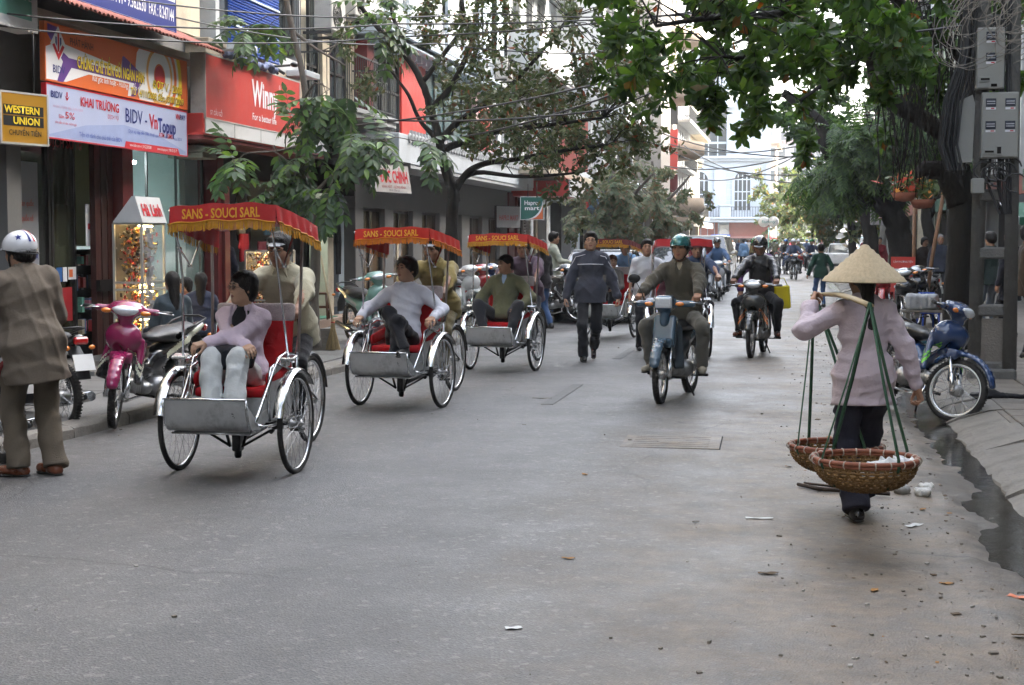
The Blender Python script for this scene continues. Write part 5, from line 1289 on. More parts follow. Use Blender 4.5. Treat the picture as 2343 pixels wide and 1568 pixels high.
text('C A R E', i_white, .12, t, F(.58, -.32), width=.52); text('facial', mat('ink_pale', (.4, .5, .4), .5), .16, t, F(.35, .05), width=.6)
flat('line', t, i_white, [(.15, -.16), (.72, -.16), (.72, -.148), (.15, -.148)])
# ---- the bank: dark glass front, tiled awning, its banners
B = Bd('bank branch with dark glass front, tiled awning and ornate cream columns', XL, 1, 15.5, 20.35)
B.part('column', mat('old_cream', (.24, .21, .165), .85, 0, .2, 3, .4, 30, dirt=.7, dcol=(.09, .08, .065), dscale=2), [(4.36, 4.87, -.3, .22, 2.75, 2.83), (4.32, 4.91, -.3, .27, 2.83, 2.93), (4.42, 4.81, -.3, .14, 2.93, 4.05), (4.38, 4.85, -.3, .2, 4.05, 4.14), (4.32, 4.91, -.3, .3, 4.14, 4.3), (4.27, 4.95, -.3, .36, 4.3, 4.38)], bev=.012)
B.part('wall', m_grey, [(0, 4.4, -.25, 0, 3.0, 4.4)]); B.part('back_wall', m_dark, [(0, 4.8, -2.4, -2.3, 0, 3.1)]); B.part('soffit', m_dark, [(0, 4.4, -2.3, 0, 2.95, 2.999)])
B.part('step', m_pave, [(0, 2.3, .001, .38, 0, .24), (0, 2.3, .38, .7, 0, .18)], bev=.01)
w_ = B.window(.0, .92, .25, 2.95, 1, 1, m_dframe, mat('shop_glass_dark', (.03, .033, .03), .07, 0, .2, 1, spec=.8), -.3, False); B.window(.95, 1.55, .25, 2.95, 1, 1, m_dframe, mat('shop_glass_olive', (.045, .05, .03), .09, 0, .2, 1, spec=.8), -.3, False)
pl_ = B.part('poster', mat('poster_grey', (.20, .21, .23), .5, 0, .1), [(-.55, .60, -.255, -.249, 1.15, 2.5)])
for z, s_, tx in ((2.27, .16, 'BANK'), (2.03, .085, 'thanh toán toàn quốc'), (1.86, .085, 'sang năm và quốc tế'), (1.68, .085, 'và cho vay đời sống')): text(tx, c_ink('dimred', (.28, .03, .03)), s_, B.root, frameM((-.246, .12 if z < 2.2 else .0, z), (0, 1, 0), (0, 0, 1)), bold=.015)
text('VISA', i_navy, .10, B.root, frameM((-.246, .48, 1.43), (0, 1, 0), (0, 0, 1)), bold=.02, shear=.2)
text('PHÒNG GIAO DỊCH SỐ 18', c_ink('dimred', (.22, .03, .03)), .16, B.root, frameM((-.15, .55, 2.74), (0, 1, 0), (0, 0, 1)), width=1.9, bold=.02)
B.part('sticker', mat('sticker_blue', (.03, .10, .28), .5, 0, .1), [(.98, 1.12, -.24, -.236, 1.13, 1.30)]); B.part('sticker', i_white, [(1.14, 1.24, -.24, -.236, 1.13, 1.30), (1.27, 1.47, -.24, -.236, 1.15, 1.30)]); B.part('sticker', i_org, [(1.29, 1.38, -.235, -.234, 1.18, 1.27)])
B.part('poster', mat('poster_red', (.30, .02, .025), .5, 0, .1), [(1.03, 1.36, -.24, -.236, .66, 1.06)]); B.part('poster', i_white, [(1.50, 1.73, -.12, -.115, 1.55, 2.05)])
B.part('sticker', i_red, [(1.55, 1.63, -.112, -.110, 1.75, 1.82)])
def lamp_strip(bd, a0, a1, o, z, col=(1, .62, .2), es=9, th=.02):
 return bd.part('tube_lamp', mat('lamp_%d' % int(es * 10 + col[2] * 100), (.9, .8, .6), .5, 0, 0, emit=col, es=es), [(a0, a1, o, o + .02, z, z + th)])
lamp_strip(B, 1.18, 1.34, -.6, 1.86, es=5); lamp_strip(B, .3, .5, -1.6, 1.2, es=4)
for i in range(6): B.part('plank', m_dkwood if i % 2 else mat('redbrown_wood', (.04, .012, .009), .5, 0, .3, 3, .3, 20, stretch=(1, 1, .15)), [(1.58 + i * .15, 1.725 + i * .15, -.10 - .02 * (i % 2), -.03 + .01 * (i % 3), .22, 2.98)])
B.part('counter_rail', m_dark, [(1.55, 2.48, -.02, .03, 1.0, 1.14)]); B.part('base_box', m_grey, [(1.3, 2.9, .05, .35, .11, .24), (1.6, 2.6, .35, .62, .11, .17)], bev=.01)
B.part('awning_board', m_cream, [(-1.5, 4.2, .0, .40, 3.98, 4.06)])
tl = mat('clay_tile', (.26, .085, .065), .7, 0, .25, 6, .3, 30, dirt=.5, dcol=(.12, .06, .05), dscale=3)
b = MB(tl); n = 6
vs = [(0 + .0, .5 * (j - .5) * .105 * 2 / 1, 0) for j in (0, 1)]
prof = [(math.cos(math.pi * i / n) * .052, math.sin(math.pi * i / n) * .036) for i in range(n + 1)]
vs = []
for o_, z_ in ((0, 0), (.31, -.135)): vs += [(o_, y_, z_ + h_) for y_, h_ in prof]
for o_, z_ in ((0, 0), (.31, -.135)): vs += [(o_, y_ * .85, z_ + h_ * .8 - .008) for y_, h_ in prof]
k = n + 1; fs = [(i, i + 1, k + i + 1, k + i) for i in range(n)] + [(2 * k + i, 3 * k + i, 3 * k + i + 1, 2 * k + i + 1) for i in range(n)] + [(k + i, k + i + 1, 3 * k + i + 1, 3 * k + i) for i in range(n)]
b.add(vs, fs, True); b.box((.155, .052, -.062), (.33, .03, .012), rot=Matrix.Rotation(.411, 3, 'Y')); tme = b.mesh('roof_tile')
for i in range(49):
 for j in range(3): link('roof_tile', tme, B.root, (.02 + j * .26, -1.50 + i * .105, 4.42 - j * .113), (0, r.uniform(-.02, .02), r.uniform(-.02, .02)))
B.floor(4.45, 8.4, [(.6, 1.9), (2.6, 3.9)], m_cream, .6, .4); B.window(.6, 1.9, 5.05, 8.0, grille=True); B.window(2.6, 3.9, 5.05, 8.0, grille=True)
B.floor(8.4, 12.2, [(.6, 1.9), (2.6, 3.9)], m_cream, .6, .4); B.window(.6, 1.9, 9.0, 11.8); B.window(2.6, 3.9, 9.0, 11.8); B.shell(12.2)
bank = B
t, F = signboard('white bank branch sign with red letters over a dark blue strip', 'sign', (-7.74, 16.15, 4.69), (0, 1, 0), 4.1, .98, .12, i_white, mat('frame_navy', (.02, .03, .12), .5))
flat('strip', t, i_navy, [(-2.03, -.46), (2.03, -.46), (2.03, -.10), (-2.03, -.10)])
text('GIAO DỊCH SỐ 18', i_red, .46, t, F(.95, .17, 1), width=2.05, bold=.03); text('PHÒNG', i_red, .46, t, F(-.7, .17, 1), width=1.0, bold=.03)
text('ĐT : 8.247144 - 9.362630', i_white, .21, t, F(.42, -.28, 2), width=1.45, bold=.01); text('FAX : 8.247144', i_white, .21, t, F(1.60, -.28, 2), width=.74, bold=.01)
t, F = signboard('orange and purple bank banner with yellow lettering and target rings', 'banner', (-7.86, 16.9, 3.62), (0, 1, 0), 3.86, .68, .05, i_org, i_org, rim=.01); t.scale = (.985, 1, .92)
fl = lambda m, p, e=0: flat('print', t, m, p, e)
fl(i_white, [(-1.90, -.32), (-1.90, .05), (-1.62, .14), (-.05, .02), (-.02, .14), (.55, -.02), (.30, -.30), (.12, -.32), (.16, -.16), (-.9, -.16), (-1.45, -.31)], 0)
fl(i_pur, [(-1.62, .30), (-1.72, .12), (-1.38, -.02), (-.05, -.04), (-.02, .16), (.02, .18), (.62, -.03), (.34, -.30), (.20, -.32), (.30, -.14), (-1.32, -.13), (-1.52, -.32), (-1.66, -.32), (-1.52, -.08), (-1.86, .20), (-1.86, .32)], 1)
def ring(parent, cx_, cz, r0, r1, m, e, sx=1.0, a0=0, a1=360, n=28, clipx=1.92, clipz=.335):
 b = MB(m); yy = -.0045 - e * .0012; vs = []
 for i in range(n + 1):
  a = R_(a0 + (a1 - a0) * i / n)
  for rr in (r0, r1): vs.append((max(-clipx, min(clipx, cx_ + rr * sx * math.cos(a))), yy, max(-clipz, min(clipz, cz + rr * math.sin(a)))))
 b.add(vs, [(2 * i, 2 * i + 1, 2 * i + 3, 2 * i + 2) for i in range(n)], False); b.build('print', parent)
ring(t, 1.05, .03, .38, .70, i_white, 0, 1, -200, 160); ring(t, 1.05, .03, .46, .54, i_org, 1, 1, -90, 90); ring(t, 1.05, .03, .60, .70, i_yel, 1, 1, -60, 60); ring(t, 1.05, .03, .30, .40, i_white, 1); ring(t, 1.05, .03, .34, .40, mat('ink_peach', (.65, .35, .12), .5), 2); ring(t, 1.05, .03, .17, .34, i_white, 3); ring(t, 1.05, .03, 0, .145, i_red, 4)
fl(i_white, [(-1.62, .32), (-1.44, .10), (-1.62, -.10), (-1.80, .10)], 2); fl(i_red, [(-1.76, .09), (-1.62, -.08), (-1.48, .09), (-1.53, .11), (-1.62, .0), (-1.71, .11)], 3); fl(i_red, [(-1.64, .24), (-1.60, .24), (-1.60, .02), (-1.64, .02)], 3); fl(i_navy, [(-1.69, .19), (-1.655, .19), (-1.655, .08), (-1.69, .12)], 3); fl(i_navy, [(-1.585, .19), (-1.55, .19), (-1.55, .12), (-1.585, .08)], 3)
text('BIDV', i_navy, .13, t, F(-1.62, -.19, 3), width=.27); text('PHÁT HÀNH', i_blk, .125, t, F(-1.07, .175, 3), width=.56)
text('CHỨNG CHỈ TIỀN GỬI NGẮN HẠN', i_blk, .20, t, F(-.305, -.055, 3), width=1.78, bold=.045); text('CHỨNG CHỈ TIỀN GỬI NGẮN HẠN', i_yel, .20, t, F(-.31, -.05, 5), width=1.76, bold=.02)
text('Rút gốc linh hoạt - Hưởng lãi hấp dẫn', i_white, .10, t, F(-.15, -.195, 3), width=1.35, shear=.2, bold=.01)
text('ĐỢT V - 2008', i_blk, .15, t, F(1.285, -.105, 6), width=.93, bold=.04, shear=.1); text('ĐỢT V - 2008', i_yel, .15, t, F(1.28, -.10, 7), width=.92, bold=.015, shear=.1)
text('Từ 14/11/2008 đến 13/01/2009', i_blk, .13, t, F(.985, -.255, 6), width=1.62, bold=.035, shear=.1); text('Từ 14/11/2008 đến 13/01/2009', i_yel, .13, t, F(.98, -.25, 7), width=1.60, bold=.01, shear=.1)
i_pale = mat('banner_paleblue', (.36, .40, .55), .5, 0, .05, 2)
t, F = signboard('pale blue and white bank banner with red frame under the orange one', 'banner', (-7.86, 16.9, 2.995), (0, 1, 0), 3.84, .61, .05, i_pale, i_red, rim=.014); t.scale = (.985, 1, .96)
flat('print', t, mat('banner_blue2', (.27, .32, .50), .5), [(-1.86, -.28), (-1.86, -.26), (-1.0, -.10), (0, -.02), (1.0, -.08), (1.86, -.24), (1.86, -.28)], 0)
flat('print', t, i_red, [(0, -.292), (1.66, -.292), (1.60, -.215), (.04, -.215)], 1)
text('www.bidv.com.vn | 04.22200588', i_white, .055, t, F(.45, -.253, 3), width=.62); text('www.vntopup.vn | 1900 55 55 77', i_white, .055, t, F(1.25, -.253, 3), width=.62)
text('BIDV', i_navy, .105, t, F(-1.68, .185, 2), width=.26, bold=.01); flat('print', t, i_red, [(-1.50, .20), (-1.44, .14), (-1.38, .20), (-1.44, .17)], 2); flat('print', t, i_red, [(-1.455, .24), (-1.425, .24), (-1.425, .185), (-1.455, .185)], 2)
text('KHAI TRƯƠNG', i_red, .15, t, F(-.63, .16, 2), width=.98, bold=.02); text('DỊCH VỤ', i_red, .07, t, F(-.30, .045, 2), width=.28)
text('BIDV', i_navy, .25, t, F(.28, .095, 2), width=.48, bold=.005); text('-', i_navy, .25, t, F(.62, .09, 2)); text('Vn', i_red, .25, t, F(.84, .075, 2), width=.25, bold=.025); text('Topup', i_navy, .25, t, F(1.26, .045, 2), width=.56, bold=.025)
text('VN', i_red, .10, t, F(1.60, .205, 2), width=.13, bold=.02); text('PAY', i_navy, .10, t, F(1.76, .205, 2), width=.17, bold=.02)
text('Giảm', i_red, .055, t, F(-1.58, -.045, 2)); text('5%', i_red, .11, t, F(-1.38, -.025, 2), width=.22); text('cho tất cả các mệnh giá', i_red, .04, t, F(-1.48, -.115, 2), width=.5)
text('từ 20/11/2008 đến 31/01/2009', mat('ink_rose', (.5, .25, .35), .5), .04, t, F(-1.42, .06, 2), width=.7)
text('Dịch vụ nạp tiền điện thoại qua', i_blue, .06, t, F(.55, -.085, 2), width=.86); text('ATM', i_red, .085, t, F(1.08, -.075, 2), width=.17, bold=.01); text('và', i_blue, .06, t, F(1.21, -.085, 2)); text('SMS', i_red, .085, t, F(1.35, -.075, 2), width=.17, bold=.01); text('của BIDV', i_blue, .06, t, F(1.60, -.09, 2), width=.26)
text('Tiện ích dành cho chủ thẻ của BIDV', i_blue, .075, t, F(-.62, -.215, 2), width=1.1)
t, F = signboard('yellow money transfer light box with black lettering facing up the street', 'sign', atX(56, 272, -7.75), (.30, 1, 0), .66, .53, .13, mat('sign_yellow', (.34, .17, .010), .4, 0, .06), m_acm, rim=.02)
for z in (.03, -.08): flat('print', t, i_blk, [(-.29, z + .10), (.26, z + .10), (.26, z), (-.29, z)], 1)
text('WESTERN', i_yel, .10, t, F(-.04, .08, 3), width=.48, bold=.03); text('UNION', i_yel, .10, t, F(.02, -.03, 3), width=.36, bold=.03); text('CHUYỂN TIỀN', i_blk, .075, t, F(.0, -.15, 2), width=.44, bold=.01)
b = MB(m_blkmetal()); b.cyl((.2, .06, .26), (.2, .06, 1.0), .008, n=6); b.build('hanger', t)
# ---- accessory shop under the two banners, and its red neighbour
B = Bd('narrow lit shop with mint back wall and green glass door', XL, 1, 17.85, 20.95, depth=4)
mint = mat('mint_wall', (.30, .46, .42), .6, 0, .08, 2)
B.part('side_wall', m_dred, [(-.32, -.02, -.2, .12, .1, 2.95)]); B.part('side_wall', m_dred, [(2.95, 3.2, -.25, .05, .1, 2.95)])
B.part('back_wall', mint, [(0, 2.9, -1.25, -1.2, 1.55, 2.95)]); B.part('inner_wall', mint, [(.0, .06, -1.2, -.1, 1.55, 2.95)]); B.part('cornice', m_dark, [(0, 2.95, -.2, .0, 2.78, 2.96)])
B.part('back_wall', m_dark, [(0, 2.9, -1.6, -1.55, 0, 1.55)]); B.part('ceiling', mint, [(0, 2.9, -1.2, -.2, 2.9, 2.94)]); B.part('shelf', m_acp, [(.3, 2.8, -1.2, -.9, 1.50, 1.54)])
for i, m_ in enumerate((mat('photo_teal', (.08, .13, .14), .4, 0, .5, 9), mat('photo_pale', (.45, .50, .54), .4, 0, .5, 9))): B.part('poster', m_, [(q, q + .34, -.895, -.89, 1.56, 1.92) for q in ((.42, 1.3) if i == 0 else (.80, 1.75))])
B.part('poster', mat('skin_photo', (.40, .26, .2), .5, 0, .5, 12), [(.55, .66, -.885, -.884, 1.60, 1.88), (.92, 1.02, -.885, -.884, 1.60, 1.86), (1.42, 1.52, -.885, -.884, 1.6, 1.84)])
dr = B.part('door_glass', mat('green_glass', (.28, .42, .38), .04, 0, 0, alpha=.18, spec=.9), [(1.0, 2.9, -.16, -.15, .3, 2.78)]); B.part('door_frame', m_dframe, [(.97, 1.0, -.17, -.14, .15, 2.78), (2.86, 2.9, -.17, -.14, .15, 2.78), (1.93, 1.95, -.17, -.14, .15, 2.78)])
B.part('tube_lamp', mat('lamp_cold', (.9, .95, 1), .5, 0, 0, emit=(.80, .95, 1.0), es=26), [(.25, .95, -.32, -.28, 2.62, 2.655)])
rr = random.Random(11); gm = [mat('goods_%d' % i, c_, .5, .1, .4, 30) for i, c_ in enumerate([(.30, .03, .03), (.35, .30, .22), (.06, .10, .20), (.30, .18, .05), (.35, .10, .16), (.05, .05, .05), (.10, .25, .20)])]
b = MB(*gm)
for z in (.35, .65, .95, 1.25):
 for i in range(26): b.cur = rr.randrange(7); b.box((-1.35 + rr.random() * .2, .15 + i * .105, z + .1), (.08, .07, .10 + rr.random() * .12))
tag(b.build('goods', B.root), kind='stuff')
shopA = B
# ---- red toothpaste-red advert over a clothes shop
B = Bd('shop house with a big red sign, red canopy and blue bamboo blind above', XL, 1, 20.95, 24.75)
B.part('canopy', m_sred, [(-2.05, 3.2, .0, .62, 3.0, 3.28)], bev=.01)
for i in range(5): B.part('panel', m_acp, [(-2.0 + i * 1.04, -.98 + i * 1.04, .623, .64, 3.02, 3.275)])
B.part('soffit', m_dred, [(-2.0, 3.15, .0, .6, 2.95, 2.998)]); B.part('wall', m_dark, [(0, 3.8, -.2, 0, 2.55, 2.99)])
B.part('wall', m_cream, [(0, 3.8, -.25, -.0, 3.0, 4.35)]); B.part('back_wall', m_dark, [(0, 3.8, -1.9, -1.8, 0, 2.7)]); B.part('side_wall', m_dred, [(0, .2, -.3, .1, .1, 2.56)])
B.part('ledge', m_white, [(-.2, .35, .0, .5, 4.33, 4.43), (3.05, 3.75, .0, .35, 4.3, 4.4)], bev=.01)
B.floor(4.35, 8.3, [(.15, .35), (2.45, 3.75)], m_lgrey, .25, .3); B.window(2.45, 3.7, 4.7, 8.0, 3, 3, m_dframe, m_wglass, -.12, False, True)
bb_ = mat('blue_blind', (.012, .06, .30), .6, 0, .2, 2, .5, 60, stretch=(1, .2, 8)); b = MB(bb_)
for i in range(86): z = 4.42 + i * .042; b.cyl((.10 + .004 * (i % 2), .25, z), (.10 + .004 * (i % 2), 2.4, z), .019, n=6)
bl = b.build('blind', B.root); B.part('batten', mat('blind_white', (.42, .5, .55), .6), [(.25, 2.4, .12, .135, z, z + .028) for z in (4.75, 5.22, 5.70, 6.18, 6.66, 7.14, 7.6)], parent=bl)
B.floor(8.3, 12, [(.6, 1.6), (2.2, 3.4)], m_lgrey); B.window(.6, 1.6, 9.2, 11.65); B.window(2.2, 3.4, 9.2, 11.65); B.shell(12)
cl = [mat('garment_%d' % i, c_, .85, 0, .2, 8) for i, c_ in enumerate([(.32, .015, .02), (.36, .015, .02), (.34, .10, .20), (.03, .03, .035), (.36, .30, .22), (.08, .16, .22), (.20, .04, .05)])]
rr = random.Random(5)
for i, (a, z, w2, h2, mi) in enumerate(((.35, 1.55, .34, .60, 0), (.85, 1.75, .22, .75, 0), (1.35, 1.80, .40, .45, 1), (1.45, 1.30, .36, .70, 2), (1.95, 1.5, .32, .45, 0), (2.15, 1.95, .30, .5, 4), (2.5, 1.9, .36, .6, 3), (3.0, 1.8, .34, .7, 3), (2.8, 1.35, .36, .5, 6), (3.35, 2.0, .30, .6, 5), (.1, 1.9, .3, .55, 3), (.55, 2.2, .4, .4, 6), (1.9, 2.25, .4, .35, 3), (3.45, 1.4, .3, .5, 3))):
 s = S(); o_ = -.35 - .12 * (i % 4); s.box((0, 0, 0), (.012, w2 / 2 - .02, h2 / 2 - .02), .018, k=0); s.cone((0, -w2 / 2 + .03, h2 / 2 - .05), (0, -w2 / 2 - .06, h2 / 2 - .22), .03, .028, k=.03, sc=(.5, 1, 1)); s.cone((0, w2 / 2 - .03, h2 / 2 - .05), (0, w2 / 2 + .06, h2 / 2 - .22), .03, .028, k=.03, sc=(.5, 1, 1))
 o = sdfobj('hanging_garment', s, .02, cl[mi], None, wrinkle(i, .014, 18)); o.location = (XL + o_, 20.95 + a, z); tag(o, ['red T-shirt with a star pinned in the shop mouth, lowest left', 'red scarf shirt with yellow star behind the ginger tourist', 'red star vest hung highest in the middle of the shop', 'pink child trousers below the red star vest', 'red child vest with gold buttons right of the pink trousers', 'beige blouse at the back of the clothes shop', 'black jacket hung left of the shop pillar', 'black dress beside the mint lit shop', 'maroon shirt under the black jacket', 'dusty blue blouse by the shop end wall', 'dark shirt above the glass counter at the shop start', 'maroon folded shirt near the shop ceiling', 'black shirt near the ceiling in mid shop', 'small black top low at the shop end'][i], 'garment', 'clothes hung in the shop mouth')
 if i in (1, 2):
  st_ = MB(i_yel); pts = [(math.sin(q * math.pi / 5) * (.07 if q % 2 == 0 else .028), math.cos(q * math.pi / 5) * (.07 if q % 2 == 0 else .028)) for q in range(10)]
  st_.add([(.036, x, z_) for x, z_ in pts] + [(.036, 0, 0)], [((q + 1) % 10, q, 10) for q in range(10)], False); st_.build('star', o)
winny = B
t, F = signboard('big red household brand sign with white lettering and grey side', 'sign', (-7.66, 20.85, 3.64), (0, 1, 0), 3.85, .86, .20, m_sred, m_acm, rim=.018)
text('Winny', i_white, .50, t, F(.35, .05, 1), width=1.10, bold=.03); text('For a better life', i_white, .14, t, F(.32, -.27, 1), width=1.0, bold=.01); text('57. CẦU GỖ', i_white, .085, t, F(-1.55, -.34, 1), width=.42); text('®', i_white, .10, t, F(.98, .24, 1))
b = MB(m_blkmetal()); b.cyl((.5, .1, .5), (.75, -.25, .55), .02, n=6); b.ball((.80, -.30, .56), .06, 8, 6, (1.6, 1, .6)); b.tube([(.9, 0, .45), (1.05, .1, .56), (1.2, 0, .48)], .025, 6); b.build('flood_lamp', t)
s = S();
for i in range(9): s.ell((-1.2 + i * .22, -.06, .47 + .03 * math.sin(i * 2)), (.14, .07, .05), k=.03)
o = sdfobj('laundry', s, .02, mat('laundry_mixed', (.12, .14, .22), .8, 0, .9, 9), None, wrinkle(2, .03, 20)); o.location = t.location; o.rotation_euler = t.rotation_euler; tag(o, 'bundle of dark and white laundry lying on top of the big red sign', 'laundry')
# ---- cream balcony house with dark canopy
B = Bd('narrow cream house with iron balcony and air conditioners, dark canopy below', XL, 1, 24.75, 27.9)
B.floor(3.3, 6.3, [(.3, 1.2), (1.6, 2.9)], m_cream, .1, .4); B.window(.3, 1.2, 3.4, 5.9, 2, 2, m_dframe); B.window(1.6, 2.9, 3.4, 5.9, 2, 2, m_dframe)
B.floor(6.3, 9.4, [(.3, 1.2), (1.6, 2.9)], m_cream, .5, .4); B.window(.3, 1.2, 6.8, 9.0, 2, 2, m_dframe); B.window(1.6, 2.9, 6.8, 9.0, 2, 2, m_dframe); B.floor(9.4, 12.4, [(.8, 2.2)], m_lgrey); B.window(.8, 2.2, 10.3, 12.05); B.shell(12.4)
B.balcony(0, 3.0, 3.85, .85, m_lgrey, m_rust); B.aircon(.5, 5.15, .1); B.aircon(.6, 6.3, .1); B.aircon(1.9, 5.6, .1)
B.part('canopy', m_dark, [(-.2, 3.1, 0, 1.1, 2.98, 3.06), (-.2, 3.1, 1.06, 1.1, 2.8, 2.98)]); B.part('canopy_pipe', m_acm, [(-.2, 1.4, .9, 1.0, 3.08, 3.18)])
B.part('wall', m_dark, [(0, .15, -.2, 0, 0, 3.0), (0, 3.1, -.2, 0, 2.45, 3.3)]); B.part('glow_wall', mat('mint_glow', (.42, .60, .50), .6, 0, .06, 1, emit=(.7, 1, .8), es=.06), [(.18, 1.2, -.55, -.5, .3, 2.42)])  # back wall glows faintly, standing in for light inside the shop
B.part('tube_lamp', mat('lamp_cold', (.9, .95, 1), .5), [(.2, .42, -.4, -.36, 2.05, 2.10)]); B.part('pillar', m_cream, [(1.28, 1.62, -.3, .04, .1, 2.45)]); B.part('pillar', mat('bluegrey_paint', (.20, .24, .27), .6, 0, .1), [(1.95, 2.3, -.3, .03, .1, 2.45)]); B.part('doorway', m_dark, [(1.6, 3.1, -.5, -.45, .1, 2.45)])
B.part('step', mat('granite_step', (.24, .17, .13), .6, 0, .2, 20), [(-3.5, 2.9, .0, .35, .11, .27)], bev=.01); B.part('step_mat', mat('green_trim', (.06, .18, .12), .6), [(-1.4, 1.0, -.02, .3, .27, .285)])
b = MB(m_blkmetal());
for i in range(8): b.tube([(.04, 1.75 + .03 * i, 2.4), (.06 + .02 * math.sin(i), 1.72 + .035 * i, 1.6), (.05, 1.78 + .03 * i, 1.0)], .014, 5)
b.build('cable_bundle', B.root)
t, F = signboard('tilted white shop board with worn red Vietnamese lettering behind the thin tree', 'sign', (-7.1, 26.0, 2.70), (.22, 1, 0), 1.55, .52, .07, mat('board_white', (.40, .38, .36), .5, 0, .12, 3, dirt=.4, dcol=(.2, .18, .16)), m_dframe, rim=.012)
t.rotation_euler.x += R_(-9)
text('ĐỨC CHÍNH', i_red, .30, t, F(.15, .02, 1), width=1.05, bold=.03); text('KÍNH MẮT - GỌNG KÍNH', c_ink('dimred', (.28, .03, .03)), .07, t, F(.1, -.15, 1), width=.9); flat('print', t, i_red, [(-.70, -.22), (-.64, -.22), (-.54, .20), (-.60, .20)], 1); text('Số 51 Cầu Gỗ', i_blk, .05, t, F(.1, -.21, 1), width=.4)
# ---- long grey shop building with the white parapet canopy
B = Bd('long grey shop building with white scalloped canopy and brown curtained windows', XL, 1, 27.9, 43.2)
B.part('canopy', m_white, [(.25, 15.1, .0, .80, 3.10, 3.66)], bev=.012); B.part('soffit', m_lgrey, [(.25, 15.1, .0, .78, 3.03, 3.098)])
b = MB(m_lgrey)
for i in range(54): a = 1.0 + i * .26; b.torus((.815, a, 3.60), (1, 0, 0), .075, .028, 12, 6); b.box((.81, a + .13, 3.70), (.06, .05, .12))
b.build('cresting', B.root)
for i in range(6):
 b = MB(m_lgrey); b.cyl((.4, 1.8 + i * 2.2, 3.02), (.4, 1.8 + i * 2.2, 3.035), .16, n=14); b.build('soffit_lamp', B.root)
B.part('fascia', m_grey, [(.0, 15.3, -.25, 0, 2.25, 3.04)]); cur = mat('brown_curtain', (.14, .085, .045), .8, 0, .25, 2, .6, 10, stretch=(1, 6, .2));
px_ = [0, .55, 2.1, 2.75, 4.4, 5.2, 6.9, 7.8, 9.3, 10.2, 11.8, 12.6, 14.2, 15.3]
for i in range(0, 14, 2): B.part('pillar', m_grey, [(px_[i], px_[i + 1], -.25, 0, .1, 2.249)], bev=.01)
for i in range(1, 13, 2):
 B.window(px_[i], px_[i + 1], .35, 2.24, 2, 1, m_dframe, mat('brown_glass', (.10, .065, .035), .06, 0, .5, .7, spec=.9), -.14, True)
 B.part('curtain', cur, [(px_[i] + .1, px_[i] + .7, -.22, -.20, .4, 2.2), (px_[i + 1] - .35, px_[i + 1] - .1, -.22, -.20, .4, 2.2)])
B.part('poster', mat('poster_pale', (.36, .42, .55), .5), [(7.05, 7.55, -.09, -.085, 1.0, 2.2)]); B.part('door_sign', m_cream, [(3.3, 3.45, -.09, -.07, 1.2, 1.6)]); B.part('back_wall', m_dark, [(0, 15.3, -2.4, -2.3, 0, 9)])
B.part('lower_wall', m_grey, [(.55, 15.3, -.25, -.05, .1, .34)])
B.part('slab', m_grey, [(0, 15.3, -2.2, -.0, 3.66, 3.75)])
B.window(.5, 2.6, 3.76, 5.4, 3, 2, m_dframe, m_wglass, .15, False, True); b_ = B.part('red_panel', m_sred, [(2.65, 4.7, .1, .22, 3.75, 5.85)], bev=.02)
B.window(4.75, 9.5, 3.76, 5.45, 5, 1, m_dframe, m_tglass, .15, False); B.part('pilaster', m_dred, [(.0, .45, .0, .25, 3.75, 5.4)])
B.part('advert', mat('advert_red_white', (.55, .38, .36), .5, 0, .1), [(9.55, 11.6, .1, .3, 3.75, 5.6)]);
rr = random.Random(2)
for i in range(26): B.part('print', m_sred, [(9.6 + rr.random() * 1.8, 9.75 + rr.random() * .1 + rr.random() * 1.6, .302 + i * .0006, .3025 + i * .0006, 3.8 + rr.random() * 1.6, 3.86 + rr.random() * .2 + rr.random() * 1.3)]) if i < 4 else None
text('Sacombank', m_sred, .30, B.root, frameM((.31, 10.5, 4.4), (0, 1, 0), (0, 0, 1)), width=1.7, bold=.03)
B.floor(3.75, 5.6, [(.4, 11.6)], m_lgrey, .02, .2); B.part('wall', m_white, [(11.6, 15.3, -.1, .1, 3.76, 5.55)]); B.window(12.2, 13.2, 4.0, 5.3, o=.12); B.window(13.9, 14.9, 4.0, 5.3, o=.12)
B.part('cornice', m_bluewhite, [(.0, 11, .0, .55, 5.50, 5.62), (.0, 11, .0, .62, 5.62, 5.70)], bev=.01)
for i in range(26): B.part('bracket', m_bluewhite, [(.2 + i * .42, .32 + i * .42, .02, .4, 5.34, 5.498)])
z = 5.7
for fl_ in range(3):
 ws = [(.7 + i * 1.8, 1.8 + i * 1.8) for i in range(6)]; B.floor(z, z + 3.3, ws, m_bluewhite, .25, .5)
 for a0, a1 in ws: B.window(a0, a1, z + .25, z + 2.8, 2, 3, m_wrail, m_wglass, sill=False)
 B.part('pilaster', m_bluewhite, [(.1 + i * 1.8 + .2, .1 + i * 1.8 + .42, .002, .08, z, z + 3.1) for i in range(7)]); B.part('string_course', m_bluewhite, [(0, 11, .0, .16, z + 3.1, z + 3.28)], bev=.01)
 B.balcony(.2, 10.8, z, .55, m_bluewhite, m_wrail, 'ornate', .85); z += 3.3
B.floor(5.56, 9.0, [(12.0, 13.0), (13.8, 14.8)], m_lgrey); B.window(12.0, 13.0, 6.46, 8.65); B.window(13.8, 14.8, 6.46, 8.65); B.floor(9.0, 12.4, [(12.0, 13.0), (13.8, 14.8)], m_lgrey); B.window(12.0, 13.0, 9.9, 12.05); B.window(13.8, 14.8, 9.9, 12.05)
B.floor(12.4, 15.6, [(12.0, 13.0), (13.8, 14.8)], m_lgrey); B.aircon(13.4, 6.0); B.aircon(12.4, 9.2); B.shell(15.6)
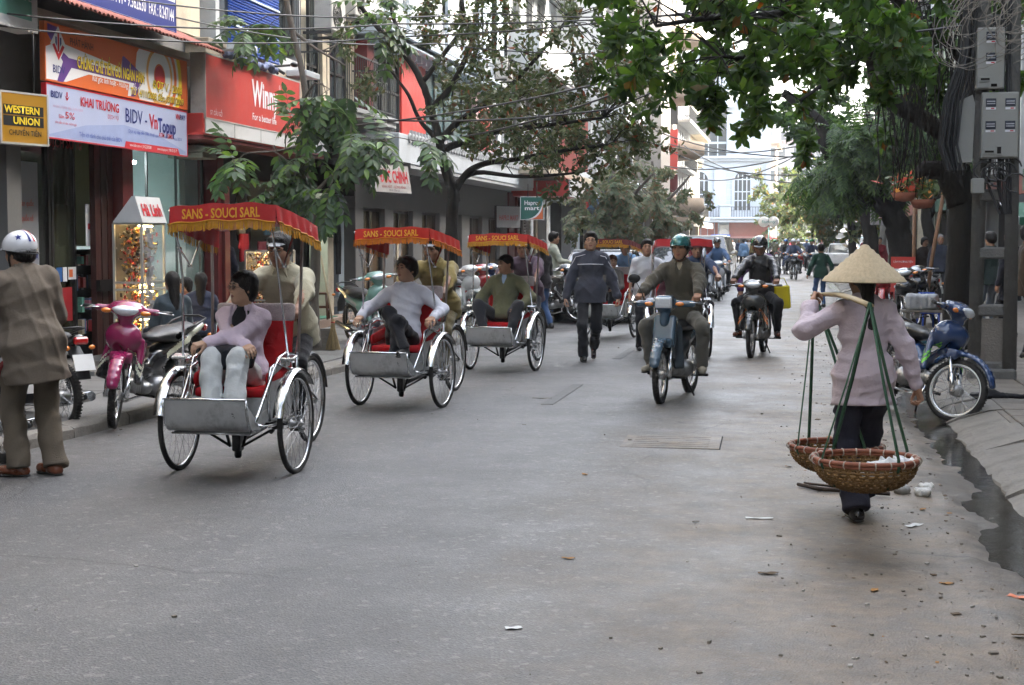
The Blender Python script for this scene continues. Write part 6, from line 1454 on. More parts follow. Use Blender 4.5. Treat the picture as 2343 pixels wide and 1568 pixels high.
# ---- supermarket house, red canopy, shuttered doors
B = Bd('mart shop house with red pillars and canopy, folding shutters and pink advert above', XL, 1, 43.2, 50.5)
B.part('pillar', m_dred, [(0, .9, -.25, .05, .1, 3.0)], bev=.02); B.part('pillar', m_dred, [(1.3, 1.5, -.25, .05, .1, 3.0)])
B.louvre(1.6, 2.3, .2, 2.6, m_acm); B.louvre(2.9, 3.6, .2, 2.6, m_acm); B.louvre(3.8, 4.5, .2, 2.6, m_acm); B.part('doorway', m_dark, [(.9, 7.2, -.6, -.5, .1, 3.0)]); B.part('pillar', m_cream, [(4.7, 5.1, -.25, .02, .1, 3)]); B.part('pillar', m_lgrey, [(6.8, 7.3, -.25, .02, .1, 3)])
B.part('canopy', m_sred, [(.6, 4.4, .0, 1.7, 2.9, 3.35)], bev=.01); B.part('canopy_panel', m_acp, [(.6, 4.38, 1.702, 1.74, 2.88, 3.38)]); B.part('canopy_slab', m_cream, [(-2.6, 6.6, .0, 1.6, 3.42, 3.60)], bev=.01)
B.part('advert', mat('advert_pink', (.50, .16, .13), .5, 0, .1), [(3.2, 3.3, 1.0, 1.9, 3.7, 5.3)]); B.part('advert_edge', m_acp, [(3.18, 3.32, 1.9, 2.0, 3.7, 5.3)])
for k_ in range(5):
 z = 3.6 + k_ * 3.1; B.floor(z, z + 3.1, [(.6, 2.0), (2.9, 4.2), (5.0, 6.4)], m_bluewhite if k_ > 1 else m_lgrey, .3, .5)
 for a0, a1 in ((.6, 2.0), (2.9, 4.2), (5.0, 6.4)): B.window(a0, a1, z + .3, z + 2.6, 2, 2, grille=(k_ < 2))
 B.balcony(.3, 7.0, z, .9, m_lgrey if k_ < 2 else m_white, m_rust, solid=(k_ % 2 == 1))
B.aircon(4.6, 4.2, .3); B.aircon(2.4, 7.6, .3); B.aircon(4.6, 10.2, .3); B.shell(19.1)
c = atX(1217, 477, -6.55)
t, F = signboard('green and orange mart sign hanging on a post, facing up the street', 'sign', c, (1, .1, 0), .60, .585, .09, mat('sign_dkgreen', (.012, .10, .075), .4), m_acp, rim=.018)
pts = [(.265, -.27), (-.16, -.27)] + [(-.16 + .425 * math.sin(R_(a)), -.27 + .50 * (1 - math.cos(R_(a)))) for a in (12, 24, 36, 48, 60, 72, 84)] + [(.265, .20)]
flat('print', t, i_white, pts, 1); flat('print', t, mat('ink_coral', (.60, .15, .06), .5), [(.265, -.27), (-.07, -.27)] + [(-.07 + .335 * math.sin(R_(a)), -.27 + .38 * (1 - math.cos(R_(a)))) for a in (15, 30, 45, 60, 75, 86)] + [(.265, .10)], 2)
text('Hapro', i_white, .15, t, F(-.02, .13, 4), width=.34, bold=.02); text('mart', i_white, .14, t, F(-.0, -.0, 4), width=.36, bold=.02)
b = MB(m_acm); b.cyl((0, -.05, -.29), (0, -.05, -2.1), .035, n=8); b.build('post', t); b = MB(m_blkmetal()); b.cyl((-.1, -.05, .29), (-.1, -.05, .6), .01, n=6); b.cyl((.12, -.05, .29), (.12, -.05, .6), .01, n=6); b.build('hanger', t)
c = atX(1163, 497, -8.0); t, F = signboard('grey board with faded red mart lettering beside the green sign', 'sign', c, (.35, 1, 0), 1.35, .62, .06, mat('board_grey', (.34, .33, .33), .5, 0, .1, 3), m_dframe, rim=.015); text('HAPRO MART', c_ink('fadedred', (.40, .10, .10)), .2, t, F(0, -.03, 1), width=1.05, bold=.02)
# ---- plainer houses further down the left side
def row_house(label, X, g, y0, y1, nf, m, fh=3.2, z0=3.4, bal=True, solid=False, win=None, awn=None, shop=m_dark, seed=0, roofm=None, fr=m_frame, base=None):
 rr = random.Random(seed); B = Bd(label, X, g, y0, y1); W_ = B.W; n = win or max(1, int(W_ / 2.0)); B.shell(z0 + nf * fh + .4)
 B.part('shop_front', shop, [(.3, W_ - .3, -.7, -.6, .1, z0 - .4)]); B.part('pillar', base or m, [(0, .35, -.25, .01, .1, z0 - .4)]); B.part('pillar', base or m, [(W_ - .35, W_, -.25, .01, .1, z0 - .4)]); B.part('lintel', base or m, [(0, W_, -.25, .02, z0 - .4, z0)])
 if awn: B.part('awning', awn, [(.2, W_ - .2, .02, 1.2, z0 - .55, z0 - .45), (.2, W_ - .2, 1.16, 1.2, z0 - .85, z0 - .55)])
 for k_ in range(nf):
  z = z0 + k_ * fh; ws = [(W_ * (i + .22) / n, W_ * (i + .78) / n) for i in range(n)]; B.floor(z, z + fh, ws, m, .3 if bal else .8, .5)
  for a0, a1 in ws: B.window(a0, a1, z + (.3 if bal else .8), z + fh - .5, 2, 2, fr, grille=rr.random() < .3 and y0 < 70)
  if bal and (k_ % 2 == 0 or rr.random() < .6): B.balcony(.2, W_ - .2, z, rr.uniform(.6, 1.1), m, m_rust, solid=solid)
  if rr.random() < .7: B.aircon(rr.uniform(.6, W_ - .6), z + .9, .1)
 B.part('parapet', m, [(0, W_, -.2, .12, z0 + nf * fh, z0 + nf * fh + .5)], bev=.01); return B
B = row_house('tall white house with solid curved balconies beyond the mart', XL, 1, 50.5, 57.5, 5, m_white, solid=True, seed=1)
b = MB(mat('sunlit_fin', (.60, .60, .58), .8, 0, .05)); b.bb(.1, 1.7, 1.2, 1.5, 4, 20); b.bb(.1, .9, 5.6, 5.9, 4, 20); b.build('fin_wall', B.root)  # fins lighter than the house walls: sunlight put into the colour
row_house('pale blue house with grey balconies and blue shop board', XL, 1, 57.5, 63.5, 4, m_bluewhite, solid=False, seed=2, awn=mat('awning_blue', (.05, .14, .24), .7))
row_house('weathered light grey house behind the street trees', XL, 1, 63.5, 69.5, 5, m_lgrey, solid=True, seed=3)
row_house('white modern house with deep solid balconies in the middle distance', XL, 1, 69.5, 77, 5, m_white, solid=True, seed=4, awn=m_lgrey)
B = row_house('tall beige tower with plain side wall and few windows', XL, 1, 77, 88, 6, mat('beige_tile', (.33, .30, .27), .7, 0, .06, 3), bal=False, seed=5, win=3); b = MB(mat('beige_tile', (1, 1, 1))); b.bb(.02, 1.3, 1.0, 6.5, 3.4, 22); b.build('bay', B.root)
B = Bd('beige house with round stacked balconies and red sign boards', XL, 1, 88, 104)
bt = mat('beige_plaster', (.30, .24, .18), .75, 0, .1, 2, .2, 20, dirt=.3, dcol=(.25, .19, .14)); B.shell(20)
for k_ in range(5):
 z = 3.2 + k_ * 3.3; B.floor(z, z + 3.3, [(1, 3), (5, 8), (10, 13)], bt, .3, .5)
 for a0, a1 in ((1, 3), (5, 8), (10, 13)): B.window(a0, a1, z + .3, z + 2.8, 3, 2)
 b = MB(bt); b.lathe([(.01, 0), (2.1, 0), (2.5, .28), (2.5, 1.0), (2.4, 1.0), (2.35, .3), (.01, .3)], (.2, 3.2, z - .1), (0, 0, 1), 30); b.build('balcony', B.root)
B.part('shop_front', m_dark, [(.3, 15.7, -.6, -.5, 0, 3.2)]); B.part('canopy', bt, [(1, 15, 0, 1.9, 2.7, 2.95)]);
for i, m_ in enumerate((m_rust, m_sred, m_sred, m_dred)): B.part('sign_board', m_, [(.6, .8, .3, 1.3, 8.3 - i * 1.3, 9.3 - i * 1.3)])
row_house('dim house with white awning before the junction', XL, 1, 104, 117, 4, m_lgrey, seed=8, awn=mat('awning_cream', (.5, .45, .36), .7))
row_house('last cream house of the left row at the junction', XL, 1, 117, 128, 3, m_cream, seed=9, awn=m_lgrey)
# ---- right side row, mostly hidden by trees; it also keeps the street in shade, its unseen near end added for that
for q_, (a_, c__) in enumerate(((-34, -20), (-20, -6), (-6, 9.4))): row_house('%s unseen house added behind the camera on the left' % ('white', 'cream', 'grey')[q_], XL, 1, a_, c__, 4, (m_white, m_cream, m_grey)[q_], seed=70 + q_, win=3, bal=False)  # unseen houses, added to cut fill light from behind the camera
row_house('unseen house added behind the camera to close off light', XL, 1, -38, -34, 4, m_cream, seed=77, win=2, bal=False); t = thing('light_block', 'unseen grey block added behind the camera to stop low light', 'building', (-8, -40, 0)); b = MB(m_grey); b.bb(0, 16, -6, 0, 0, 16); b.build('wall', t)  # unseen house and block, added to stop low light from behind
drk = mat('rightrow_grey', (.16, .155, .15), .85, 0, .1, 1.5, .2, 20, dirt=.5, dcol=(.07, .065, .06)); y = -34
rl = ['cream', 'grey', 'pale', 'dull yellow', 'greenish grey', 'weathered white']; rm = [m_cream, drk, m_lgrey, mat('dull_yellow', (.40, .30, .13), .8, 0, .1, 2, dirt=.4), mat('green_grey', (.20, .24, .20), .8, 0, .1, 2, dirt=.4), m_white]
rr = random.Random(21); where = ['farthest behind the camera', 'second behind the camera', 'just behind the camera', 'outside the frame beside the camera', 'right behind the meter pole', 'behind the big dark trunk', 'behind the flower stall', 'behind the second dark tree', 'beyond the stalls', 'behind the man in the tan jacket', 'beyond the white hatchback', 'in the hazy middle distance', 'near the junction', 'last before the square', 'at the far corner', 'by the far taxis', 'by the bus']
i = 0
while y < 118:
 W_ = rr.uniform(7, 11); row_house('%s shop house on the right side, %s' % (rl[i % 6], where[min(i, 16)]), XR + .3 * (i % 2), -1, y, y + W_, 4, rm[i % 6], win=max(2, int(W_ / 2.6)), seed=30 + i, awn=mat('awning_green', (.06, .12, .09), .7) if i % 3 == 0 else mat('awning_redbrown', (.16, .06, .045), .7) if i % 3 == 1 else None, bal=(i % 2 == 0)); y += W_; i += 1
# ---- white colonial corner building across the square, facing us
def cornerhouse():
 Y0 = 148.0; a = atY(1548, 560, Y0); c = atY(1762, 560, Y0); x0 = a.x; W_ = c.x - a.x
 t = thing('corner_building', 'white colonial style corner building with arched windows and iron balconies', 'building', (x0, Y0, 0), R_(8))
 wm = mat('colonial_white', (.36, .41, .47), .7, 0, .05, .8, .1, 10, dirt=.15, dcol=(.4, .43, .45)); def_ = mat('brickred_tile', (.27, .085, .06), .6, 0, .15, 3)
 def part(n, m, bx, parent=t, bev=0):
  b = MB(m); [b.bb(*q, b=bev) for q in bx]; return b.build(n, parent)
 z1, z2, z3, z4 = 3.6, 9.2, 10.0, 15.2
 L_ = W_ * .62
 part('ground_floor', def_, [(0, W_ * .44, 0, .4, 1.9, z1 - .3), (W_ * .56, W_, 0, .4, 1.9, z1 - .3)]); part('pier', wm, [(W_ * .44, W_ * .56, -.1, .4, 0, z1 - .3), (0, .5, -.05, .4, 0, 1.9), (W_ - .6, W_, -.05, .4, 0, 1.9)])
 part('shop_front', m_dark, [(.5, W_ * .44, .6, .7, 0, 1.9), (W_ * .56, W_ - .6, .6, .7, 0, 1.9)]); part('awning', mat('awning_rose', (.32, .15, .14), .7), [(0, W_ * .44, -1.0, 0, 1.75, 1.95), (W_ * .56, W_, -.9, 0, 1.8, 1.98)])
 for i in range(6): part('tile_joint', wm, [(W_ * .44 * i / 6 + .3, W_ * .44 * i / 6 + .36, -.02, 0, 1.96, z1 - .32)])
 part('side_wall', wm, [(0, .3, .4, 12, 0, z4), (W_ - .3, W_, .4, 12, 0, z3 + 1.5), (.3, W_ - .3, 11.7, 12, 0, z3)]); part('balcony', wm, [(-.5, W_ + .8, -1.6, .4, z1 - .3, z1), (-.6, W_ + 1.0, -1.8, .4, z1, z1 + .22)], bev=.03)
 for x in (W_ * .50, W_ + .4, -.1): part('pedestal', wm, [(x - .5, x + .5, -1.7, -.8, z1 + .22, z1 + 1.25), (x - .62, x + .62, -1.8, -.7, z1 + 1.25, z1 + 1.4)], bev=.02)
 b = MB(m_rust)
 for x0_, x1_ in ((.6, W_ * .5 - .6), (W_ * .5 + .6, W_ - .3)):
  n = int((x1_ - x0_) / .25)
  for i in range(n + 1): x = x0_ + (x1_ - x0_) * i / n; b.bb(x - .02, x + .02, -1.52, -1.48, z1 + .22, z1 + 1.15)
  b.bb(x0_, x1_, -1.53, -1.47, z1 + 1.15, z1 + 1.21)
 b.build('railing', t)
 def arched(xc, w2, zb, zt):
  b = MB(wm); n = 10; b.bb(xc - w2 - .25, xc - w2, -.12, .02, zb, zt - w2); b.bb(xc + w2, xc + w2 + .25, -.12, .02, zb, zt - w2)
  vs = []
  for i in range(n + 1):
   a = math.pi * i / n
   for rr_ in (w2, w2 + .25):
    for yy in (-.12, .02): vs.append((xc + rr_ * math.cos(a), yy, zt - w2 + rr_ * math.sin(a)))
  fs = []
  for i in range(n):
   k = i * 4; fs += [(k, k + 4, k + 6, k + 2), (k + 2, k + 6, k + 7, k + 3), (k, k + 1, k + 5, k + 4)]
  b.add(vs, fs); wn = b.build('window', t)
  g = MB(m_wglass); pts = [(xc - w2, zb), (xc + w2, zb)] + [(xc + w2 * math.cos(math.pi * i / n), zt - w2 + w2 * math.sin(math.pi * i / n)) for i in range(n + 1)]
  g.add([(x, -.03, z) for x, z in pts], [tuple(range(len(pts)))]); g.build('pane', wn)
  f = MB(wm)
  for q in (-.55, 0, .55): f.bb(xc + q * w2 - .05, xc + q * w2 + .05, -.08, -.035, zb, zt - .25)
  for z in (zb + (zt - zb) * .25, zb + (zt - zb) * .48, zt - w2): f.bb(xc - w2, xc + w2, -.075, -.034, z - .05, z + .05)
  f.build('mullion', wn)
 part('wall', wm, [(0, W_, 0, .4, z1 + .22, z2)]); arched(W_ * .235, .85, z1 + .4, z1 + 4.6); arched(W_ * .70, .75, z1 + .9, z1 + 4.6)
 part('pilaster', wm, [(W_ * .46 - .6, W_ * .46 + .6, -.18, 0, z1 + .3, z2 - .3), (W_ - .5, W_, -.18, 0, z1 + .3, z2 - .3)], bev=.02)
 for i in range(9): part('course_line', mat('joint_line', (.48, .52, .55), .8), [(.05, W_ - .05, -.012, .0, z1 + .7 + i * .55, z1 + .73 + i * .55)])  # thin raised strips along the courses, slightly lighter than the wall
 part('cornice', wm, [(-.2, W_ + .2, -.35, .4, z2, z2 + .25), (-.4, W_ + .3, -.6, .4, z2 + .25, z2 + .5)], bev=.02)
 b = MB(mat('loggia_dark', (.10, .12, .12), .6)); b.bb(.3, L_ * .86, 2.0, 2.1, z3 - .2, z4 - .9); b.build('loggia', t)
 part('wall', wm, [(L_ * .86, W_, 0, .4, z2 + .5, z4 - .4), (0, .35, 0, .4, z2 + .5, z4)]); wn = part('window', wm, [(.35, L_ * .86, .3, .4, z4 - 2.3, z4 - 2.1), (.35, L_ * .86, .3, .4, z3 + .9, z3 + 1.1)] + [(.35 + (L_ * .86 - .35) * i / 5 - .05, .35 + (L_ * .86 - .35) * i / 5 + .05, .3, .4, z3 - .3, z4 - 2.3) for i in range(6)]); part('pane', m_wglass, [(.35, L_ * .86, .42, .46, z3 - .3, z4 - 1.0)], wn)
 part('cornice', wm, [(-.3, L_, -.4, .5, z4 - .9, z4 - .5), (L_, W_ + .1, -.2, .4, z4 - .4, z4 - .1)], bev=.02)
 T4 = 19.5; part('attic_wall', wm, [(0, L_ * .90, 1.2, 1.6, z4 - .5, z4 + .9), (0, L_ * .9, 1.2, 1.6, z4 + 3.4, T4), (0, .6, 1.2, 1.6, z4 + .9, z4 + 3.4), (L_ * .9 - .9, L_ * .9, 1.2, 1.6, z4 + .9, z4 + 3.4)]); wn = part('window', wm, [(.6 + (L_ * .9 - 1.5) * i / 9 - .05, .6 + (L_ * .9 - 1.5) * i / 9 + .05, 1.25, 1.35, z4 + .9, z4 + 3.4) for i in range(10)] + [(.6, L_ * .9 - .9, 1.25, 1.34, z4 + .9 + i * .62, z4 + .98 + i * .62) for i in range(5)]); part('pane', m_wglass, [(.6, L_ * .9 - .9, 1.4, 1.44, z4 + .9, z4 + 3.4)], wn)
 part('roof', wm, [(-.2, L_ * .9 + .2, .9, 9, T4, T4 + .4), (.3, W_ - .3, 1.0, 11.7, z4 - .5, z4 - .4)])
 b = MB(m_acm); b.bb(W_ * .44 + .1, W_ * .56 - .1, -.75, -.1, z1 - 2.0, z1 - .5, b=.05); b.torus((W_ * .5, -.77, z1 - 1.25), (0, 1, 0), .45, .06, 20, 6); b.build('air_conditioner', t)
 tt = thing('street_sign', 'small blue street name plate below the white building balcony', 'sign', (x0 + W_ * .48, Y0 - 1.6, 1.8)); b = MB(mat('ink_signblue', (.03, .10, .38), .5)); b.bb(-.9, .9, -.03, .03, -.35, .35); b.build('plate', tt); text('CẦU GỖ', i_white, .34, tt, frameM((0, -.034, .02), (1, 0, 0), (0, 0, 1)), width=1.3)
cornerhouse()
def farblock(label, u0, u1, vtop, Y, m, nfl, dep=14, base=None, rz=0, rows=None, roof=None, name='far_building'):
 a = atY(u0, vtop, Y); c = atY(u1, vtop, Y); W_ = c.x - a.x; H = a.z; t = thing(name, label, 'building', (a.x, Y, 0), rz)
 b = MB(m); b.bb(0, W_, 0, dep, -.1, H); b.build('wall', t); fh = H / nfl; nw = rows or max(2, int(W_ / 3))
 for i in range(nfl):
  for j in range(nw):
   x0_, x1_ = W_ * (j + .2) / nw, W_ * (j + .8) / nw; w_ = MB(m_frame); w_.bb(x0_ - .08, x1_ + .08, -.12, -.001, fh * i + fh * .25, fh * i + fh * .32); w_.bb(x0_ - .08, x1_ + .08, -.12, -.001, fh * i + fh * .80, fh * i + fh * .85); w_ = w_.build('window', t); p = MB(m_wglass); p.bb(x0_, x1_, -.06, -.002, fh * i + fh * .32, fh * i + fh * .80); p.build('pane', w_)
 b = MB(roof or m); b.bb(-.4, W_ + .4, -.4, dep + .4, H, H + .5); b.build('roof', t); return t
farblock('peach narrow house right of the white corner building', 1741, 1776, 330, 158, mat('far_peach', (.42, .33, .26), .8), 5)
farblock('blue grey narrow house with hanging teal banner, far street', 1768, 1800, 385, 166, mat('far_blue', (.25, .32, .36), .8), 4)
farblock('ochre narrow house down the far street', 1797, 1822, 400, 180, mat('far_ochre', (.36, .30, .20), .8), 4)
farblock('pale hazy office block with pitched parapet in the far distance', 1755, 1960, 330, 235, mat('far_pale', (.42, .42, .42), .8), 6, 20, roof=mat('far_roof', (.30, .22, .20), .8))
farblock('big grey rooftop block, farthest and highest on the skyline', 1722, 1830, 295, 262, mat('far_grey', (.40, .41, .42), .8), 7, 20)
farblock('low market hall with blue roof band behind the square', 1790, 2010, 440, 205, mat('far_brown', (.20, .17, .15), .8), 3, 14, roof=mat('far_bluer', (.16, .26, .40), .7))
farblock('far house row on the right of the square behind foliage', 1990, 2200, 380, 175, mat('far_cream', (.35, .31, .25), .8), 4)
farblock('dark far house left of the white corner building', 1440, 1552, 440, 172, mat('far_umber', (.22, .19, .16), .8), 3)
t, F = signboard('two joined round white shop signs on a pole by the junction', 'sign', atY(1758, 508, 120), (1, 0, 0), .1, .1, .1, m_acp, m_acp); t.scale = (.68, 1, .68)
b = MB(m_acp, mat('ink_sage', (.10, .25, .22), .5))
for x in (-.55, .55): b.cur = 0; b.lathe([(.0001, .06), (.62, .06), (.62, -.06), (.0001, -.06)], (x, 0, 0), (0, 1, 0), 24); b.cur = 1; b.lathe([(.52, .062), (.56, .062)], (x, 0, 0), (0, 1, 0), 24)
b.cur = 1; b.cyl((0, 0, -.6), (0, 0, -3.2), .06, n=8); b.build('disc', t); text('fanny', mat('ink_sage', (1, 1, 1)), .5, t, frameM((0, .07, 0), (-1, 0, 0), (0, 0, 1)), width=1.6)
text('fanny', mat('ink_sage', (1, 1, 1)), .5, t, frameM((0, -.07, 0), (1, 0, 0), (0, 0, 1)), width=1.6)
# ------------------------------------------------------------------ trees
def leaf_mesh(kind, m, L=.17, W=.085):
 key = ('leaf', kind, m.name, L)
 if key in _C: return _C[key]
 vs, fs = leaf_geo(kind, L, W); b = MB(m); b.add(vs, fs, True); _C[key] = b.mesh('leaf'); return _C[key]
def leaf_geo(kind, L, W):
 pr = {'ob': (.14, .62, 1.0, .08), 'el': (.1, .95, .80, .05)}[kind]
 n = len(pr); vs = []
 for i, w_ in enumerate(pr):
  t = i / (n - 1); z = -.10 * L * t * t;
  vs += [(-w_ * W / 2, t * L, z + .05 * W * w_ * 3), (0, t * L, z), (w_ * W / 2, t * L, z + .05 * W * w_ * 3)]
 return vs, [(i * 3 + j, i * 3 + j + 1, i * 3 + j + 4, i * 3 + j + 3) for i in range(n - 1) for j in range(2)]
def scatter(name, m, kind, L, W, mats4, parent, nkeep=0, kindtag=True):
 """leaves at 4x4 placements: nkeep of them as single leaf objects, the rest one mesh"""
 r_ = random.Random(len(mats4)); me = leaf_mesh(kind, m, L, W)
 if nkeep:
  M0 = parent.matrix_world.inverted() if parent else Matrix()
  idx = sorted(range(len(mats4)), key=lambda i: (mats4[i].translation - cam.location).length)[:nkeep]; ks = set(idx)
  for i in idx:
   o = link('leaf', me, parent); o.matrix_local = mats4[i]
  mats4 = [q for i, q in enumerate(mats4) if i not in ks]
 vs, fs = leaf_geo(kind, L, W); base = np.array(vs); T = np.array([[list(r__) for r__ in q] for q in mats4]);
 V = (np.einsum('nij,kj->nki', T[:, :3, :3], base) + T[:, None, :3, 3]).reshape(-1, 3); Q = (np.array(fs)[None] + (np.arange(len(T)) * len(base))[:, None, None]).reshape(-1, 4)
 me2 = NM(m).put((V, Q)).mesh(name); o = link(name, me2, parent)
 if kindtag: o['kind'] = 'stuff'
 return o
def lm4(p, d, up, s):
 d = d.normalized(); x = d.cross(up); x = x.normalized() if x.length > 1e-4 else d.orthogonal().normalized(); z = x.cross(d)
 return Matrix(((x.x * s, d.x * s, z.x * s, p.x), (x.y * s, d.y * s, z.y * s, p.y), (x.z * s, d.z * s, z.z * s, p.z), (0, 0, 0, 1)))
def rv(r, a=1): return Vector((r.gauss(0, a), r.gauss(0, a), r.gauss(0, a)))
def twiggy(b, p, d, L, r0, r, depth, ends, wob=.22, droop=0.0, split=(2, 3)):
 """recursive limb; collects twig points in ends as (point, direction)"""
 n = 5; pts = [p.copy()]; q = p.copy(); dd = d.normalized()
 for i in range(n):
  dd = (dd + rv(r, wob * .35) + Vector((0, 0, -droop * .12))).normalized(); q = q + dd * (L / n); pts.append(q.copy())
  if depth <= 1: ends.append((q.copy(), dd.copy()))
 b.tube(pts, [r0 * (1 - .5 * i / n) for i in range(n + 1)], 6 if r0 > .02 else 4, False)
 if depth > 0:
  for k in range(r.randint(*split)):
   a = pts[r.randint(2, n)]; nd = (dd + rv(r, .55)).normalized(); twiggy(b, a, nd, L * r.uniform(.55, .8), r0 * .5, r, depth - 1, ends, wob, droop, split)
def whorl(out, r, p, d, n, s, spread=.9):
 ax = (d + rv(r, .5)).normalized(); u = ax.orthogonal().normalized(); v = ax.cross(u); a0 = r.random() * 6
 for i in range(n):
  a = a0 + 2 * math.pi * i / n + r.uniform(-.3, .3); dr = (ax * r.uniform(.15, .8) + (u * math.cos(a) + v * math.sin(a)) * spread + Vector((0, 0, -.15))).normalized()
  out.append(lm4(p + dr * .01, dr, ax, s * r.uniform(.6, 1.15)))
def spray(out, r, p, d, n, s, rach=.30, droop=.5):
 """compound leaf: pairs of leaflets along a drooping stalk"""
 dd = (d + Vector((0, 0, .1)) + rv(r, .35)).normalized(); q = p.copy(); pts = [q.copy()]
 for i in range(n):
  dd = (dd + Vector((0, 0, -droop / n))).normalized(); q = q + dd * (rach / n); pts.append(q.copy()); sd = dd.cross(Vector((0, 0, 1))); sd = sd.normalized() if sd.length > .01 else Vector((1, 0, 0)); up = sd.cross(dd)
  for g in (-1, 1): out.append(lm4(q, sd * g + dd * .55 + Vector((0, 0, -.35 + r.uniform(-.15, .15))), up, s * r.uniform(.8, 1.1)))
 out.append(lm4(q, dd, Vector((0, 0, 1)), s)); return pts
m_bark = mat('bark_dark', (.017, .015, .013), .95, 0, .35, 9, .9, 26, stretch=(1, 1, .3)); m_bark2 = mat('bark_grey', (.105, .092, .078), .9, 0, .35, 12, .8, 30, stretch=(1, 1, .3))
g_big = leafmat('leaf_bigtree', [(0, (.030, .060, .020)), (.35, (.045, .095, .022)), (.7, (.060, .125, .025)), (.9, (.09, .16, .03)), (.965, (.06, .11, .03)), (.975, (.05, .10, .03)), (1, (.26, .10, .02))], .42, .4)
g_dull = leafmat('leaf_rusty', [(0, (.045, .070, .028)), (.4, (.070, .100, .038)), (.80, (.105, .115, .055)), (.94, (.10, .085, .040)), (.97, (.22, .07, .03)), (1, (.04, .07, .02))], .26, .5)
g_pin = leafmat('leaf_pinnate', [(0, (.045, .075, .040)), (.5, (.065, .105, .055)), (.8, (.085, .16, .045)), (1, (.13, .23, .05))], .3, .32)
g_grey = leafmat('leaf_dusty', [(0, (.075, .11, .060)), (.5, (.13, .155, .09)), (.8, (.17, .17, .10)), (1, (.16, .11, .06))], .3, .6)
g_far = leafmat('leaf_far', [(0, (.05, .08, .03)), (.5, (.085, .12, .04)), (.85, (.13, .15, .045)), (1, (.20, .12, .04))], .35, .55)
g_dk = leafmat('leaf_darkgreen', [(0, (.030, .060, .022)), (.6, (.050, .100, .030)), (1, (.09, .16, .04))], .45, .4)
def P3(u, v, D): return atD(u, v, D * .97)
def limb(b, pts, r, n=10):
 """smooth tapered limb through the given points"""
 P = [Vector(p) for p in pts]; out = []; rr_ = []
 for i in range(len(P) - 1):
  p0, p1, p2, p3 = P[max(0, i - 1)], P[i], P[i + 1], P[min(len(P) - 1, i + 2)]
  for k in range(5 if i < len(P) - 2 else 6):
   t = k / 5; out.append(.5 * ((2 * p1) + (p2 - p0) * t + (2 * p0 - 5 * p1 + 4 * p2 - p3) * t * t + (3 * p1 - p0 - 3 * p2 + p3) * t ** 3)); rr_.append(r[i] + (r[i + 1] - r[i]) * t)
 w_ = random.Random(len(pts)); out = [q + rv(w_, rr_[i] * .06) for i, q in enumerate(out)]; b.tube(out, rr_, n, True); return out
def tree(label, name, limbs, leafm, kind, L, W, seeds, group=None, bark=m_bark, base=None, nkeep=0, seed=1, leafn=5, mode='whorl', ls=1.0, spreadp=None, twigL=.5, twigs=2, dens=1.0, extra=None, droop=.2, vines=None):
 """limbs: [(points, radii)], first one the trunk; seeds: [(centre, (rx,ry,rz), count)] twig clusters joined to the nearest limb point"""
 t = thing(name, label, 'tree', (0, 0, 0) if base is None else base, 0, group); r = random.Random(seed); off = Vector(t.location); allp = []; b = MB(bark)
 for pts, rad in limbs: allp += limb(b, [Vector(p) - off for p in pts], rad)[3:]
 b.build('trunk', t); b = MB(bark); out = []
 if vines: vines(b, off)
 for c, rad, n in seeds:
  c = Vector(c) - off
  for i in range(max(1, int(n * dens))):
   for _ in range(20):
    q = Vector((r.uniform(-1, 1), r.uniform(-1, 1), r.uniform(-1, 1)))
    if q.length < 1: break
   p = c + Vector((q.x * rad[0], q.y * rad[1], q.z * rad[2])); a = min(allp, key=lambda z: (z - p).length)
   dv = p - a; st = a.lerp(p, max(0, 1 - .55 / max(.01, dv.length))) if dv.length > 1.0 and i % 3 else a
   mid = st.lerp(p, .5) + rv(r, .06 * dv.length) + Vector((0, 0, .05));
   b.tube([st, mid, p], [.006 + .006 * (st - p).length, .007, .004], 4, False); ends = []; twiggy(b, p, (p - mid) + rv(r, .1), twigL, .006, r, 1, ends, droop=droop, split=(1, twigs))
   for (e, d) in ends:
    if mode == 'whorl': whorl(out, r, e, d, leafn, ls)
    elif mode == 'spray': b.tube(spray(out, r, e, d + rv(r, .6), leafn, ls, L * leafn * .55, droop=.9), .003, 3, False)
    else:
     for k in range(leafn): out.append(lm4(e + rv(r, .05), (d * .4 + rv(r, .6) + Vector((0, 0, -.2))), rv(r), ls * r.uniform(.7, 1.2)))
 tw = b.build('branches', t); tw['kind'] = 'stuff'; scatter('foliage', leafm, kind, L, W, out, t, nkeep)
 return t, len(out)
NL = 0
p = lambda u, v, D=20.6: P3(u, v, D)
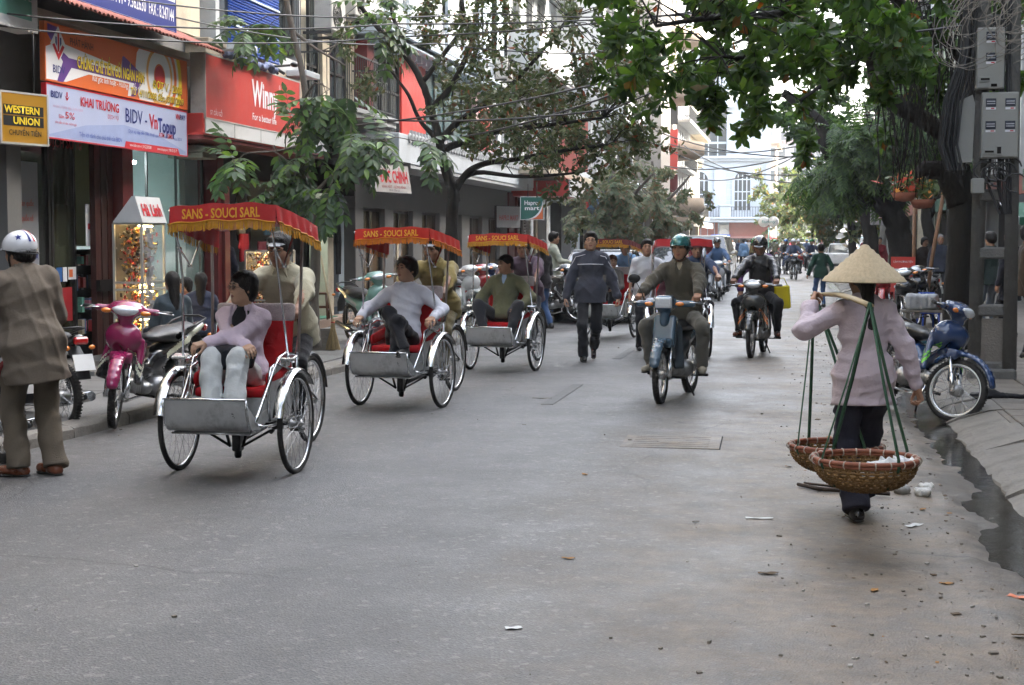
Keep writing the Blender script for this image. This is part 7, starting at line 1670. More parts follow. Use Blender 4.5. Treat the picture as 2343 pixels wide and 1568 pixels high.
T, n = tree('thin young tree with long glossy leaflets in front of the big red sign', 'street_tree', [([p(722, 797), p(716, 700), p(722, 600), p(716, 480), p(704, 420), p(696, 330), p(700, 250), p(690, 160), p(668, 70), p(652, -20), p(640, -120)], [.085, .075, .07, .062, .055, .05, .045, .04, .04, .036, .03]),
 ([p(712, 450), p(760, 400), p(800, 350, 19.8), p(870, 325, 19.4)], [.03, .02, .016, .01]), ([p(696, 330), p(640, 345, 20), p(570, 350, 19.4)], [.025, .015, .01]), ([p(712, 470), p(650, 440), p(610, 425, 20)], [.02, .012, .008]), ([p(700, 290), p(690, 240, 20), p(720, 190, 19.8)], [.03, .02, .012]), ([p(668, 70), p(720, 110), p(790, 150, 20)], [.025, .018, .01])],
 g_pin, 'el', .17, .075, [(p(690, 275, 20), (.35, .35, .35), 6), (p(650, 330, 19.6), (.45, .4, .3), 7), (p(560, 350, 19.4), (.3, .3, .3), 5), (p(760, 300, 19.6), (.5, .4, .35), 9), (p(850, 330, 19.4), (.45, .4, .35), 8), (p(930, 345, 19.2), (.3, .3, .25), 4), (p(720, 190, 19.8), (.35, .3, .3), 5), (p(600, 400, 20), (.3, .3, .2), 3), (p(770, 400, 19.8), (.4, .3, .15), 3), (p(640, 20, 20.4), (.9, .5, .35), 10), (p(760, 60, 20.4), (.8, .5, .3), 9), (p(820, 200, 20), (.6, .5, .5), 9)],
 base=gp(722, 797, .11), bark=m_bark2, nkeep=240, mode='spray', leafn=5, twigL=.22, twigs=1, seed=3, dens=.29); NL += n
p = lambda u, v, D=26.0: P3(u, v, D)
T, n = tree('wide spreading street tree with dull rusty leaves before the white canopy', 'street_tree', [([p(1030, 740), p(1028, 600), p(1034, 480), p(1038, 445), p(1018, 385), p(1008, 345), p(1005, 322), p(985, 250), p(965, 190), p(930, 130), p(870, 70), p(820, 10)], [.125, .105, .10, .10, .09, .085, .075, .065, .06, .055, .045, .035]),
 ([p(1038, 440), p(1070, 395), p(1110, 375), p(1180, 365, 25.5), p(1290, 345, 25), p(1400, 330, 24.5)], [.07, .055, .05, .04, .03, .02]), ([p(1040, 425), p(1090, 395), p(1200, 405, 25), p(1330, 395, 24.5)], [.06, .04, .03, .015]), ([p(1018, 340), p(1060, 325), p(1120, 305), p(1230, 290, 25), p(1380, 270, 24.5)], [.07, .06, .05, .035, .02]), ([p(1008, 320), p(1060, 270), p(1140, 225, 25.5), p(1260, 210, 25)], [.07, .055, .045, .02]), ([p(985, 250), p(1030, 200), p(1075, 110), p(1090, 20), p(1100, -60)], [.06, .05, .045, .035, .03]), ([p(1000, 320), p(960, 275), p(935, 220), p(900, 170), p(860, 120)], [.05, .035, .03, .02, .012]), ([p(965, 190), p(1010, 130), p(1060, 50), p(1040, -60)], [.05, .04, .035, .03]), ([p(930, 130), p(900, 40), p(880, -50)], [.04, .035, .02]), ([p(1140, 225, 25.5), p(1230, 130, 25), p(1300, 40, 24.5)], [.04, .03, .015])],
 g_dull, 'el', .105, .055, [(p(1230, 110, 25), (1.5, 1.2, .9), 46), (p(1100, 110), (1.2, 1.0, .9), 26), (p(960, 40), (1.3, 1.0, .6), 26), (p(1180, 220, 25), (1.2, 1.2, .6), 34), (p(1310, 260, 24.7), (1.3, 1.3, .6), 44), (p(1400, 320, 24.5), (.9, 1.1, .45), 30), (p(1250, 340, 25), (1.3, 1.2, .4), 34), (p(1350, 380, 24.6), (.9, 1.0, .2), 14), (p(1060, 270), (.8, 1.0, .5), 12), (p(900, 130), (.8, .8, .5), 12), (p(1390, 190, 24.7), (.8, 1.0, .5), 24), (p(1150, 300), (.9, 1.0, .3), 12), (p(1300, 30, 24.6), (1.0, 1.0, .5), 22)],
 base=gp(1030, 740, .11), nkeep=0, mode='any', leafn=4, twigL=.42, twigs=2, seed=5, dens=.62); NL += n
for i, (u, v, D, s_) in enumerate(((1400, 640, 40, 1.0), (1490, 622, 52, 1.25))):
 p = lambda u_, v_, DD=None: P3(u_, v_, DD or D)
 T, n = tree(['dusty green street tree with broad leaflets behind the walking man', 'dusty brown green tree before the white colonial building'][i], 'street_tree', [([p(u, v), p(u + 3, 560), p(u - 8, 500), p(u + 5, 440), p(u + 2, 370)], [.13 * s_, .12 * s_, .1 * s_, .08, .04]), ([p(u - 8, 500), p(u + 55, 440), p(u + 90, 400)], [.08, .05, .03]), ([p(u, 520), p(u - 50, 460)], [.06, .03])],
  g_grey, 'el', .14 + .04 * i, .075 + .02 * i, [(p(u - 10, 420), (1.0 * s_, 1, .9), 34), (p(u + 50, 450), (1.0 * s_, 1, .6), 30), (p(u - 35, 480), (.8, 1, .6), 24), (p(u + 85, 460), (.8, .8, .4), 18), (p(u + 15, 520), (.7, .8, .4), 16)], base=gp(u, v, .1), mode='spray' if i == 0 else 'any', leafn=5, twigL=.4, seed=8 + i, bark=m_bark2, droop=.5, dens=.30); NL += n
p = lambda u, v, D=21.0: P3(u, v, D)
def vines(b, off):
 r = random.Random(12); m_ = MB(m_blkplast())
 for i in range(95):
  u0 = r.uniform(2020, 2215); v0 = r.uniform(-60, 60); u1 = u0 + r.gauss(0, 35); v1 = r.uniform(250, 470); D = r.uniform(17.5, 21.5); a = p(u0, v0, D) - off; c = p(u1, v1, D) - off; q = a.lerp(c, .5) + rv(r, .12)
  b.tube([a, a.lerp(q, .5) + rv(r, .05), q, q.lerp(c, .5) + rv(r, .05), c], r.uniform(.004, .012), 4, False)
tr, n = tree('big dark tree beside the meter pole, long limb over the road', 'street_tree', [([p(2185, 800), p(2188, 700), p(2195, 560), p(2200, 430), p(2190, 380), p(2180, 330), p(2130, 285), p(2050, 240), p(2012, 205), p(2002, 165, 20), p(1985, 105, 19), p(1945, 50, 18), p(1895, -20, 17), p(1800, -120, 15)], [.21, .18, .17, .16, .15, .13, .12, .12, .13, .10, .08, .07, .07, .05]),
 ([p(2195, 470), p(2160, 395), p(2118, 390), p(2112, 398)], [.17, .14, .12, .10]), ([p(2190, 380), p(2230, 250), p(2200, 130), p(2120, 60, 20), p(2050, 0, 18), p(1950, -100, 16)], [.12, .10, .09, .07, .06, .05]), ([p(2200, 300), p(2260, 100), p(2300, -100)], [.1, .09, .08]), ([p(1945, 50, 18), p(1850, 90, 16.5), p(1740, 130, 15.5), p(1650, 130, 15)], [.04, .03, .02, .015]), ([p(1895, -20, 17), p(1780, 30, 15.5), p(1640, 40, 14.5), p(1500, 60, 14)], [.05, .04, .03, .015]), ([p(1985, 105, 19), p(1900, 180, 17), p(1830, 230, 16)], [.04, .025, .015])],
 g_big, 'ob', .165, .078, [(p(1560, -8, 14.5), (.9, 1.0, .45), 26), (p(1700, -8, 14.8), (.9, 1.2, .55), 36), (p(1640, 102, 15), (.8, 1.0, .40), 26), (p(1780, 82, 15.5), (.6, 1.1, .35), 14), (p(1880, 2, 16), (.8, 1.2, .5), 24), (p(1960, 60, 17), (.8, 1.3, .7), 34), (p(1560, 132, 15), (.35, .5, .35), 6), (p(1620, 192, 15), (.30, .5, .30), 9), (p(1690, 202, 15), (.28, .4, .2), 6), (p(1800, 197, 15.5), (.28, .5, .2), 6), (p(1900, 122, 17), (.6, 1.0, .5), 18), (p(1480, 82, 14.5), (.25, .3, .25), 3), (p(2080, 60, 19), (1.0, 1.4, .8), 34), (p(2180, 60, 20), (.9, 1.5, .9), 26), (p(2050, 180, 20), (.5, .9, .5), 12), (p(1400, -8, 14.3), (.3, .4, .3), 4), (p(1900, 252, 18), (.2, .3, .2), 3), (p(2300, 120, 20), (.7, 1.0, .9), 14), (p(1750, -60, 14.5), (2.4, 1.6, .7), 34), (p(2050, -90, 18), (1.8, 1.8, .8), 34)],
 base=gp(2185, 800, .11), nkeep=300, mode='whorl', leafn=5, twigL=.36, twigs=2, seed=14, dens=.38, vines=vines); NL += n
p = lambda u, v, D=37.0: P3(u, v, D)
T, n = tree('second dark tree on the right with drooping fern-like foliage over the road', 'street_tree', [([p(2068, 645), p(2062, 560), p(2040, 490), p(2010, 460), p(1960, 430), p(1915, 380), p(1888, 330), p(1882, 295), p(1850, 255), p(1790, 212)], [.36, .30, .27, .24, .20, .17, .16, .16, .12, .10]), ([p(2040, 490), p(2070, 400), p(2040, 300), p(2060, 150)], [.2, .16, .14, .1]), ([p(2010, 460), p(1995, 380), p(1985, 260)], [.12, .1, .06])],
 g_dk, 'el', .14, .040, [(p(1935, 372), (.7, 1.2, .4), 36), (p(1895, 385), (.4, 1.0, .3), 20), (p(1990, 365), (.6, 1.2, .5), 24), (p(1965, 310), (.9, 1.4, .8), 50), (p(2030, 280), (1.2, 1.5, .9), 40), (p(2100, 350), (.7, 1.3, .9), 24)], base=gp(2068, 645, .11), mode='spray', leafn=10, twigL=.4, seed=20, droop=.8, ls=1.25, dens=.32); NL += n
for i, (u, v, D, lbl, sc, lf, ctr) in enumerate(((1994, 612, 46, 'third dark tree trunk with a burl, right of the taxis', 1.0, g_dk, [(1985, 330, 1.8, 50), (2040, 260, 1.8, 40), (1930, 300, 1.2, 22), (1900, 180, 2.0, 36)]), (1952, 590, 70, 'pale yellow green tree over the taxis in the middle distance', .8, g_far, [(1925, 478, 1.4, 50), (1880, 485, .9, 24), (1965, 450, 1.2, 30), (1900, 450, 1, 20)]), (1880, 580, 130, 'hazy round tree at the far end of the street', 1.0, g_far, [(1800, 460, 3.0, 46), (1830, 500, 3.0, 40), (1880, 440, 3.2, 40)]), (1808, 578, 150, 'tall hazy tree beside the far utility pole', 1.0, g_far, [(1812, 480, 2.4, 36), (1800, 430, 2.0, 26), (1822, 520, 2.2, 26)]), (2130, 620, 52, 'leafy tree behind the stalls on the right', .9, g_dull, [(2130, 300, 2.0, 60), (2230, 330, 2.2, 50), (2160, 420, 1.4, 30), (2290, 230, 2.0, 40)]))):
 p = lambda u_, v_: P3(u_, v_, D)
 T, n = tree(lbl, 'street_tree', [([p(u, v), p(u - 4, 545), p(u - 10, 480), p(ctr[0][0] + 12, ctr[0][1])], [.26 * sc, .22 * sc, .2 * sc, .08]), ([p(u - 10, 500), p(ctr[1][0], ctr[1][1])], [.14, .05])], lf, 'el', .16 + D * .0016, .085 + D * .0008, [(p(a, b_), (c_, c_, c_ * .8), k_) for a, b_, c_, k_ in ctr], base=gp(u, v, .0), mode='any', leafn=5, twigL=.5 + D * .004, seed=30 + i, dens=.5); NL += n
for i, (x, y, rz) in enumerate(((2.3, 3.0, .5), (-6.6, 1.5, 2.6), (2.4, -9, 1.4), (-6.6, -11, 3.6))):  # copies of the big tree, added out of view to cut frontal light
 c = tr.copy(); COL.objects.link(c); c.location = (x, y, .11); c.rotation_euler = (0, 0, rz); c.scale = (1.0, 1.0, 1.25); c['label'] = 'unseen tree added behind the camera to dim light, %s' % ('nearest on the right', 'nearest on the left', 'farther on the right', 'farther on the left')[i]
 for q in tr.children:
  if not q.name.startswith('leaf'): d = q.copy(); COL.objects.link(d); d.parent = c
# ------------------------------------------------------------------ utility pole with electricity meters, boxes and cable tangles
pb = gp(2268, 866, .12); PX, PY = pb.x, pb.y; DP = 16.4
t = thing('utility_pole', 'concrete lattice utility pole with square holes carrying the meter boxes', 'utility pole', (PX, PY, .11)); pm = mat('pole_concrete', (.15, .146, .136), .88, 0, .2, 6, .7, 40, dirt=.6, dcol=(.10, .095, .085), dscale=3)
b = MB(pm); sx_ = .185
b.bb(-.27, .24, -.16, .16, 0, .12, b=.02)
for s_ in (-1, 1): b.tube([(s_ * sx_, 0, .10), (s_ * (sx_ - .03), 0, 4.0), (s_ * (sx_ - .07), 0, 8.2)], [.075, .07, .055], 4, True, flat=(1, 1.6))
b.build('post', t)
for i in range(13): z = .13 + i * .62; b = MB(pm); b.box((0, 0, z), (.36 - i * .008, .13, .13), b=.02); b.build('cross_bar', t)
b = MB(m_tile); b.bb(-.13, .13, -.03, .03, .19, .66); b.build('infill', t)
r = random.Random(8)
def meterbox(label, u0, v0, u1, v1, meters, wins, fr=None, dy=-.22, th=.2, side=False):
 a, c = atY(u0, v0, PY + dy), atY(u1, v1, PY + dy); w_, h = abs(c.x - a.x), abs(a.z - c.z); bt = thing('meter_box', label, 'meter box', ((a.x + c.x) / 2, PY + dy, min(a.z, c.z))); m_ = mat('box_grey', (.27, .27, .25), .55, 0, .12, 4, .1, 30, dirt=.4, dcol=(.20, .19, .16), dscale=4)
 b = MB(m_); b.box((0, th / 2, h / 2), (w_, th, h), b=.012); b.build('case', bt)
 b = MB(m_); b.box((0, -.008, h / 2), (w_ * .94, .012, h * .96), b=.004); lid = b.build('lid', bt); dm = mat('meter_dark', (.05, .055, .07), .2, 0, .2, 40); gp_ = mat('meter_pale', (.34, .35, .38), .4, 0, .2, 40)
 for (fx, fz) in meters:
  x, z = (fx - .5) * w_, fz * h; b = MB(dm); b.box((x, -.018, z), (.105, .012, .085), b=.003); q = b.build('meter_window', bt)
  b = MB(gp_); b.box((x, -.026, z + .012), (.085, .004, .012)); b.box((x, -.026, z - .012), (.085, .004, .010)); b.build('dial', q); b = MB(i_white); b.box((x, -.0165, z - .062), (.10, .004, .024)); b.build('label_plate', q); b = MB(i_red); b.box((x + .018, -.0195, z - .062), (.035, .002, .012)); b.build('label_print', q)
 for (fx, fz, a_, b__) in wins:
  bb_ = MB(m_); bb_.box(((fx - .5) * w_, -.018, fz * h), (a_ + .04, .01, b__ + .04), b=.003); bb_.use(m_dark); bb_.box(((fx - .5) * w_, -.025, fz * h), (a_, .006, b__)); bb_.build('breaker_window', bt)
 return bt
meterbox('tall narrow grey meter box, topmost on the concrete pole', 2233, 205, 2300, 62, [(.5, .52), (.5, .86)], [(.3, .16, .09, .02), (.62, .06, .06, .03)])
meterbox('big grey meter box with four meter windows on the concrete pole', 2243, 363, 2332, 210, [(.24, .84), (.76, .84), (.24, .50), (.76, .50)], [(.22, .10, .09, .02), (.48, .12, .04, .07)])
meterbox('small pale switch box below the four-window meter box', 2222, 443, 2252, 408, [], [], dy=-.28, th=.1)
bt = thing('meter_box', 'slanted long grey meter box seen from its side, left of the others', 'meter box', atY(2208, 372, PY - .1)); b = MB(mat('box_grey', (1, 1, 1))); b.prism([(-.09, 0), (.07, .0), (.09, .62), (.06, .72), (-.07, .66), (-.09, .2), (-.12, .15)], .3, Matrix(((1, 0, 0, 0), (0, 0, 1, 0), (0, 1, 0, 0), (0, 0, 0, 1)))); b.build('case', bt)
bt = meterbox('pale meter box on a far dark trunk between the distant trees', 1990, 515, 2035, 473, [(.5, .75)], []); q = atD(2010, 515, 43); bt.location = q; bt.scale = (2.2, 2.2, 2.2)
def cable(label, pts, r_, m_=None, sag=.0, cat='cable', group=None):
 b = MB(m_ or m_blkplast()); P = [Vector(q) for q in pts]; out = []
 for a, c in zip(P, P[1:]):
  L = (c - a).length; n = 14
  for i in range(n + 1): s_ = i / n; out.append(a.lerp(c, s_) - Vector((0, 0, sag * L * 4 * s_ * (1 - s_))))
 b.tube(out, r_, 5, False); return tag(b.build('cable'), label, cat, group)
top = Vector((PX, PY, 6.2))
cg = 'overhead cables across the street'
cb = [((1020, 320, 24), (1700, 90, 17), (2200, 60, 17)), ((800, 270, 23), (1400, 250, 20), (2200, -160, 16)), ((620, 300, 24), (1500, 160, 19), (1800, -60, 14)), ((0, 30, 15), (900, 55, 19), (2200, -40, 17)), ((0, 60, 15), (900, 85, 20), (2100, -60, 17)), ((300, 0, 17), (1100, 30, 22), (1900, 10, 19)), ((400, 40, 18), (1000, 100, 24), (1500, 120, 22))]
names = ['long sagging black cable crossing before the rusty tree', 'lowest black cable that sweeps from the canopy to the top right', 'steep black cable climbing to the top of the frame', 'thin upper cable above the branch sign', 'thin cable just below the topmost one', 'thin cable at the very top left', 'thin cable behind the balcony tree']
for i, q in enumerate(cb): cable(names[i], [atD(*a) for a in q], .010 if i > 2 else .014, sag=.02)
for i, (a, c) in enumerate((((1530, 330, 60), (1900, 318, 42)), ((1540, 350, 60), (1900, 395, 42)), ((1520, 380, 60), (1900, 330, 42)), ((1560, 330, 70), (1890, 420, 45)), ((1500, 300, 55), (1880, 360, 42)), ((1570, 400, 80), (1900, 310, 44)))):
 cable(['upper thin cable across the gap before the white building', 'second thin cable falling to the right across the white building', 'thin cable rising right across the white building', 'low cable falling right behind the crossing ones', 'cable from the beige tower to the hanging foliage', 'low sagging cable in front of the arched windows'][i], [atD(*a), atD(*c)], .022, sag=.02)
r = random.Random(31); b = MB(m_blkplast())
for i in range(26):
 o_ = (r.uniform(-.05, .05), r.uniform(-.12, .12)); f = lambda u, v: atY(u, v, PY - .05 + o_[1]) + Vector((o_[0], 0, 0))
 k_ = r.uniform(0, 1); b.tube([f(2215 + 14 * k_, -30), f(2200 + 20 * k_, 130), f(2160 + 40 * k_, 230), f(2145 + 45 * k_, 330), f(2165 + 35 * k_, 390)], .014, 6, False)
tag(b.build('cable_bundle'), 'thick drooping bundle of black cables beside the meter boxes', 'cable bundle')
b = MB(mat('grey_wire', (.22, .20, .17), .7, 0, .3, 20))
for i in range(60):
 c = atY(r.uniform(2215, 2380), r.uniform(-40, 80), PY - .35 + r.uniform(-.3, .3)); R0 = r.uniform(.15, .45); n_ = Vector((r.uniform(-.5, .5), -1, r.uniform(-.5, .5))).normalized(); u_ = n_.orthogonal(); v_ = n_.cross(u_); a0 = r.random() * 6
 b.tube([c + (u_ * math.cos(a0 + k_ * .35) + v_ * math.sin(a0 + k_ * .35) * .6) * R0 for k_ in range(9)], .0045, 4, False)
tag(b.build('wire_tangle'), 'tangle of thin grey wires at the top of the concrete pole', 'wire tangle')
b = MB(m_blkplast())
for i in range(12): k_ = r.uniform(-.14, .14); b.tube([(PX + k_, PY - .10, 6), (PX + k_ * .8, PY - .11 - r.random() * .1, 3.0), (PX + k_ * 1.2, PY - .10, 2.2), (PX + k_ * .6 + .08, PY - .09, 1.9)], .012, 5, False)
for i in range(7): c = atY(r.uniform(2250, 2330), r.uniform(370, 430), PY - .15); b.tube([c + Vector((math.cos(k_ * .6) * .12, 0, math.sin(k_ * .6) * .10)) for k_ in range(9)], .010, 5, False)
tag(b.build('cable_bundle'), 'black service cables running down the concrete pole behind the boxes', 'cable bundle')
# ------------------------------------------------------------------ vehicles and people
V = lambda x, y, z=0: Vector((x, y, z))
c_ = lambda n, *c: cloth('cloth_' + n, c)
paint = lambda n, *c: mat('paint_' + n, c, .18, 0, .05, 3, coat=.7, dirt=.25, dcol=(.10, .09, .08), dscale=5, rvar=.05)
shb = mat('shoe_black', (.015, .014, .014), .3, 0, .1); shbr = mat('shoe_brown', (.15, .045, .02), .3, 0, .15); shg = mat('shoe_cream', (.35, .31, .24), .6)
def W(o, x, y, z): return Matrix.Translation(o.location) @ o.rotation_euler.to_matrix().to_4x4() @ Vector((x, y, z))
pins = c_('nearblack', .014, .014, .017)
L1 = gp(545, 1080); z1 = face_cam(11)
cyclo('nearest red canopied cyclo with a woman in a lilac jacket aboard', L1, z1, group='tourist cyclos', tilt=1.5)
def pillow(*a): pass
w1 = person('woman in lilac jacket and pale trousers sitting in the nearest cyclo', L1, z1, c_('lilac', .60, .49, .58), c_('palegrey', .58, .60, .60), shb, 1.56, 2, True, 'bob', pel=(0, -.10, .665), lean=-.16, hunch=.14, head=(R_(-38), R_(2), 0),
 hands={-1: (.12, .24, .92), 1: (-.14, .21, .90)}, elbows={-1: (-1, -.4, -.6), 1: (1, -.4, -.6)}, feet={-1: (-.10, .33, .44), 1: (.06, .33, .44)}, knees={-1: (-.05, .4, 1), 1: (.05, .4, 1)}, hcurl=.5, palms={-1: (0, -.5, -1), 1: (0, -.5, -1)}, vneck=.34, inner=c_('blacktee', .012, .012, .015), collar=c_('lilac', 1, 1, 1), jt=.022, drop=.05, tr=.012, flare=.02, seed=3, vox=.0085, wr=1.1)
glasses(w1, lens=True)
s = S(); s.box((.0, .19, .82), (.15, .045, .05), .03, k=0); s.cone((-.15, .17, .84), (.15, .18, .85), .05, .045, k=.04)
o = sdfobj('shoulder_bag', s, .010, mat('bag_black', (.015, .016, .022), .55, 0, .1, 10, .3, 60), None, wrinkle(3, .012, 20)); o.location = L1; o.rotation_euler = (0, 0, z1); tag(o, 'black shoulder bag held on the lap of the woman in the nearest cyclo', 'bag')
def driver(label, L, z, top, bot, hz=.88, skin=1, capm=None, vox=.010, h=1.66, seed=1, head=(0, 0, 0), hair='short', **k):
 d = person(label, L, z, top, bot, shb, h, skin, False, hair, pel=(0, -1.17, hz), lean=.40, hunch=.05, head=(head[0], head[1] - .25, 0), hands={-1: (-.27, -.47, 1.11), 1: (.27, -.47, 1.11)}, elbows={-1: (-1, -.2, .1), 1: (1, -.2, .1)},
  feet={-1: (-.115, -.95, .30), 1: (.115, -1.17, .52)}, knees={-1: (-.3, 1, .3), 1: (.3, 1, .3)}, hcurl=.75, palms={-1: (0, -.4, -1), 1: (0, -.4, -1)}, jt=.022, drop=.10, seed=seed, vox=vox, wr=1.2, **k)
 if capm: cap(d, capm)
 return d
driver('cyclo driver in khaki polo shirt and white cap behind the woman in lilac', L1, z1, c_('khaki', .38, .35, .25), pins, .93, capm=c_('capwhite', .5, .5, .52), seed=4, collar=c_('khaki', 1, 1, 1), h=1.72)
L2 = gp(918, 931); z2 = face_cam(17)
cyclo('red canopied cyclo, second in line, carrying the man in a white shirt', L2, z2, group='tourist cyclos', top=1.74, tilt=1.5, red=mat('canopy_orangered', (.44, .022, .016), .5, 0, .2, 4, .3, 12, coat=.15, dirt=.4, dcol=(.20, .02, .015), dscale=2.5), gold=mat('fringe_orange', (.52, .15, .015), .6, 0, .3, 40))
person('man in white shirt lounging with crossed legs in the second cyclo', L2, z2, c_('shirtwhite', .56, .57, .64), pins, shb, 1.68, 0, False, 'short', pel=(0, -.06, .68), lean=-.34, hunch=.22, head=(R_(-28), R_(4), 0), hands={-1: (-.37, .12, .88), 1: (.37, .12, .88)}, elbows={-1: (-1, -.5, -.5), 1: (1, -.5, -.5)},
 feet={-1: (-.05, .33, .44), 1: (-.20, .42, .60)}, knees={-1: (-.1, .5, 1), 1: (.35, .2, 1.2)}, hcurl=.45, palms={-1: (0, 0, -1), 1: (0, 0, -1)}, collar=c_('shirtwhite', 1, 1, 1), jt=.016, drop=.05, seed=6, vox=.010, wr=1.3, toeup=(0, .1))
driver('cyclo driver in mustard shirt and white cap behind the man in white', L2, z2, c_('mustard', .20, .155, .055), c_('olive2', .12, .10, .05), .92, 3, c_('capgrey', .32, .32, .34), seed=9, collar=c_('mustard', 1, 1, 1), h=1.70)
s = S(); r = random.Random(2)
for i in range(9): s.ell((.45 + r.uniform(-.06, .06), -.40 + r.uniform(-.12, .12), .74 + r.uniform(-.14, .1)), (.06, .07, .06), k=.04)
o = sdfobj('grey_cloth_bundle', s, .014, c_('bundlegrey', .20, .21, .24), None, wrinkle(4, .03, 18)); o.location = L2; o.rotation_euler = (0, 0, z2 + 0); o.scale = (1, 1, 1); tag(o, 'grey jacket bundle hanging on the side of the second cyclo', 'cloth bundle')
o.location = W(o, -.0, 0, 0)
L3 = gp(1150, 848); z3 = face_cam(17)
cyclo('third cyclo in line, carrying the elderly man in the olive jacket', L3, z3, group='tourist cyclos', top=1.70, tilt=.8, red=mat('canopy_faded', (.40, .018, .018), .55, 0, .2, 6, .3, 12, dirt=.4, dcol=(.24, .05, .04), dscale=3))
a = person('elderly man in olive jacket and black cap in the third cyclo', L3, z3, c_('olivejacket', .115, .115, .065), c_('darkgrey', .03, .03, .035), shb, 1.62, 1, False, 'crop', pel=(0, -.08, .68), lean=-.14, hunch=.10, head=(R_(-36), -.05, 0), hands={-1: (-.26, .12, .80), 1: (.27, .14, .72)}, elbows={-1: (-1, -.3, -.5), 1: (1, -.3, -.5)},
 feet={-1: (-.18, .33, .44), 1: (.14, .34, .44)}, knees={-1: (-.5, .4, 1), 1: (.4, .4, 1)}, vneck=.12, inner=c_('ltblue', .30, .40, .55), collar=c_('olivejacket', 1, 1, 1), jt=.028, drop=.05, tr=.01, seed=12, vox=.013, belly=.03)
cap(a, pins)
driver('cyclo driver in purple striped shirt and white cap on the third cyclo', L3, z3, c_('plum', .085, .055, .075), pins, .92, 3, c_('capwhite', 1, 1, 1), vox=.014, seed=15, h=1.68)
mar = mat('canopy_maroon', (.14, .010, .016), .45, 0, .15, 5, .2, 14, dirt=.2); L4 = gp(1395, 772); z4 = face_cam(20)
cyclo('maroon canopied cyclo partly hidden behind the walking man', L4, z4, red=mar, group='tourist cyclos', top=1.64)
person('small woman with auburn hair and striped sleeves in the maroon cyclo', L4, z4, c_('stripegrey', .14, .13, .12), pins, shb, 1.5, 0, True, 'bob', mat('hair_auburn', (.09, .03, .012), .5, 0, .2, 30), pel=(0, -.1, .66), lean=-.1, feet={-1: (-.1, .33, .44), 1: (.1, .33, .44)}, knees={-1: (0, .4, 1), 1: (0, .4, 1)}, hands={-1: (-.14, .2, .80), 1: (.14, .2, .80)}, head=(.5, 0, 0), seed=20, vox=.018, drop=.04)
driver('cyclo driver in light blue shirt behind the maroon canopy', L4, z4, c_('skyblue', .12, .22, .36), pins, .9, 3, vox=.017, seed=22, h=1.62)
L5 = gp(1550, 818); z5 = face_cam(2)
cyclo('cyclo with plain red canopy right behind the green helmet rider', L5, z5, group='tourist cyclos', top=1.64, words=None, fringe=False)
person('passenger in dark maroon jacket behind the green helmet rider', L5, z5, c_('maroonj', .05, .012, .018), pins, shb, 1.55, 1, False, 'short', pel=(0, -.1, .68), lean=-.1, feet={-1: (-.1, .33, .44), 1: (.1, .33, .44)}, knees={-1: (0, .4, 1), 1: (0, .4, 1)}, hands={-1: (-.2, .2, .80), 1: (.2, .2, .80)}, seed=24, vox=.017, drop=.04, jt=.025)
driver('cyclo driver in navy shirt under the right end of the plain red canopy', L5 + V(.33, 0), z5, c_('navy', .03, .045, .09), pins, .9, 1, vox=.017, seed=25, h=1.66)
person('man in white T-shirt leaning beside the plain red canopy', L5 + V(-.55, 1.1), z5, c_('teewhite', .5, .5, .52), pins, shb, 1.62, 1, hair='short', lean=.2, sleeve=.5, hands={-1: (-.35, .35, 1.05)}, seed=26, vox=.018)
def bikeat(f, b_, zf=0.0, zb=0.0, rear=False):
 a, c = gp(*f, zf), gp(*b_, zb); d = (a - c); rz = math.atan2(-d.x, d.y); fw = V(-math.sin(rz), math.cos(rz)) * .61; return (V(c.x, c.y, min(zf, zb)) + fw if rear else V(a.x, a.y, min(zf, zb)) - fw), rz
def rider(label, L, rz, top, bot, skin=1, helm=None, seed=1, vox=.011, h=1.66, shoes=shb, hm=True, **k):
 kw = dict(pel=(0, -.27, .885), lean=.10, hunch=.06, head=(0, -.05, 0), hands={-1: (-.31, .30, 1.05), 1: (.31, .30, 1.05)}, elbows={-1: (-1, -.3, -.4), 1: (1, -.3, -.4)}, feet={-1: (-.27, -.06, .345), 1: (.27, -.06, .345)}, knees={-1: (-.55, 1, .5), 1: (.55, 1, .5)}, hcurl=.85, palms={-1: (0, -.2, -1), 1: (0, -.2, -1)}, jt=.024, drop=.07, seed=seed, vox=vox, toes=(.25, -.25)); kw.update(k)
 p_ = person(label, L, rz, top, bot, shoes, h, skin, **kw)
 if helm: helmet(p_, helm)
 return p_
blue = paint('steelblue', .035, .075, .115); LB, zb = bikeat((1507, 925), (1566, 903))
motorbike('blue step-through motorbike with chrome-grey headlamp, ridden towards us', LB, zb, blue, mat('shield_navy', (.02, .03, .04), .4), style='cub', steer=4, mirrors=(0, 1))
rider('rider in brown olive jacket and glossy green helmet on the blue motorbike', LB, zb, c_('brownolive', .075, .066, .048), c_('greytrousers', .12, .115, .10), helm=mat('helmet_green', (.01, .13, .13), .12, .35, 0, coat=1), seed=31, shoes=shg, collar=c_('brownolive', 1, 1, 1), vneck=.10, inner=c_('beigetee', .35, .30, .22), vox=.0095, tr=.008)
LC, zc = bikeat((1717, 820), (1741, 808)); gpn = paint('graphite', .035, .036, .034)
motorbike('dark graphite motorbike with orange stripes carrying two people', LC, zc, gpn, accent=mat('accent_orange', (.5, .13, .02), .4), mirrors=(0, 0))
rider('rider in black leather jacket and black helmet with head bowed', LC, zc, mat('leather_black', (.012, .012, .013), .32, 0, .2, 8, .5, 30), pins, helm=mat('helmet_black', (.01, .01, .011), .18, coat=1), seed=33, skin=3, head=(0, -.35, 0), shoes=shbr)
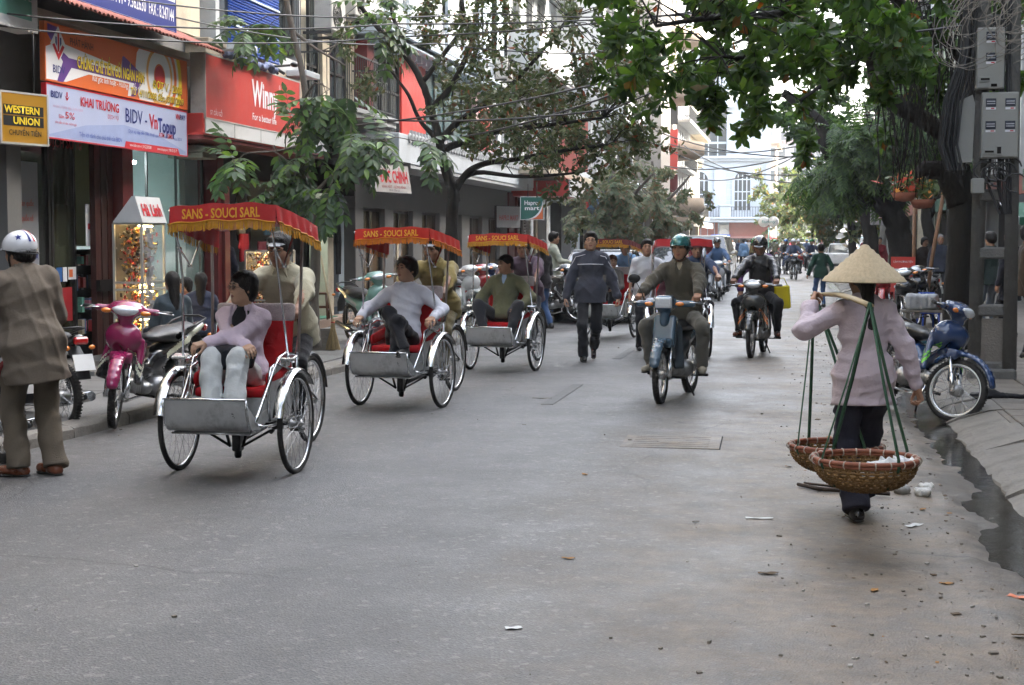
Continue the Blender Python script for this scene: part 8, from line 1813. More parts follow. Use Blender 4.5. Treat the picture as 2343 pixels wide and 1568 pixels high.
a = rider('passenger in purple jacket and green helmet behind the black leather rider', LC, zc, c_('purple', .10, .04, .13), pins, helm=mat('helmet_leaf', (.03, .22, .06), .15, coat=1), seed=34, female=True, hair='tail', h=1.55, pel=(0.02, -.58, .93), hands={-1: (-.18, -.35, .95), 1: (.32, -.5, .90)}, lean=0.0, hunch=0, head=(-.35, 0, .1), vox=.014, side=.12)
b = MB(mat('bag_yellow', (.60, .50, .02), .5, 0, .08, 6, .3, 30)); b.box((0, 0, -.17), (.22, .05, .33), b=.02); b.tube([(-.08, 0, -.01), (-.04, 0, .10), (.04, 0, .10), (.08, 0, -.01)], .006, 5); o = b.build('yellow_bag', None); o.location = W(a['root'], -.30, -.25, .98); o.rotation_euler = (0, .08, zc + .2); tag(o, 'yellow carrier bag hanging beside the two people on the dark motorbike', 'bag')
wl = gp(1350, 828); a = person('walking man in grey blue zip jacket with white piping and glasses', wl, face_cam(4), c_('slatejacket', .044, .046, .060), c_('charcoal', .022, .022, .025), shb, 1.70, 0, hair='short', feet={1: (.09, .10, .09), -1: (-.04, -.32, .20)}, knees={1: (.1, 1, 0), -1: (-.1, 1, 0)}, hands={1: (.34, .08, .80), -1: (-.36, .02, .86)}, elbows={1: (.6, -1, 0), -1: (-.6, -1, 0)}, jt=.026, drop=.14, tr=.006, flare=.008, seed=40, vox=.0095, collar=c_('slatedark', .02, .022, .035), toeup=(-.7, .05), toes=(0, .15), hcurl=.55, head=(0, .03, 0), wr=1.0)
glasses(a); A_ = a; b = MB(i_white)
for pts in ([(-.17, .165, 1.20), (0, .178, 1.205), (.17, .165, 1.20)],): b.tube([a['ch'] + a['F'] * y * 1.02 + a['X'] * x + np.array((0, 0, z - 1.20)) for x, y, z in pts], .004, 4)
for i in (-1, 1): b.tube([a['nb'] + a['X'] * i * .05 + a['F'] * .08, a['sh'][i] + a['X'] * i * .03 + a['F'] * .075 + a['U'] * .02, (a['sh'][i] + a['el'][i]) / 2 + a['X'] * i * .062 + a['F'] * .03, a['el'][i] + a['X'] * i * .075 + a['F'] * .02, (a['wr'][i] + a['el'][i]) / 2 + a['X'] * i * .068 + a['F'] * .01], .004, 4)
b.build('piping', a['top'])
ml = gp(82, 1090); zm = TH + R_(34); tw = mat('tweed', (.165, .135, .105), .95, 0, .16, 90, .6, 220)
a = person('man in brown tweed suit and white helmet seen from behind at the left edge', ml, zm, tw, mat('tweed_trousers', (.135, .11, .082), .95, 0, .12, 90, .6, 160), shbr, 1.66, 1, hair='short', hunch=.20, side=-.09, head=(R_(30), -.15, 0), hands={1: (.14, .26, .90), -1: (-.24, .24, .84)}, elbows={1: (1, -.7, -.3), -1: (-1, -.4, -.3)}, feet={-1: (-.10, .05, .09), 1: (.12, -.02, .09)}, jt=.034, drop=.26, tr=.022, flare=.012, hem=-.02, seed=44, vox=.0078, toes=(.9, .35), girth=1.0, wr=1.1, neckdrop=.02, collar=tw)
h = helmet(a, mat('helmet_white', (.62, .63, .66), .16, coat=1), scale=1.03); b = MB(i_navy); HT = a['HT'] @ Matrix.Scale(1.03, 4)
def onhelm(th, ph, rr=1.0): return HT @ (Vector((0, -.012, .045)) + Vector((.111 * math.cos(ph) * math.sin(th), .129 * math.cos(ph) * math.cos(th), .113 * math.sin(ph))) * 1.012)
th0, ph0 = R_(-128), R_(28); st_ = [onhelm(th0 + (.24 if q % 2 == 0 else .10) * math.sin(q * math.pi / 5), ph0 + (.24 if q % 2 == 0 else .10) * math.cos(q * math.pi / 5)) for q in range(10)]
b.add(st_ + [onhelm(th0, ph0)], [((q + 1) % 10, q, 10) for q in range(10)]); b.build('star_decal', h)
for j, m_ in enumerate((i_red, i_white, i_navy)):
 b = MB(m_); pp = [onhelm(R_(172 + j * 9), R_(8 + 7.4 * i)) for i in range(11)] + [onhelm(R_(181 + j * 9), R_(8 + 7.4 * i)) for i in range(11)]; b.add(pp, [(i, i + 1, i + 12, i + 11) for i in range(10)], True); b.build('stripe', h)
wl = gp(1970, 1188); zw = TH + R_(4); pk = cloth('cloth_pinkshirt', (.50, .42, .46), .06, bump=.5)
a = person('woman carrier in pink shirt seen from behind, shoulder pole on her back', wl, zw, pk, mat('pinstripe', (.022, .022, .034), .9, 0, .3, 60, .3, 80, stretch=(3, 3, .05)), shb, 1.50, 1, True, 'tail', hunch=.06, lean=.03, hands={-1: (-.27, .16, 1.24), 1: (.33, .0, .74)}, elbows={-1: (-1, -.5, -.8), 1: (.8, -1, 0)}, feet={-1: (-.06, -.10, .09), 1: (.10, .32, .12)}, knees={1: (.1, 1, 0), -1: (-.05, 1, 0)}, jt=.018, drop=.17, tr=.020, flare=.022, hem=-.01, seed=50, vox=.0075, wr=1.1, toeup=(0, .3), hcurl=(.7, .65), head=(R_(5), -.05, 0), girth=.98, neckdrop=.03)
straw = mat('palm_straw', (.50, .40, .26), .7, 0, .22, 10, .5, 90, stretch=(6, 6, .4), dirt=.2, dcol=(.3, .22, .12), dscale=14); b = MB(straw); pf = []
for i in range(17): t_ = i / 16; pf.append((.006 + .205 * t_, .185 * (1 - t_) ** .96 + (.006 if i % 2 else 0)))
b.lathe(pf, (0, 0, 0), (0, 0, 1), 56); b.lathe([(q * .985, z - .006) for q, z in pf][::-1], (0, 0, 0), (0, 0, 1), 56); b.torus((0, 0, -.002), (0, 0, 1), .211, .0035, 56, 5); me = b.mesh('hat'); me.transform(a['HT'] @ Matrix.Translation((0, -.03, .005)) @ Matrix.Rotation(R_(4), 4, 'X') @ Matrix.Scale(1.27, 4)); link('conical_hat', me, a['root'])
b = MB(mat('rubber_orange', (.5, .10, .03), .5)); w_ = Vector(a['wr'][1]); d_ = Vector(a['wr'][1] - a['el'][1]).normalized()
for i in range(2): b.torus(w_ - d_ * (.004 + .012 * i), d_, .031, .006, 18, 6)
b.build('wrist_band', a['root'])
sho = W(a['root'], .03, -.02, 0); zp = 1.275
pA, pB = atD(1990, 668, 8.15 * .983), atD(1862, 668, 9.25); pA.z = zp; pB.z = zp + .01
b = MB(mat('bamboo_pole', (.34, .26, .15), .6, 0, .2, 8)); mid = (pA + pB) / 2; b.tube([pA, pA.lerp(pB, .25) + V(0, 0, .02), mid + V(0, 0, .028), pA.lerp(pB, .75) + V(0, 0, .02), pB], [.85, 1, 1.15, 1, .85], 8, flat=(.030, .013)); tag(b.build('carrying_pole'), 'flat bamboo carrying pole across the shoulder of the woman in pink', 'carrying pole')
wick = mat('wicker', (.20, .115, .045), .7, 0, .35, 24, .4, 90); wr_ = mat('wicker_rim', (.24, .085, .05), .6, 0, .3, 30); wbind = mat('rim_binding', (.42, .36, .30), .7)
def basket(label, c, R0, dep, pe):
 t = thing('basket', label, 'basket', c, 0, None); b = MB(wick); nr, nc = 34, 13
 def pos(a_, s_): return Vector((math.cos(a_) * R0 * math.sin(s_ * math.pi / 2) ** .85, math.sin(a_) * R0 * math.sin(s_ * math.pi / 2) ** .85, -dep * math.cos(s_ * math.pi / 2) ** .9))
 for j in range(nc):
  s_ = .14 + .86 * j / (nc - 1); b.tube([pos(2 * math.pi * i / (nr * 2), s_) * (1 + (.016 if (i // 1 + j) % 2 else -.016)) for i in range(nr * 2 + 1)], 1, 4, False, flat=(.0035, .0075))
 for g_ in (-1, 1):
  for i in range(nr): b.tube([pos(2 * math.pi * i / nr + g_ * .55 * q / 9, q / 9) for q in range(10)], 1, 4, False, flat=(.0075, .003))
 w = b.build('weave', t); w['kind'] = 'stuff'
 b = MB(wr_); b.torus((0, 0, .004), (0, 0, 1), R0, .013, 48, 7); b.torus((0, 0, -.014), (0, 0, 1), R0 * 1.0, .008, 48, 6); rm = b.build('rim', t); b = MB(wbind)
 for i in range(22): a_ = 2 * math.pi * i / 22; b.torus((R0 * math.cos(a_), R0 * math.sin(a_), -.002), (-math.sin(a_), math.cos(a_), 0), .019, .004, 10, 4)
 b.build('binding', rm)
 for i in range(4):
  a_ = R_(35 + 90 * i); p_ = Vector((R0 * math.cos(a_), R0 * math.sin(a_), 0)); e = Vector(pe) - Vector(c); b = MB(mat('strap_green', (.030, .075, .040), .7, 0, .2, 30, .3, 90)); b.tube([pos(a_, .45) * 1.03, p_ * 1.03 + V(0, 0, -.02), p_ * 1.01 + V(0, 0, .03), p_.lerp(e, .5) * 1.0 + V(0, 0, .0), e + V(.0, 0, .015)], 1, 4, True, flat=(.012, .003)); b.build('strap', t)
 return t
b1 = basket('round wicker basket nearest to us, with white plastic inside', atD(1979, 1050, 7.85), .265, .165, pA)
basket('round wicker basket half hidden ahead of the carrier', atD(1912, 1020, 9.05), .27, .16, pB)
s = S(); s.ell((0, 0, 0), (.11, .09, .035)); s.ell((.09, -.05, .03), (.07, .06, .03), k=.03); s.ell((.12, .04, .02), (.06, .07, .035), k=.03); o = sdfobj('plastic_sack', s, .008, mat('plastic_white', (.55, .56, .56), .35, 0, .1, 20), None, wrinkle(6, .035, 26)); o.location = b1.location + V(.08, -.02, -.045); tag(o, 'crumpled white plastic sack lying in the nearest wicker basket', 'sack')
mag = paint('magenta', .24, .012, .075); LM, zmg = bikeat((236, 985), (425, 925), 0, .08)
mb_ = motorbike('magenta and black motorbike parked at the left kerb with its wheel turned', LM + V(0, 0, .03), zmg, mag, paint('deepblack', .012, .011, .013), accent=mat('accent_silver', (.5, .5, .38), .3), lean=-7, steer=24, mirrors=(0, 0))
bg = paint('navyblue', .015, .04, .115); LG, zg = bikeat((2150, 968), (2070, 928)); zg = face_cam(-10); LG = gp(2146, 962) - V(-math.sin(zg), math.cos(zg)) * .61
grn = motorbike('navy blue and lime green motorbike leaning on its stand at the right gutter', LG + V(-.02, 0, .02), zg, bg, bg, accent=mat('accent_lime', (.14, .48, .03), .4), lean=-17, steer=40, whitewall=True, mirrors=(0, 0))
red = paint('red', .26, .012, .015); blk = paint('black', .012, .012, .013); sil = paint('silver', .30, .31, .32)
LR, zr = bikeat((-260, 1010), (8, 1060), rear=True); rd = motorbike('red motorbike at the left edge, its rear wheel behind the tweed man', LR, zr, red, mirrors=(0, 0), accent=sil)
LK, zk = bikeat((-90, 950), (142, 985), 0, 0, True); bk_ = motorbike('black motorbike whose tail sticks out right of the tweed man', LK, zk, blk, mirrors=(0, 0))
bases = [rd, bk_, grn]
mp_ = lambda body, acc=None: {q: body for q in ('paint_red', 'paint_navyblue', 'paint_black')}
def bclone(src, label, u, v, a, mats=None, z=0.0, group=None, lean=6):
 c = clone(src, None, mats); c.location = gp(u, v, z); c.rotation_euler = (0, R_(lean), face_cam(a)); tag(c, label, 'motorbike', group)
 if 'group' in c and not group: del c['group']
 return c
teal = paint('mint', .16, .30, .26); wpt = paint('white', .55, .56, .57); pb_ = 'motorbikes parked on the left pavement'
for i, (u, v, a_, m_, l_) in enumerate(((850, 790, -30, teal, 'mint green scooter parked behind the second cyclo passenger'), (1062, 742, -30, wpt, 'white and black motorbike behind the second driver'), (1085, 736, -35, red, 'red motorbike in the row behind the third cyclo'), (1108, 731, -32, bg, 'blue motorbike at the far end of that parked row'), (1262, 735, -50, blk, 'black motorbike beside the woman in jeans'))):
 bclone(bases[i % 2], l_, u, v, a_, mp_(m_), .11, pb_)
for i, (u, v, a_, m_, l_) in enumerate(((2082, 762, 15, blk, 'dark motorbike with basket beyond the leaning blue one'), (2035, 735, 20, red, 'red scooter parked under the conical hat line on the right'), (2120, 745, 30, blk, 'black motorbike parked by the dark tree trunk'))): bclone(bk_, l_, u, v, a_, mp_(m_), .1)
def combo(label, blabel, u, v, a_, body, top, helm, src=bk_, scale=1.0, two=None, g=None):
 c = bclone(src, blabel, u, v, a_, mp_(body), 0, 'motorbikes riding in the distance', 0)
 q = clone(RP, None, {'cloth_proto': top, 'helmet_proto': helm}); q.location = c.location; q.rotation_euler = c.rotation_euler; tag(q, label, 'person', 'riders in the distance')
RP = rider('rider', V(0, 0), 0, c_('proto', .2, .2, .2), pins, seed=60, vox=.022, helm=mat('helmet_proto', (.2, .2, .2), .2, coat=1))['root']
hbl, hbu, hgr, hsl, hrd = mat('helmet_black', (0, 0, 0)), mat('helmet_blue', (.03, .15, .40), .2, coat=1), mat('helmet_leaf', (0, 0, 0)), mat('helmet_silver', (.4, .42, .45), .2, coat=1), mat('helmet_red', (.35, .02, .02), .2, coat=1)
cb = c_('denim', .05, .09, .17); cn = c_('navy', 1, 1, 1); co_ = c_('olivejacket', 1, 1, 1); cw = c_('teewhite', 1, 1, 1); ck = c_('charcoal', 1, 1, 1); cr_ = c_('wine', .20, .02, .03)
RP.location = gp(1640, 688); RP.rotation_euler = (0, 0, face_cam(4))
for o in [x for x in RP.children_recursive if x.type == 'MESH']:
 for i, s_ in enumerate(o.material_slots):
  if s_.material and s_.material.name in ('cloth_proto', 'helmet_proto'): nm_ = s_.material.name; s_.link = 'OBJECT'; s_.material = cb if nm_ == 'cloth_proto' else hbl
tag(RP, 'woman in denim jacket and black helmet riding beside the parked cars', 'person', 'riders in the distance'); bclone(bk_, 'old grey motorbike ridden by the woman in denim', 1640, 688, 4, mp_(sil), 0, 'motorbikes riding in the distance', 0)
RP0 = RP
def clone_p(src, m1, m2):
 c = clone(src)
 for o in c.children_recursive:
  if o.type == 'MESH':
   for s_ in o.material_slots:
    if s_.link == 'OBJECT' and s_.material: n_ = s_.material.name; s_.material = m2 if n_.startswith('helmet') else m1
 return c
far = [(1815, 640, 2, cn, hsl, 'pair', 'rider in navy with silver helmet before the white sedan'), (1797, 628, 4, ck, hbu, '', 'rider in dark clothes with bright blue helmet'), (1857, 632, 0, cn, hgr, '', 'rider in navy with green helmet left of the green sweater man'), (1826, 622, 3, co_, hsl, '', 'rider in olive behind the silver helmet rider'), (1770, 606, 180, co_, hgr, '', 'rider in camouflage green riding away from us'), (1905, 604, 20, ck, hsl, '', 'rider with grey helmet by the white SUV'), (1925, 600, 30, ck, hbl, '', 'rider with black helmet by the silver hatchback'), (1880, 598, 10, cr_, hrd, '', 'rider in wine red among the taxis'), (1950, 596, 0, cw, hsl, '', 'rider in white rightmost in the haze'), (1790, 594, 0, cw, hsl, '', 'rider in white leftmost in the haze'), (1735, 598, 180, cw, hrd, '', 'rider in white with red helmet riding away'), (1812, 592, 0, cr_, hgr, '', 'farthest rider in wine red'), (1845, 600, 6, cb, hbu, '', 'rider in denim with blue helmet before the sedan')]
for i, (u, v, a_, tp, hm_, _, l_) in enumerate(far):
 c = clone_p(RP0, tp, hm_); c.location = gp(u, v); c.rotation_euler = (0, 0, face_cam(a_)); tag(c, l_, 'person', 'riders in the distance'); bclone(bases[i % 2], 'small motorbike under the ' + l_.split(',')[0], u, v, a_, mp_((blk, bg, sil, red)[i % 4]), 0, 'motorbikes riding in the distance', 0)
def ped(label, u, v, a_, top, bot=pins, h=1.66, z=0.0, skin=1, female=False, hair='short', vox=.016, **k):
 kw = dict(jt=.02, drop=.12, seed=u % 97); kw.update(k); return person(label, gp(u, v, z), face_cam(a_), top, bot, shb, h, skin, female, hair, vox=vox, **kw)
jean = c_('jeans', .045, .09, .20)
ped('woman in black top and blue jeans walking away on the left', 1238, 758, 150, c_('black2', .016, .014, .018), jean, 1.60, female=True, hair='long', feet={-1: (-.08, .12, .09), 1: (.08, -.2, .14)}, hands={1: (.2, .25, .9)})
ped('man in pale grey sweater seen from the side by the parked bikes', 1265, 722, -95, c_('sweatergrey', .30, .31, .25), jean, 1.64, .11, hair='short', hands={-1: (-.15, .35, 1.05), 1: (.15, .35, 1.05)})
ped('boy in dark green sweater walking away near the carrier', 1876, 703, 172, c_('bottlegreen', .015, .05, .035), jean, 1.50, vox=.016, hands={-1: (-.30, .05, .80), 1: (.30, .05, .80)})
ped('tourist with ginger hair and red black backpack in the shop mouth', 507, 770, 165, c_('navy2', .014, .016, .03), pins, 1.66, .11, 2, True, 'bun', hairm=mat('hair_ginger', (.34, .13, .04), .5, 0, .3, 30), vox=.012)
s = S(); s.box((0, 0, 0), (.12, .06, .17), .05, k=0); s.box((0, -.08, -.05), (.09, .03, .09), .03, k=.02); o = NM(pins, mat('pack_red', (.45, .03, .035), .6, 0, .1, 20, .3, 60)).sdf(s, .014); V_, Q_ = o.V[0], o.Q[0]; q_ = V_[Q_].mean(1); o.m[0] = ((q_[:, 1] < -.03) & (np.abs(q_[:, 2] + .02) < .13) & (np.abs(q_[:, 0]) < .10) & (np.abs(q_[:, 2] - .045) > .02)).astype(np.int32); o = link('backpack', o.mesh('backpack'), None); o.location = gp(507, 770, .11) + V(.04, -.20, 1.20); o.rotation_euler = (0, 0, TH + .2); tag(o, 'red and black backpack worn by the ginger tourist', 'backpack')
ped('shopper in bright crimson top beside the ginger tourist', 473, 775, 150, c_('crimson', .33, .02, .05), pins, 1.62, .11, hair='short', vox=.013)
sit = dict(pel=(0, 0, .42), feet={-1: (-.12, .38, .09), 1: (.12, .38, .09)}, knees={-1: (-.2, .6, 1), 1: (.2, .6, 1)}, hands={-1: (-.12, .3, .55), 1: (.12, .3, .55)}, drop=.05)
ped('woman in dark grey top with long hair sitting by the display rack', 398, 862, 150, c_('slate2', .05, .065, .075), pins, 1.58, .11, 1, True, 'long', vox=.012, **sit)
ped('child in red jacket sitting beyond the woman with long hair', 428, 835, 60, c_('redj', .36, .02, .03), pins, 1.35, .11, 0, True, 'bob', vox=.014, **sit)
ped('woman with brown curls crouching behind the nearest cyclo pole', 462, 838, 170, c_('darkblue3', .03, .035, .06), pins, 1.5, .11, 1, True, 'long', vox=.014, **sit)
ped('man in tan jacket standing behind the red placard on the right', 2058, 690, 20, c_('tan', .25, .21, .15), pins, 1.68, .11, 1, vneck=.2, inner=c_('ltblue', 1, 1, 1), vox=.016)
ped('old man in dark navy clothes standing among the stalls', 2148, 700, 10, c_('navydark', .02, .025, .04), pins, 1.62, .11, 1, hair='crop', hairm=mat('hair_grey', (.2, .2, .2), .6), vox=.016)
ped('woman in dark brown standing left of the old man', 2112, 690, -20, c_('brown4', .04, .025, .02), pins, 1.55, .11, 1, True, 'bob', vox=.018)
ped('person in dark clothes seen through the holes of the pole', 2262, 760, 160, c_('darkgreen4', .03, .045, .04), c_('greyjean', .12, .14, .17), 1.62, .11, vox=.014)
ped('person in long dark coat at the right, beyond the pole', 2308, 770, 150, c_('darkcoat', .016, .016, .022), pins, 1.64, .11, hair='long', vox=.014, drop=.35)
ped('person in brown jacket cut by the right edge of the frame', 2346, 820, -70, c_('brown5', .07, .05, .035), pins, 1.68, .11, vox=.013)
ped('woman with dark hair in wine jacket behind the trunk', 2010, 660, 10, cr_, pins, 1.58, .11, 0, True, 'long', vox=.02)
PP = ped('man in light blue shirt standing beside the silver car', 1700, 622, 165, c_('proto', 1, 1, 1), pins, 1.66, vox=.022)['root']
for o in PP.children_recursive:
 for s_ in (o.material_slots if o.type == 'MESH' else []):
  if s_.material.name == 'cloth_proto': s_.link = 'OBJECT'; s_.material = c_('skyblue', 1, 1, 1)
for i, (u, v, a_, tp, l_) in enumerate(((1722, 606, 150, c_('mustard', 1, 1, 1), 'person in mustard vest in the road near the cars'), (1712, 600, 30, cw, 'person in white by the junction kerb'), (1690, 602, 10, cn, 'person in navy behind the light blue shirt'), (1740, 596, 160, co_, 'person in olive with a bag, far off'), (1758, 594, 20, ck, 'dark dressed person by the round white signs'), (1728, 592, 200, cr_, 'person in wine red by the corner shop'), (1674, 598, 0, cw, 'person in white at the corner shop door'), (1776, 590, 170, cb, 'person in denim beyond the riders'), (1655, 600, 40, ck, 'dark dressed person left of the corner shop'), (1702, 590, 0, cb, 'tiny person in blue at the crossing'), (1748, 588, 90, cw, 'tiny person in white at the crossing'), (1862, 590, 0, ck, 'tiny dark person among the far cars'), (1935, 592, 20, cw, 'tiny person in white right of the taxis'), (1975, 600, 0, cr_, 'person in red by the far right trees'))):
 c = clone_p(PP, tp, hbl); c.location = gp(u, v); c.rotation_euler = (0, 0, face_cam(a_)); tag(c, l_, 'person', 'people far down the street')
for i, (u, v, l_) in enumerate(((1742, 592, 'left one of the two distant cyclos with faded red canopies'), (1773, 592, 'right one of the two distant cyclos with faded red canopies'))):
 c = cyclo(l_, gp(u, v), face_cam(180), words=None, fringe=False, top=1.9, group='distant cyclos')
def cary(X, Y): return V(X, Y)
car('dark brown sedan parked behind the walking man', cary(-4.0, 31.2), R_(182), paint('darkbrown', .035, .028, .022), 'sedan'); car('red hatchback with big windscreen behind the plain red canopy', cary(-3.3, 37.6), R_(180), paint('carred', .24, .02, .03), 'hatch')
car('white hatchback behind the red one', cary(-2.9, 44.5), R_(180), wpt, 'hatch'); car('silver beige SUV in the parked row left of the denim rider', cary(-3.1, 51), R_(181), paint('champagne', .34, .31, .26), 'suv'); car('pale gold SUV at the far end of the parked row', cary(-3.3, 57.5), R_(180), paint('palegold', .40, .36, .28), 'suv')
tx = mat('taxi_lamp', (.6, .35, .05), .4)
for l_, u, v, a_, m_, k_, T_ in (('silver white hatchback turning behind the conical hat', 1925, 617, -62, wpt, 'sedan', None), ('white SUV seen from behind among the taxis', 1903, 597, 182, wpt, 'suv', None), ('lime yellow taxi in front of the bus', 1880, 592, 178, paint('lime', .40, .50, .10), 'suv', tx), ('green white taxi, leftmost taxi', 1862, 588, 176, paint('palegreen', .30, .48, .22), 'hatch', tx), ('white sedan driving away with lit red tail lamps', 1836, 594, 183, wpt, 'sedan', None), ('dark green off-roader far back', 1890, 583, 180, paint('dkgreen', .06, .08, .05), 'suv', None), ('pale blue van in the far traffic', 1952, 584, 180, paint('paleblue', .25, .42, .50), 'van', None), ('far white car in the square', 1920, 584, 180, wpt, 'hatch', None)):
 car(l_, gp(u, v), face_cam(a_), m_, k_, taxi=T_)
t = thing('bus', 'long white city bus crossing the square in the haze', 'bus', gp(1868, 578)); b = MB(wpt); b.box((0, 0, 1.0), (11, 2.5, 1.3), b=.08); b.box((0, 0, 2.85), (11, 2.5, .5), b=.08); b.build('body', t); b = MB(m_wglass); b.box((0, 0, 2.1), (10.8, 2.4, 1.0)); b.build('window', t)
for x in (-3.6, 3.6): b = MB(m_rubber()); b.cyl((x, -1.27, .5), (x, 1.27, .5), .5, n=18); b.build('wheel', t)
# ------------------------------------------------------------------ small things of the street
glass = mat('clear_glass', (.5, .55, .55), .03, 0, 0, alpha=.12, spec=.8); lampw = mat('lamp_warm', (1, .8, .5), .5, 0, 0, emit=(1, .72, .30), es=14); alu = mat('alu_frame', (.45, .45, .43), .4, .6, .1, 10)
def rack(label, X, Y, w_, d_, h, z0, levels, seed, sign=None):
 t = thing('display_rack', label, 'display rack', (X, Y, z0)); b = MB(alu)
 for x in (0, d_):
  for y in (0, w_): b.bb(x - .014, x + .014, y - .014, y + .014, 0, h)
 for z in (.02, *levels, h): b.bb(0, d_, -.012, .012, z - .012, z + .012); b.bb(0, d_, w_ - .012, w_ + .012, z - .012, z + .012); b.bb(d_ - .011, d_ + .011, .014, w_ - .014, z - .011, z + .011)
 b.build('frame', t); b = MB(glass); b.bb(d_ - .002, d_ + .002, .015, w_ - .015, .03, h - .01); b.build('pane', t)
 b = MB(mat('mirror_back', (.25, .24, .22), .2, .6, .1)); b.bb(0, .01, 0, w_, .02, h); b.build('back', t); r = random.Random(seed)
 for z in levels: b = MB(glass); b.bb(.01, d_ - .01, .01, w_ - .01, z - .004, z); b.build('shelf', t)
 for z in (*levels[1:], h): b = MB(lampw); b.bb(d_ - .05, d_ - .035, .03, w_ * .62, z - .035, z - .022); b.build('tube_lamp', t)
 gm_ = [mat('trinket_%d' % i, c__, .3, .5, .3, 60) for i, c__ in enumerate([(.45, .30, .08), (.40, .05, .05), (.10, .08, .06), (.40, .36, .30), (.05, .04, .04), (.30, .14, .05)])]; b = MB(*gm_)
 for i in range(900):
  b.cur = r.randrange(6); z = r.uniform(.03, h - .04); b.box((r.uniform(.05, d_ - .05), r.uniform(.03, w_ - .03), z), (r.uniform(.01, .035), r.uniform(.01, .045), r.uniform(.01, .05)), rot=Matrix.Rotation(r.random() * 3, 3, (1, r.random(), r.random())))
 g = b.build('trinkets', t); g['kind'] = 'stuff'
 if sign:
  b = MB(m_acp); b.prism([(0, 0), (d_ + .03, 0), (d_ - .06, .30), (d_ - .10, .30)], w_ + .06, Matrix(((1, 0, 0, 0), (0, 0, 1, -.03), (0, 1, 0, h + .01), (0, 0, 0, 1)))); s_ = b.build('sign_box', t); text(sign, i_red, .2, s_, frameM((d_ - .004, w_ / 2, h + .15), (0, 1, 0), (-.28, 0, 1)), bold=.035, width=w_ * .85)
rack('glass display rack with warm tube lamps and a red lettered sign on top', -7.75, 16.35, .62, .34, 1.70, .11, (.30, .62, .94, 1.02), 3, 'Hà Linh')
rack('low glass counter of trinkets inside the clothes shop', -8.25, 21.9, 1.1, .4, 1.35, .11, (.6, .95), 5)
b = MB(mat('packet_mixed', (.2, .2, .21), .4, .2, .8, 14)); r = random.Random(3)
for i in range(26): b.box((-7.40 + r.uniform(-.02, .02), 16.50 + r.uniform(-.04, .04), .35 + i * .055), (.03, .12, .05), rot=Matrix.Rotation(r.uniform(-.3, .3), 3, 'X'))
tag(b.build('packet_strip'), 'hanging strip of small packets in front of the lit display rack', 'packets')
def stool(label, L, m, h=.46, w_=.30, cat='stool'):
 t = thing('stool', label, cat, L, .2); b = MB(m); b.box((0, 0, h - .02), (w_, w_, .035), b=.008); b.build('seat', t)
 for x in (-1, 1):
  for y in (-1, 1): b = MB(m); b.tube([(x * w_ * .48, y * w_ * .48, 0), (x * w_ * .40, y * w_ * .40, h - .035)], .018, 5); b.build('leg', t)
 b = MB(m)
 for s_ in (-1, 1): b.box((0, s_ * w_ * .44, h * .45), (w_ * .8, .02, .03)); b.box((s_ * w_ * .44, 0, h * .35), (.02, w_ * .8, .03))
 b.build('stretcher', t); return t
stool('dark wooden stool on the granite step of the mint shop', V(-8.05, 24.9, .27), mat('stool_wood', (.09, .035, .018), .5, 0, .3, 8))
L = gp(762, 805, .11); t = thing('broom', 'straw broom leaning upright against the young tree kerb', 'broom', L); b = MB(mat('broom_stick', (.36, .28, .18), .6, 0, .2)); b.cyl((0, 0, .38), (-.20, .12, 1.30), .013, n=7); b.build('handle', t)
b = MB(mat('broom_straw', (.36, .27, .14), .8, 0, .35, 40)); r = random.Random(2)
for i in range(150): a_ = r.random() * 6.28; q = r.random() ** .5; b.tube([(.02 * q * math.cos(a_), .02 * q * math.sin(a_), .44), (.035 * q * math.cos(a_), .035 * q * math.sin(a_), .30), (.11 * q * math.cos(a_), .06 * q * math.sin(a_), .02 + r.random() * .02)], .0028, 3, False)
g = b.build('bristles', t); g['kind'] = 'stuff'; b = MB(i_red); b.torus((0, 0, .40), (0, 0, 1), .022, .008, 12, 5); b.build('binding', t)
L = gp(735, 803, .11); t = thing('wooden_box', 'small weathered wooden box standing behind the first cyclo wheel', 'box', L, .3); bw = mat('old_board', (.14, .125, .105), .85, 0, .25, 8, .4, 30)
for i in range(3):
 for s_ in (-1, 1): b = MB(bw); b.box((0, s_ * .15, .06 + i * .095), (.36, .018, .088), b=.003); b.build('plank', t); b = MB(bw); b.box((s_ * .18, 0, .06 + i * .095), (.018, .28, .088), b=.003); b.build('plank', t)
t, F = signboard('small red notice board with white lines held in front of the tan jacket man', 'sign', atD(2065, 628, 27), (1, -.1, 0), .42, .62, .02, m_sred, m_sred, rim=.01); text('CẤM PHƯƠNG TIỆN', i_white, .05, t, F(0, .22, 1), width=.34)
for i in range(4): flat('print', t, i_white, [(-.15, .10 - i * .1), (.15 - .04 * (i % 2), .10 - i * .1), (.15 - .04 * (i % 2), .06 - i * .1), (-.15, .06 - i * .1)], 1)
pb2 = mat('plastic_blue', (.02, .07, .38), .35, 0, .05); L = gp(2122, 750, .11); t = thing('plastic_chair', 'small blue plastic chair with slatted back at the stall', 'chair', L, .3); b = MB(pb2); b.box((0, 0, .26), (.34, .32, .03), b=.01); b.build('seat', t)
b = MB(pb2); b.box((0, .16, .58), (.36, .025, .05), b=.01)
for i in range(7): b.box((-.14 + i * .047, .16, .42), (.02, .02, .30))
b.build('backrest', t)
for x in (-.15, .15):
 for y in (-.14, .14): b = MB(pb2); b.tube([(x, y, 0), (x * .9, y * .9, .26)], .018, 6); b.build('leg', t)
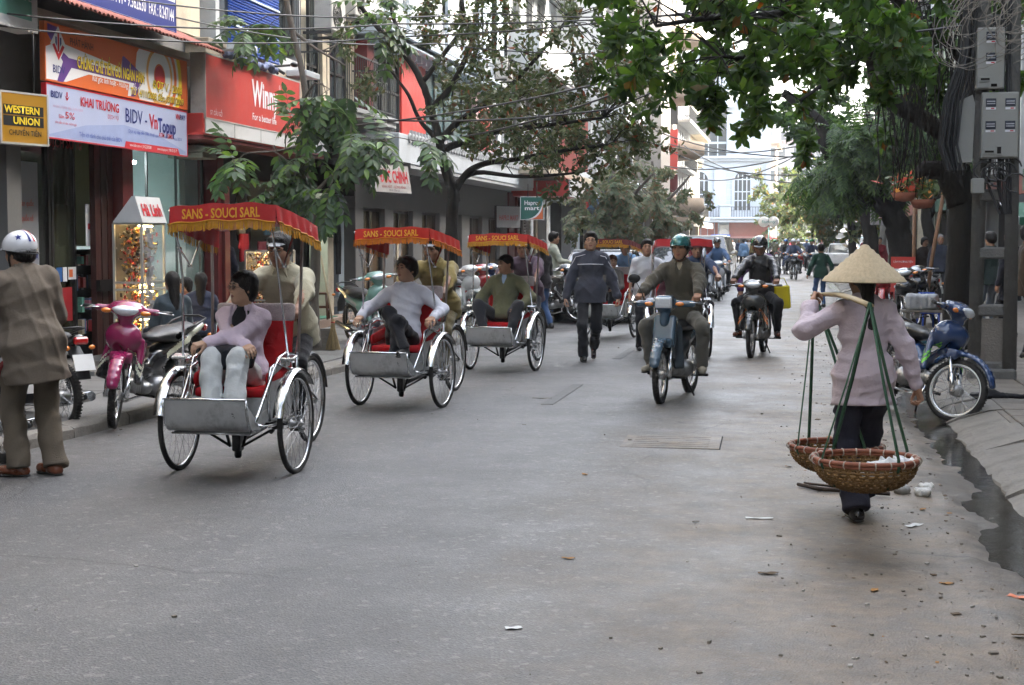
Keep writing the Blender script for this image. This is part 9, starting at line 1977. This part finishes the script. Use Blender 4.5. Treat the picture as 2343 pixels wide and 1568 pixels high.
def basin(label, L, m, R0=.26, h=.12, fill=None):
 t = thing('basin', label, 'basin', L); b = MB(m); b.lathe([(.001, 0), (R0 * .7, 0), (R0, h), (R0 + .02, h + .005), (R0 + .02, h - .005), (R0 * .72, .012), (.001, .012)], n=28); b.build('bowl', t)
 if fill: b = MB(fill); b.ball((0, 0, h * .3), R0 * .85, 14, 6, (1, 1, .5)); b.build('contents', t)
Lb = gp(2175, 775, .11); t = thing('bench', 'low plank bench carrying the bowl and the wrapped bundle by the trunk', 'bench', Lb); b = MB(bw); b.box((0, 0, .42), (1.5, .30, .04), b=.006); b.build('seat', t)
for x in (-.65, .65): b = MB(bw); b.box((x, 0, .20), (.05, .26, .40), b=.004); b.build('leg', t)
basin('round red plastic tray with peach lining on the plank bench', Lb + V(.05, .05, .44), mat('plastic_red', (.50, .03, .03), .35, 0, .05), .27, .07, mat('peach_stuff', (.45, .25, .12), .7, 0, .2, 20)); basin('shallow turquoise basin on the ground under the stall', gp(2135, 790, .11), mat('plastic_turq', (.05, .30, .45), .35), .2, .08)
s = S(); s.box((-.45, 0, .56), (.18, .10, .07), .05, k=0); o = sdfobj('wrapped_bundle', s, .018, mat('bundle_pale', (.30, .31, .32), .6, 0, .3, 10), None, wrinkle(3, .03, 18)); o.location = Lb; tag(o, 'bundle wrapped in grey plastic at the left end of the plank bench', 'bundle')
for i, (u, v, h_, l_) in enumerate(((2112, 745, 2.3, 'slanted brown bamboo post of the stall'), (2085, 735, 2.2, 'upright thin bamboo post left of the slanted one'))): L = gp(u, v, .11); b = MB(mat('bamboo_post', (.16, .085, .045), .6, 0, .25, 8)); b.tube([(0, 0, 0), (.12 - .1 * i, 0, h_ * .5), (.30 - .28 * i, .05, h_)], .035, 8); o = b.build('stall_post', None, loc=L); tag(o, l_, 'post')
t = thing('awning', 'green and white striped scalloped awning at the right edge', 'awning', atD(2352, 480, 22));
for i in range(8): b = MB(mat('stripe_green', (.03, .12, .07), .6) if i % 2 else i_white); b.add([(-.4 + i * .17, 0, .1), (-.4 + i * .17 + .17, 0, .1), (-.4 + i * .17 + .17, -.8, -.12), (-.4 + i * .17, -.8, -.12), (-.4 + i * .17 + .17, -.8, -.22), (-.4 + i * .17 + .085, -.8, -.26), (-.4 + i * .17, -.8, -.22)], [(0, 1, 2, 3), (3, 2, 4, 5, 6)]); b.build('panel', t)
r = random.Random(4); fl_ = [mat('flower_red', (.35, .05, .02), .6, 0, .3, 20), mat('flower_orange', (.50, .20, .03), .6, 0, .3, 20)]
for i, (u, v) in enumerate(((2068, 462), (2110, 478))):
 L = atD(u, v, 27); t = thing('hanging_planter', ['brown hanging planter with red orchids, left one', 'brown hanging planter with orange flowers, right one'][i], 'planter', L); b = MB(mat('clay_pot', (.20, .07, .04), .8, 0, .2)); b.lathe([(.01, 0), (.16, .02), (.24, .16), (.22, .16), (.15, .04)], n=18); b.build('pot', t); b = MB(g_far, fl_[i])
 for k in range(110): b.cur = r.random() < .35; c = Vector((r.gauss(0, .16), r.gauss(0, .12), .25 + abs(r.gauss(0, .12)))); d = rv(r, .05); e = rv(r, .05); b.add([c, c + d, c + d + e, c + e], [(0, 1, 2, 3)])
 g = b.build('foliage', t); g['kind'] = 'stuff'
t = thing('flag', 'red flag hanging from a slanted pole above the parked bikes', 'flag', atX(1352, 462, -6.6)); b = MB(m_rust); b.cyl((-.6, 0, -.2), (.35, -.1, .75), .014, n=6); b.build('pole', t); b = MB(m_sred); b.add([(.10 * i * .9 - .35, .03 * math.sin(i * 2 + j), .05 + .09 * i - j * .16) for j in range(4) for i in range(4)], [(j * 4 + i, j * 4 + i + 1, j * 4 + i + 5, j * 4 + i + 4) for j in range(3) for i in range(3)], True); b.build('cloth', t)
t = thing('road_sign', 'pair of dark sign boards seen from behind on a pale post', 'sign', gp(1538, 640)); b = MB(m_dark); q = .042; b.box((-.30, 0, 2.05), (.42, .04, 1.0)); b.box((.32, .05, 2.05), (.42, .04, 1.0)); b.build('board', t); b = MB(i_white); b.cyl((0, .1, 0), (0, .1, 2.6), .05, n=8); b.build('post', t); t.location = gp(1538, 596); t.scale = (1.9, 1.9, 1.9)
for i, (u, v, h_, l_) in enumerate(((1804, 582, 9, 'thin pale utility pole before the far tree'), (2018, 640, 5, 'grey pole between the two dark trunks'))): b = MB(pm); b.cyl((0, 0, 0), (0, 0, h_), .16, .11, n=10); o = b.build('pole', None, loc=gp(u, v)); tag(o, l_, 'pole')
# ------------------------------------------------------------------ haze: one closed box of pale air round everything
b = MB(); b.bb(-180, 180, -41, 1100, -1.2, 60)
hz = bpy.data.materials.new('haze_air'); hz.use_nodes = True; n = hz.node_tree.nodes; n.remove(n['Principled BSDF']); pvn = n.new('ShaderNodeVolumePrincipled')
pvn.inputs['Density'].default_value = .00055; pvn.inputs['Color'].default_value = (.93, .96, 1, 1); pvn.inputs['Anisotropy'].default_value = .3
hz.node_tree.links.new(pvn.outputs[0], n['Material Output'].inputs['Volume']); b.mats = [hz]
o = b.build('haze'); o['kind'] = 'stuff'; o['label'] = 'pale dusty haze that whitens the far end of the street'
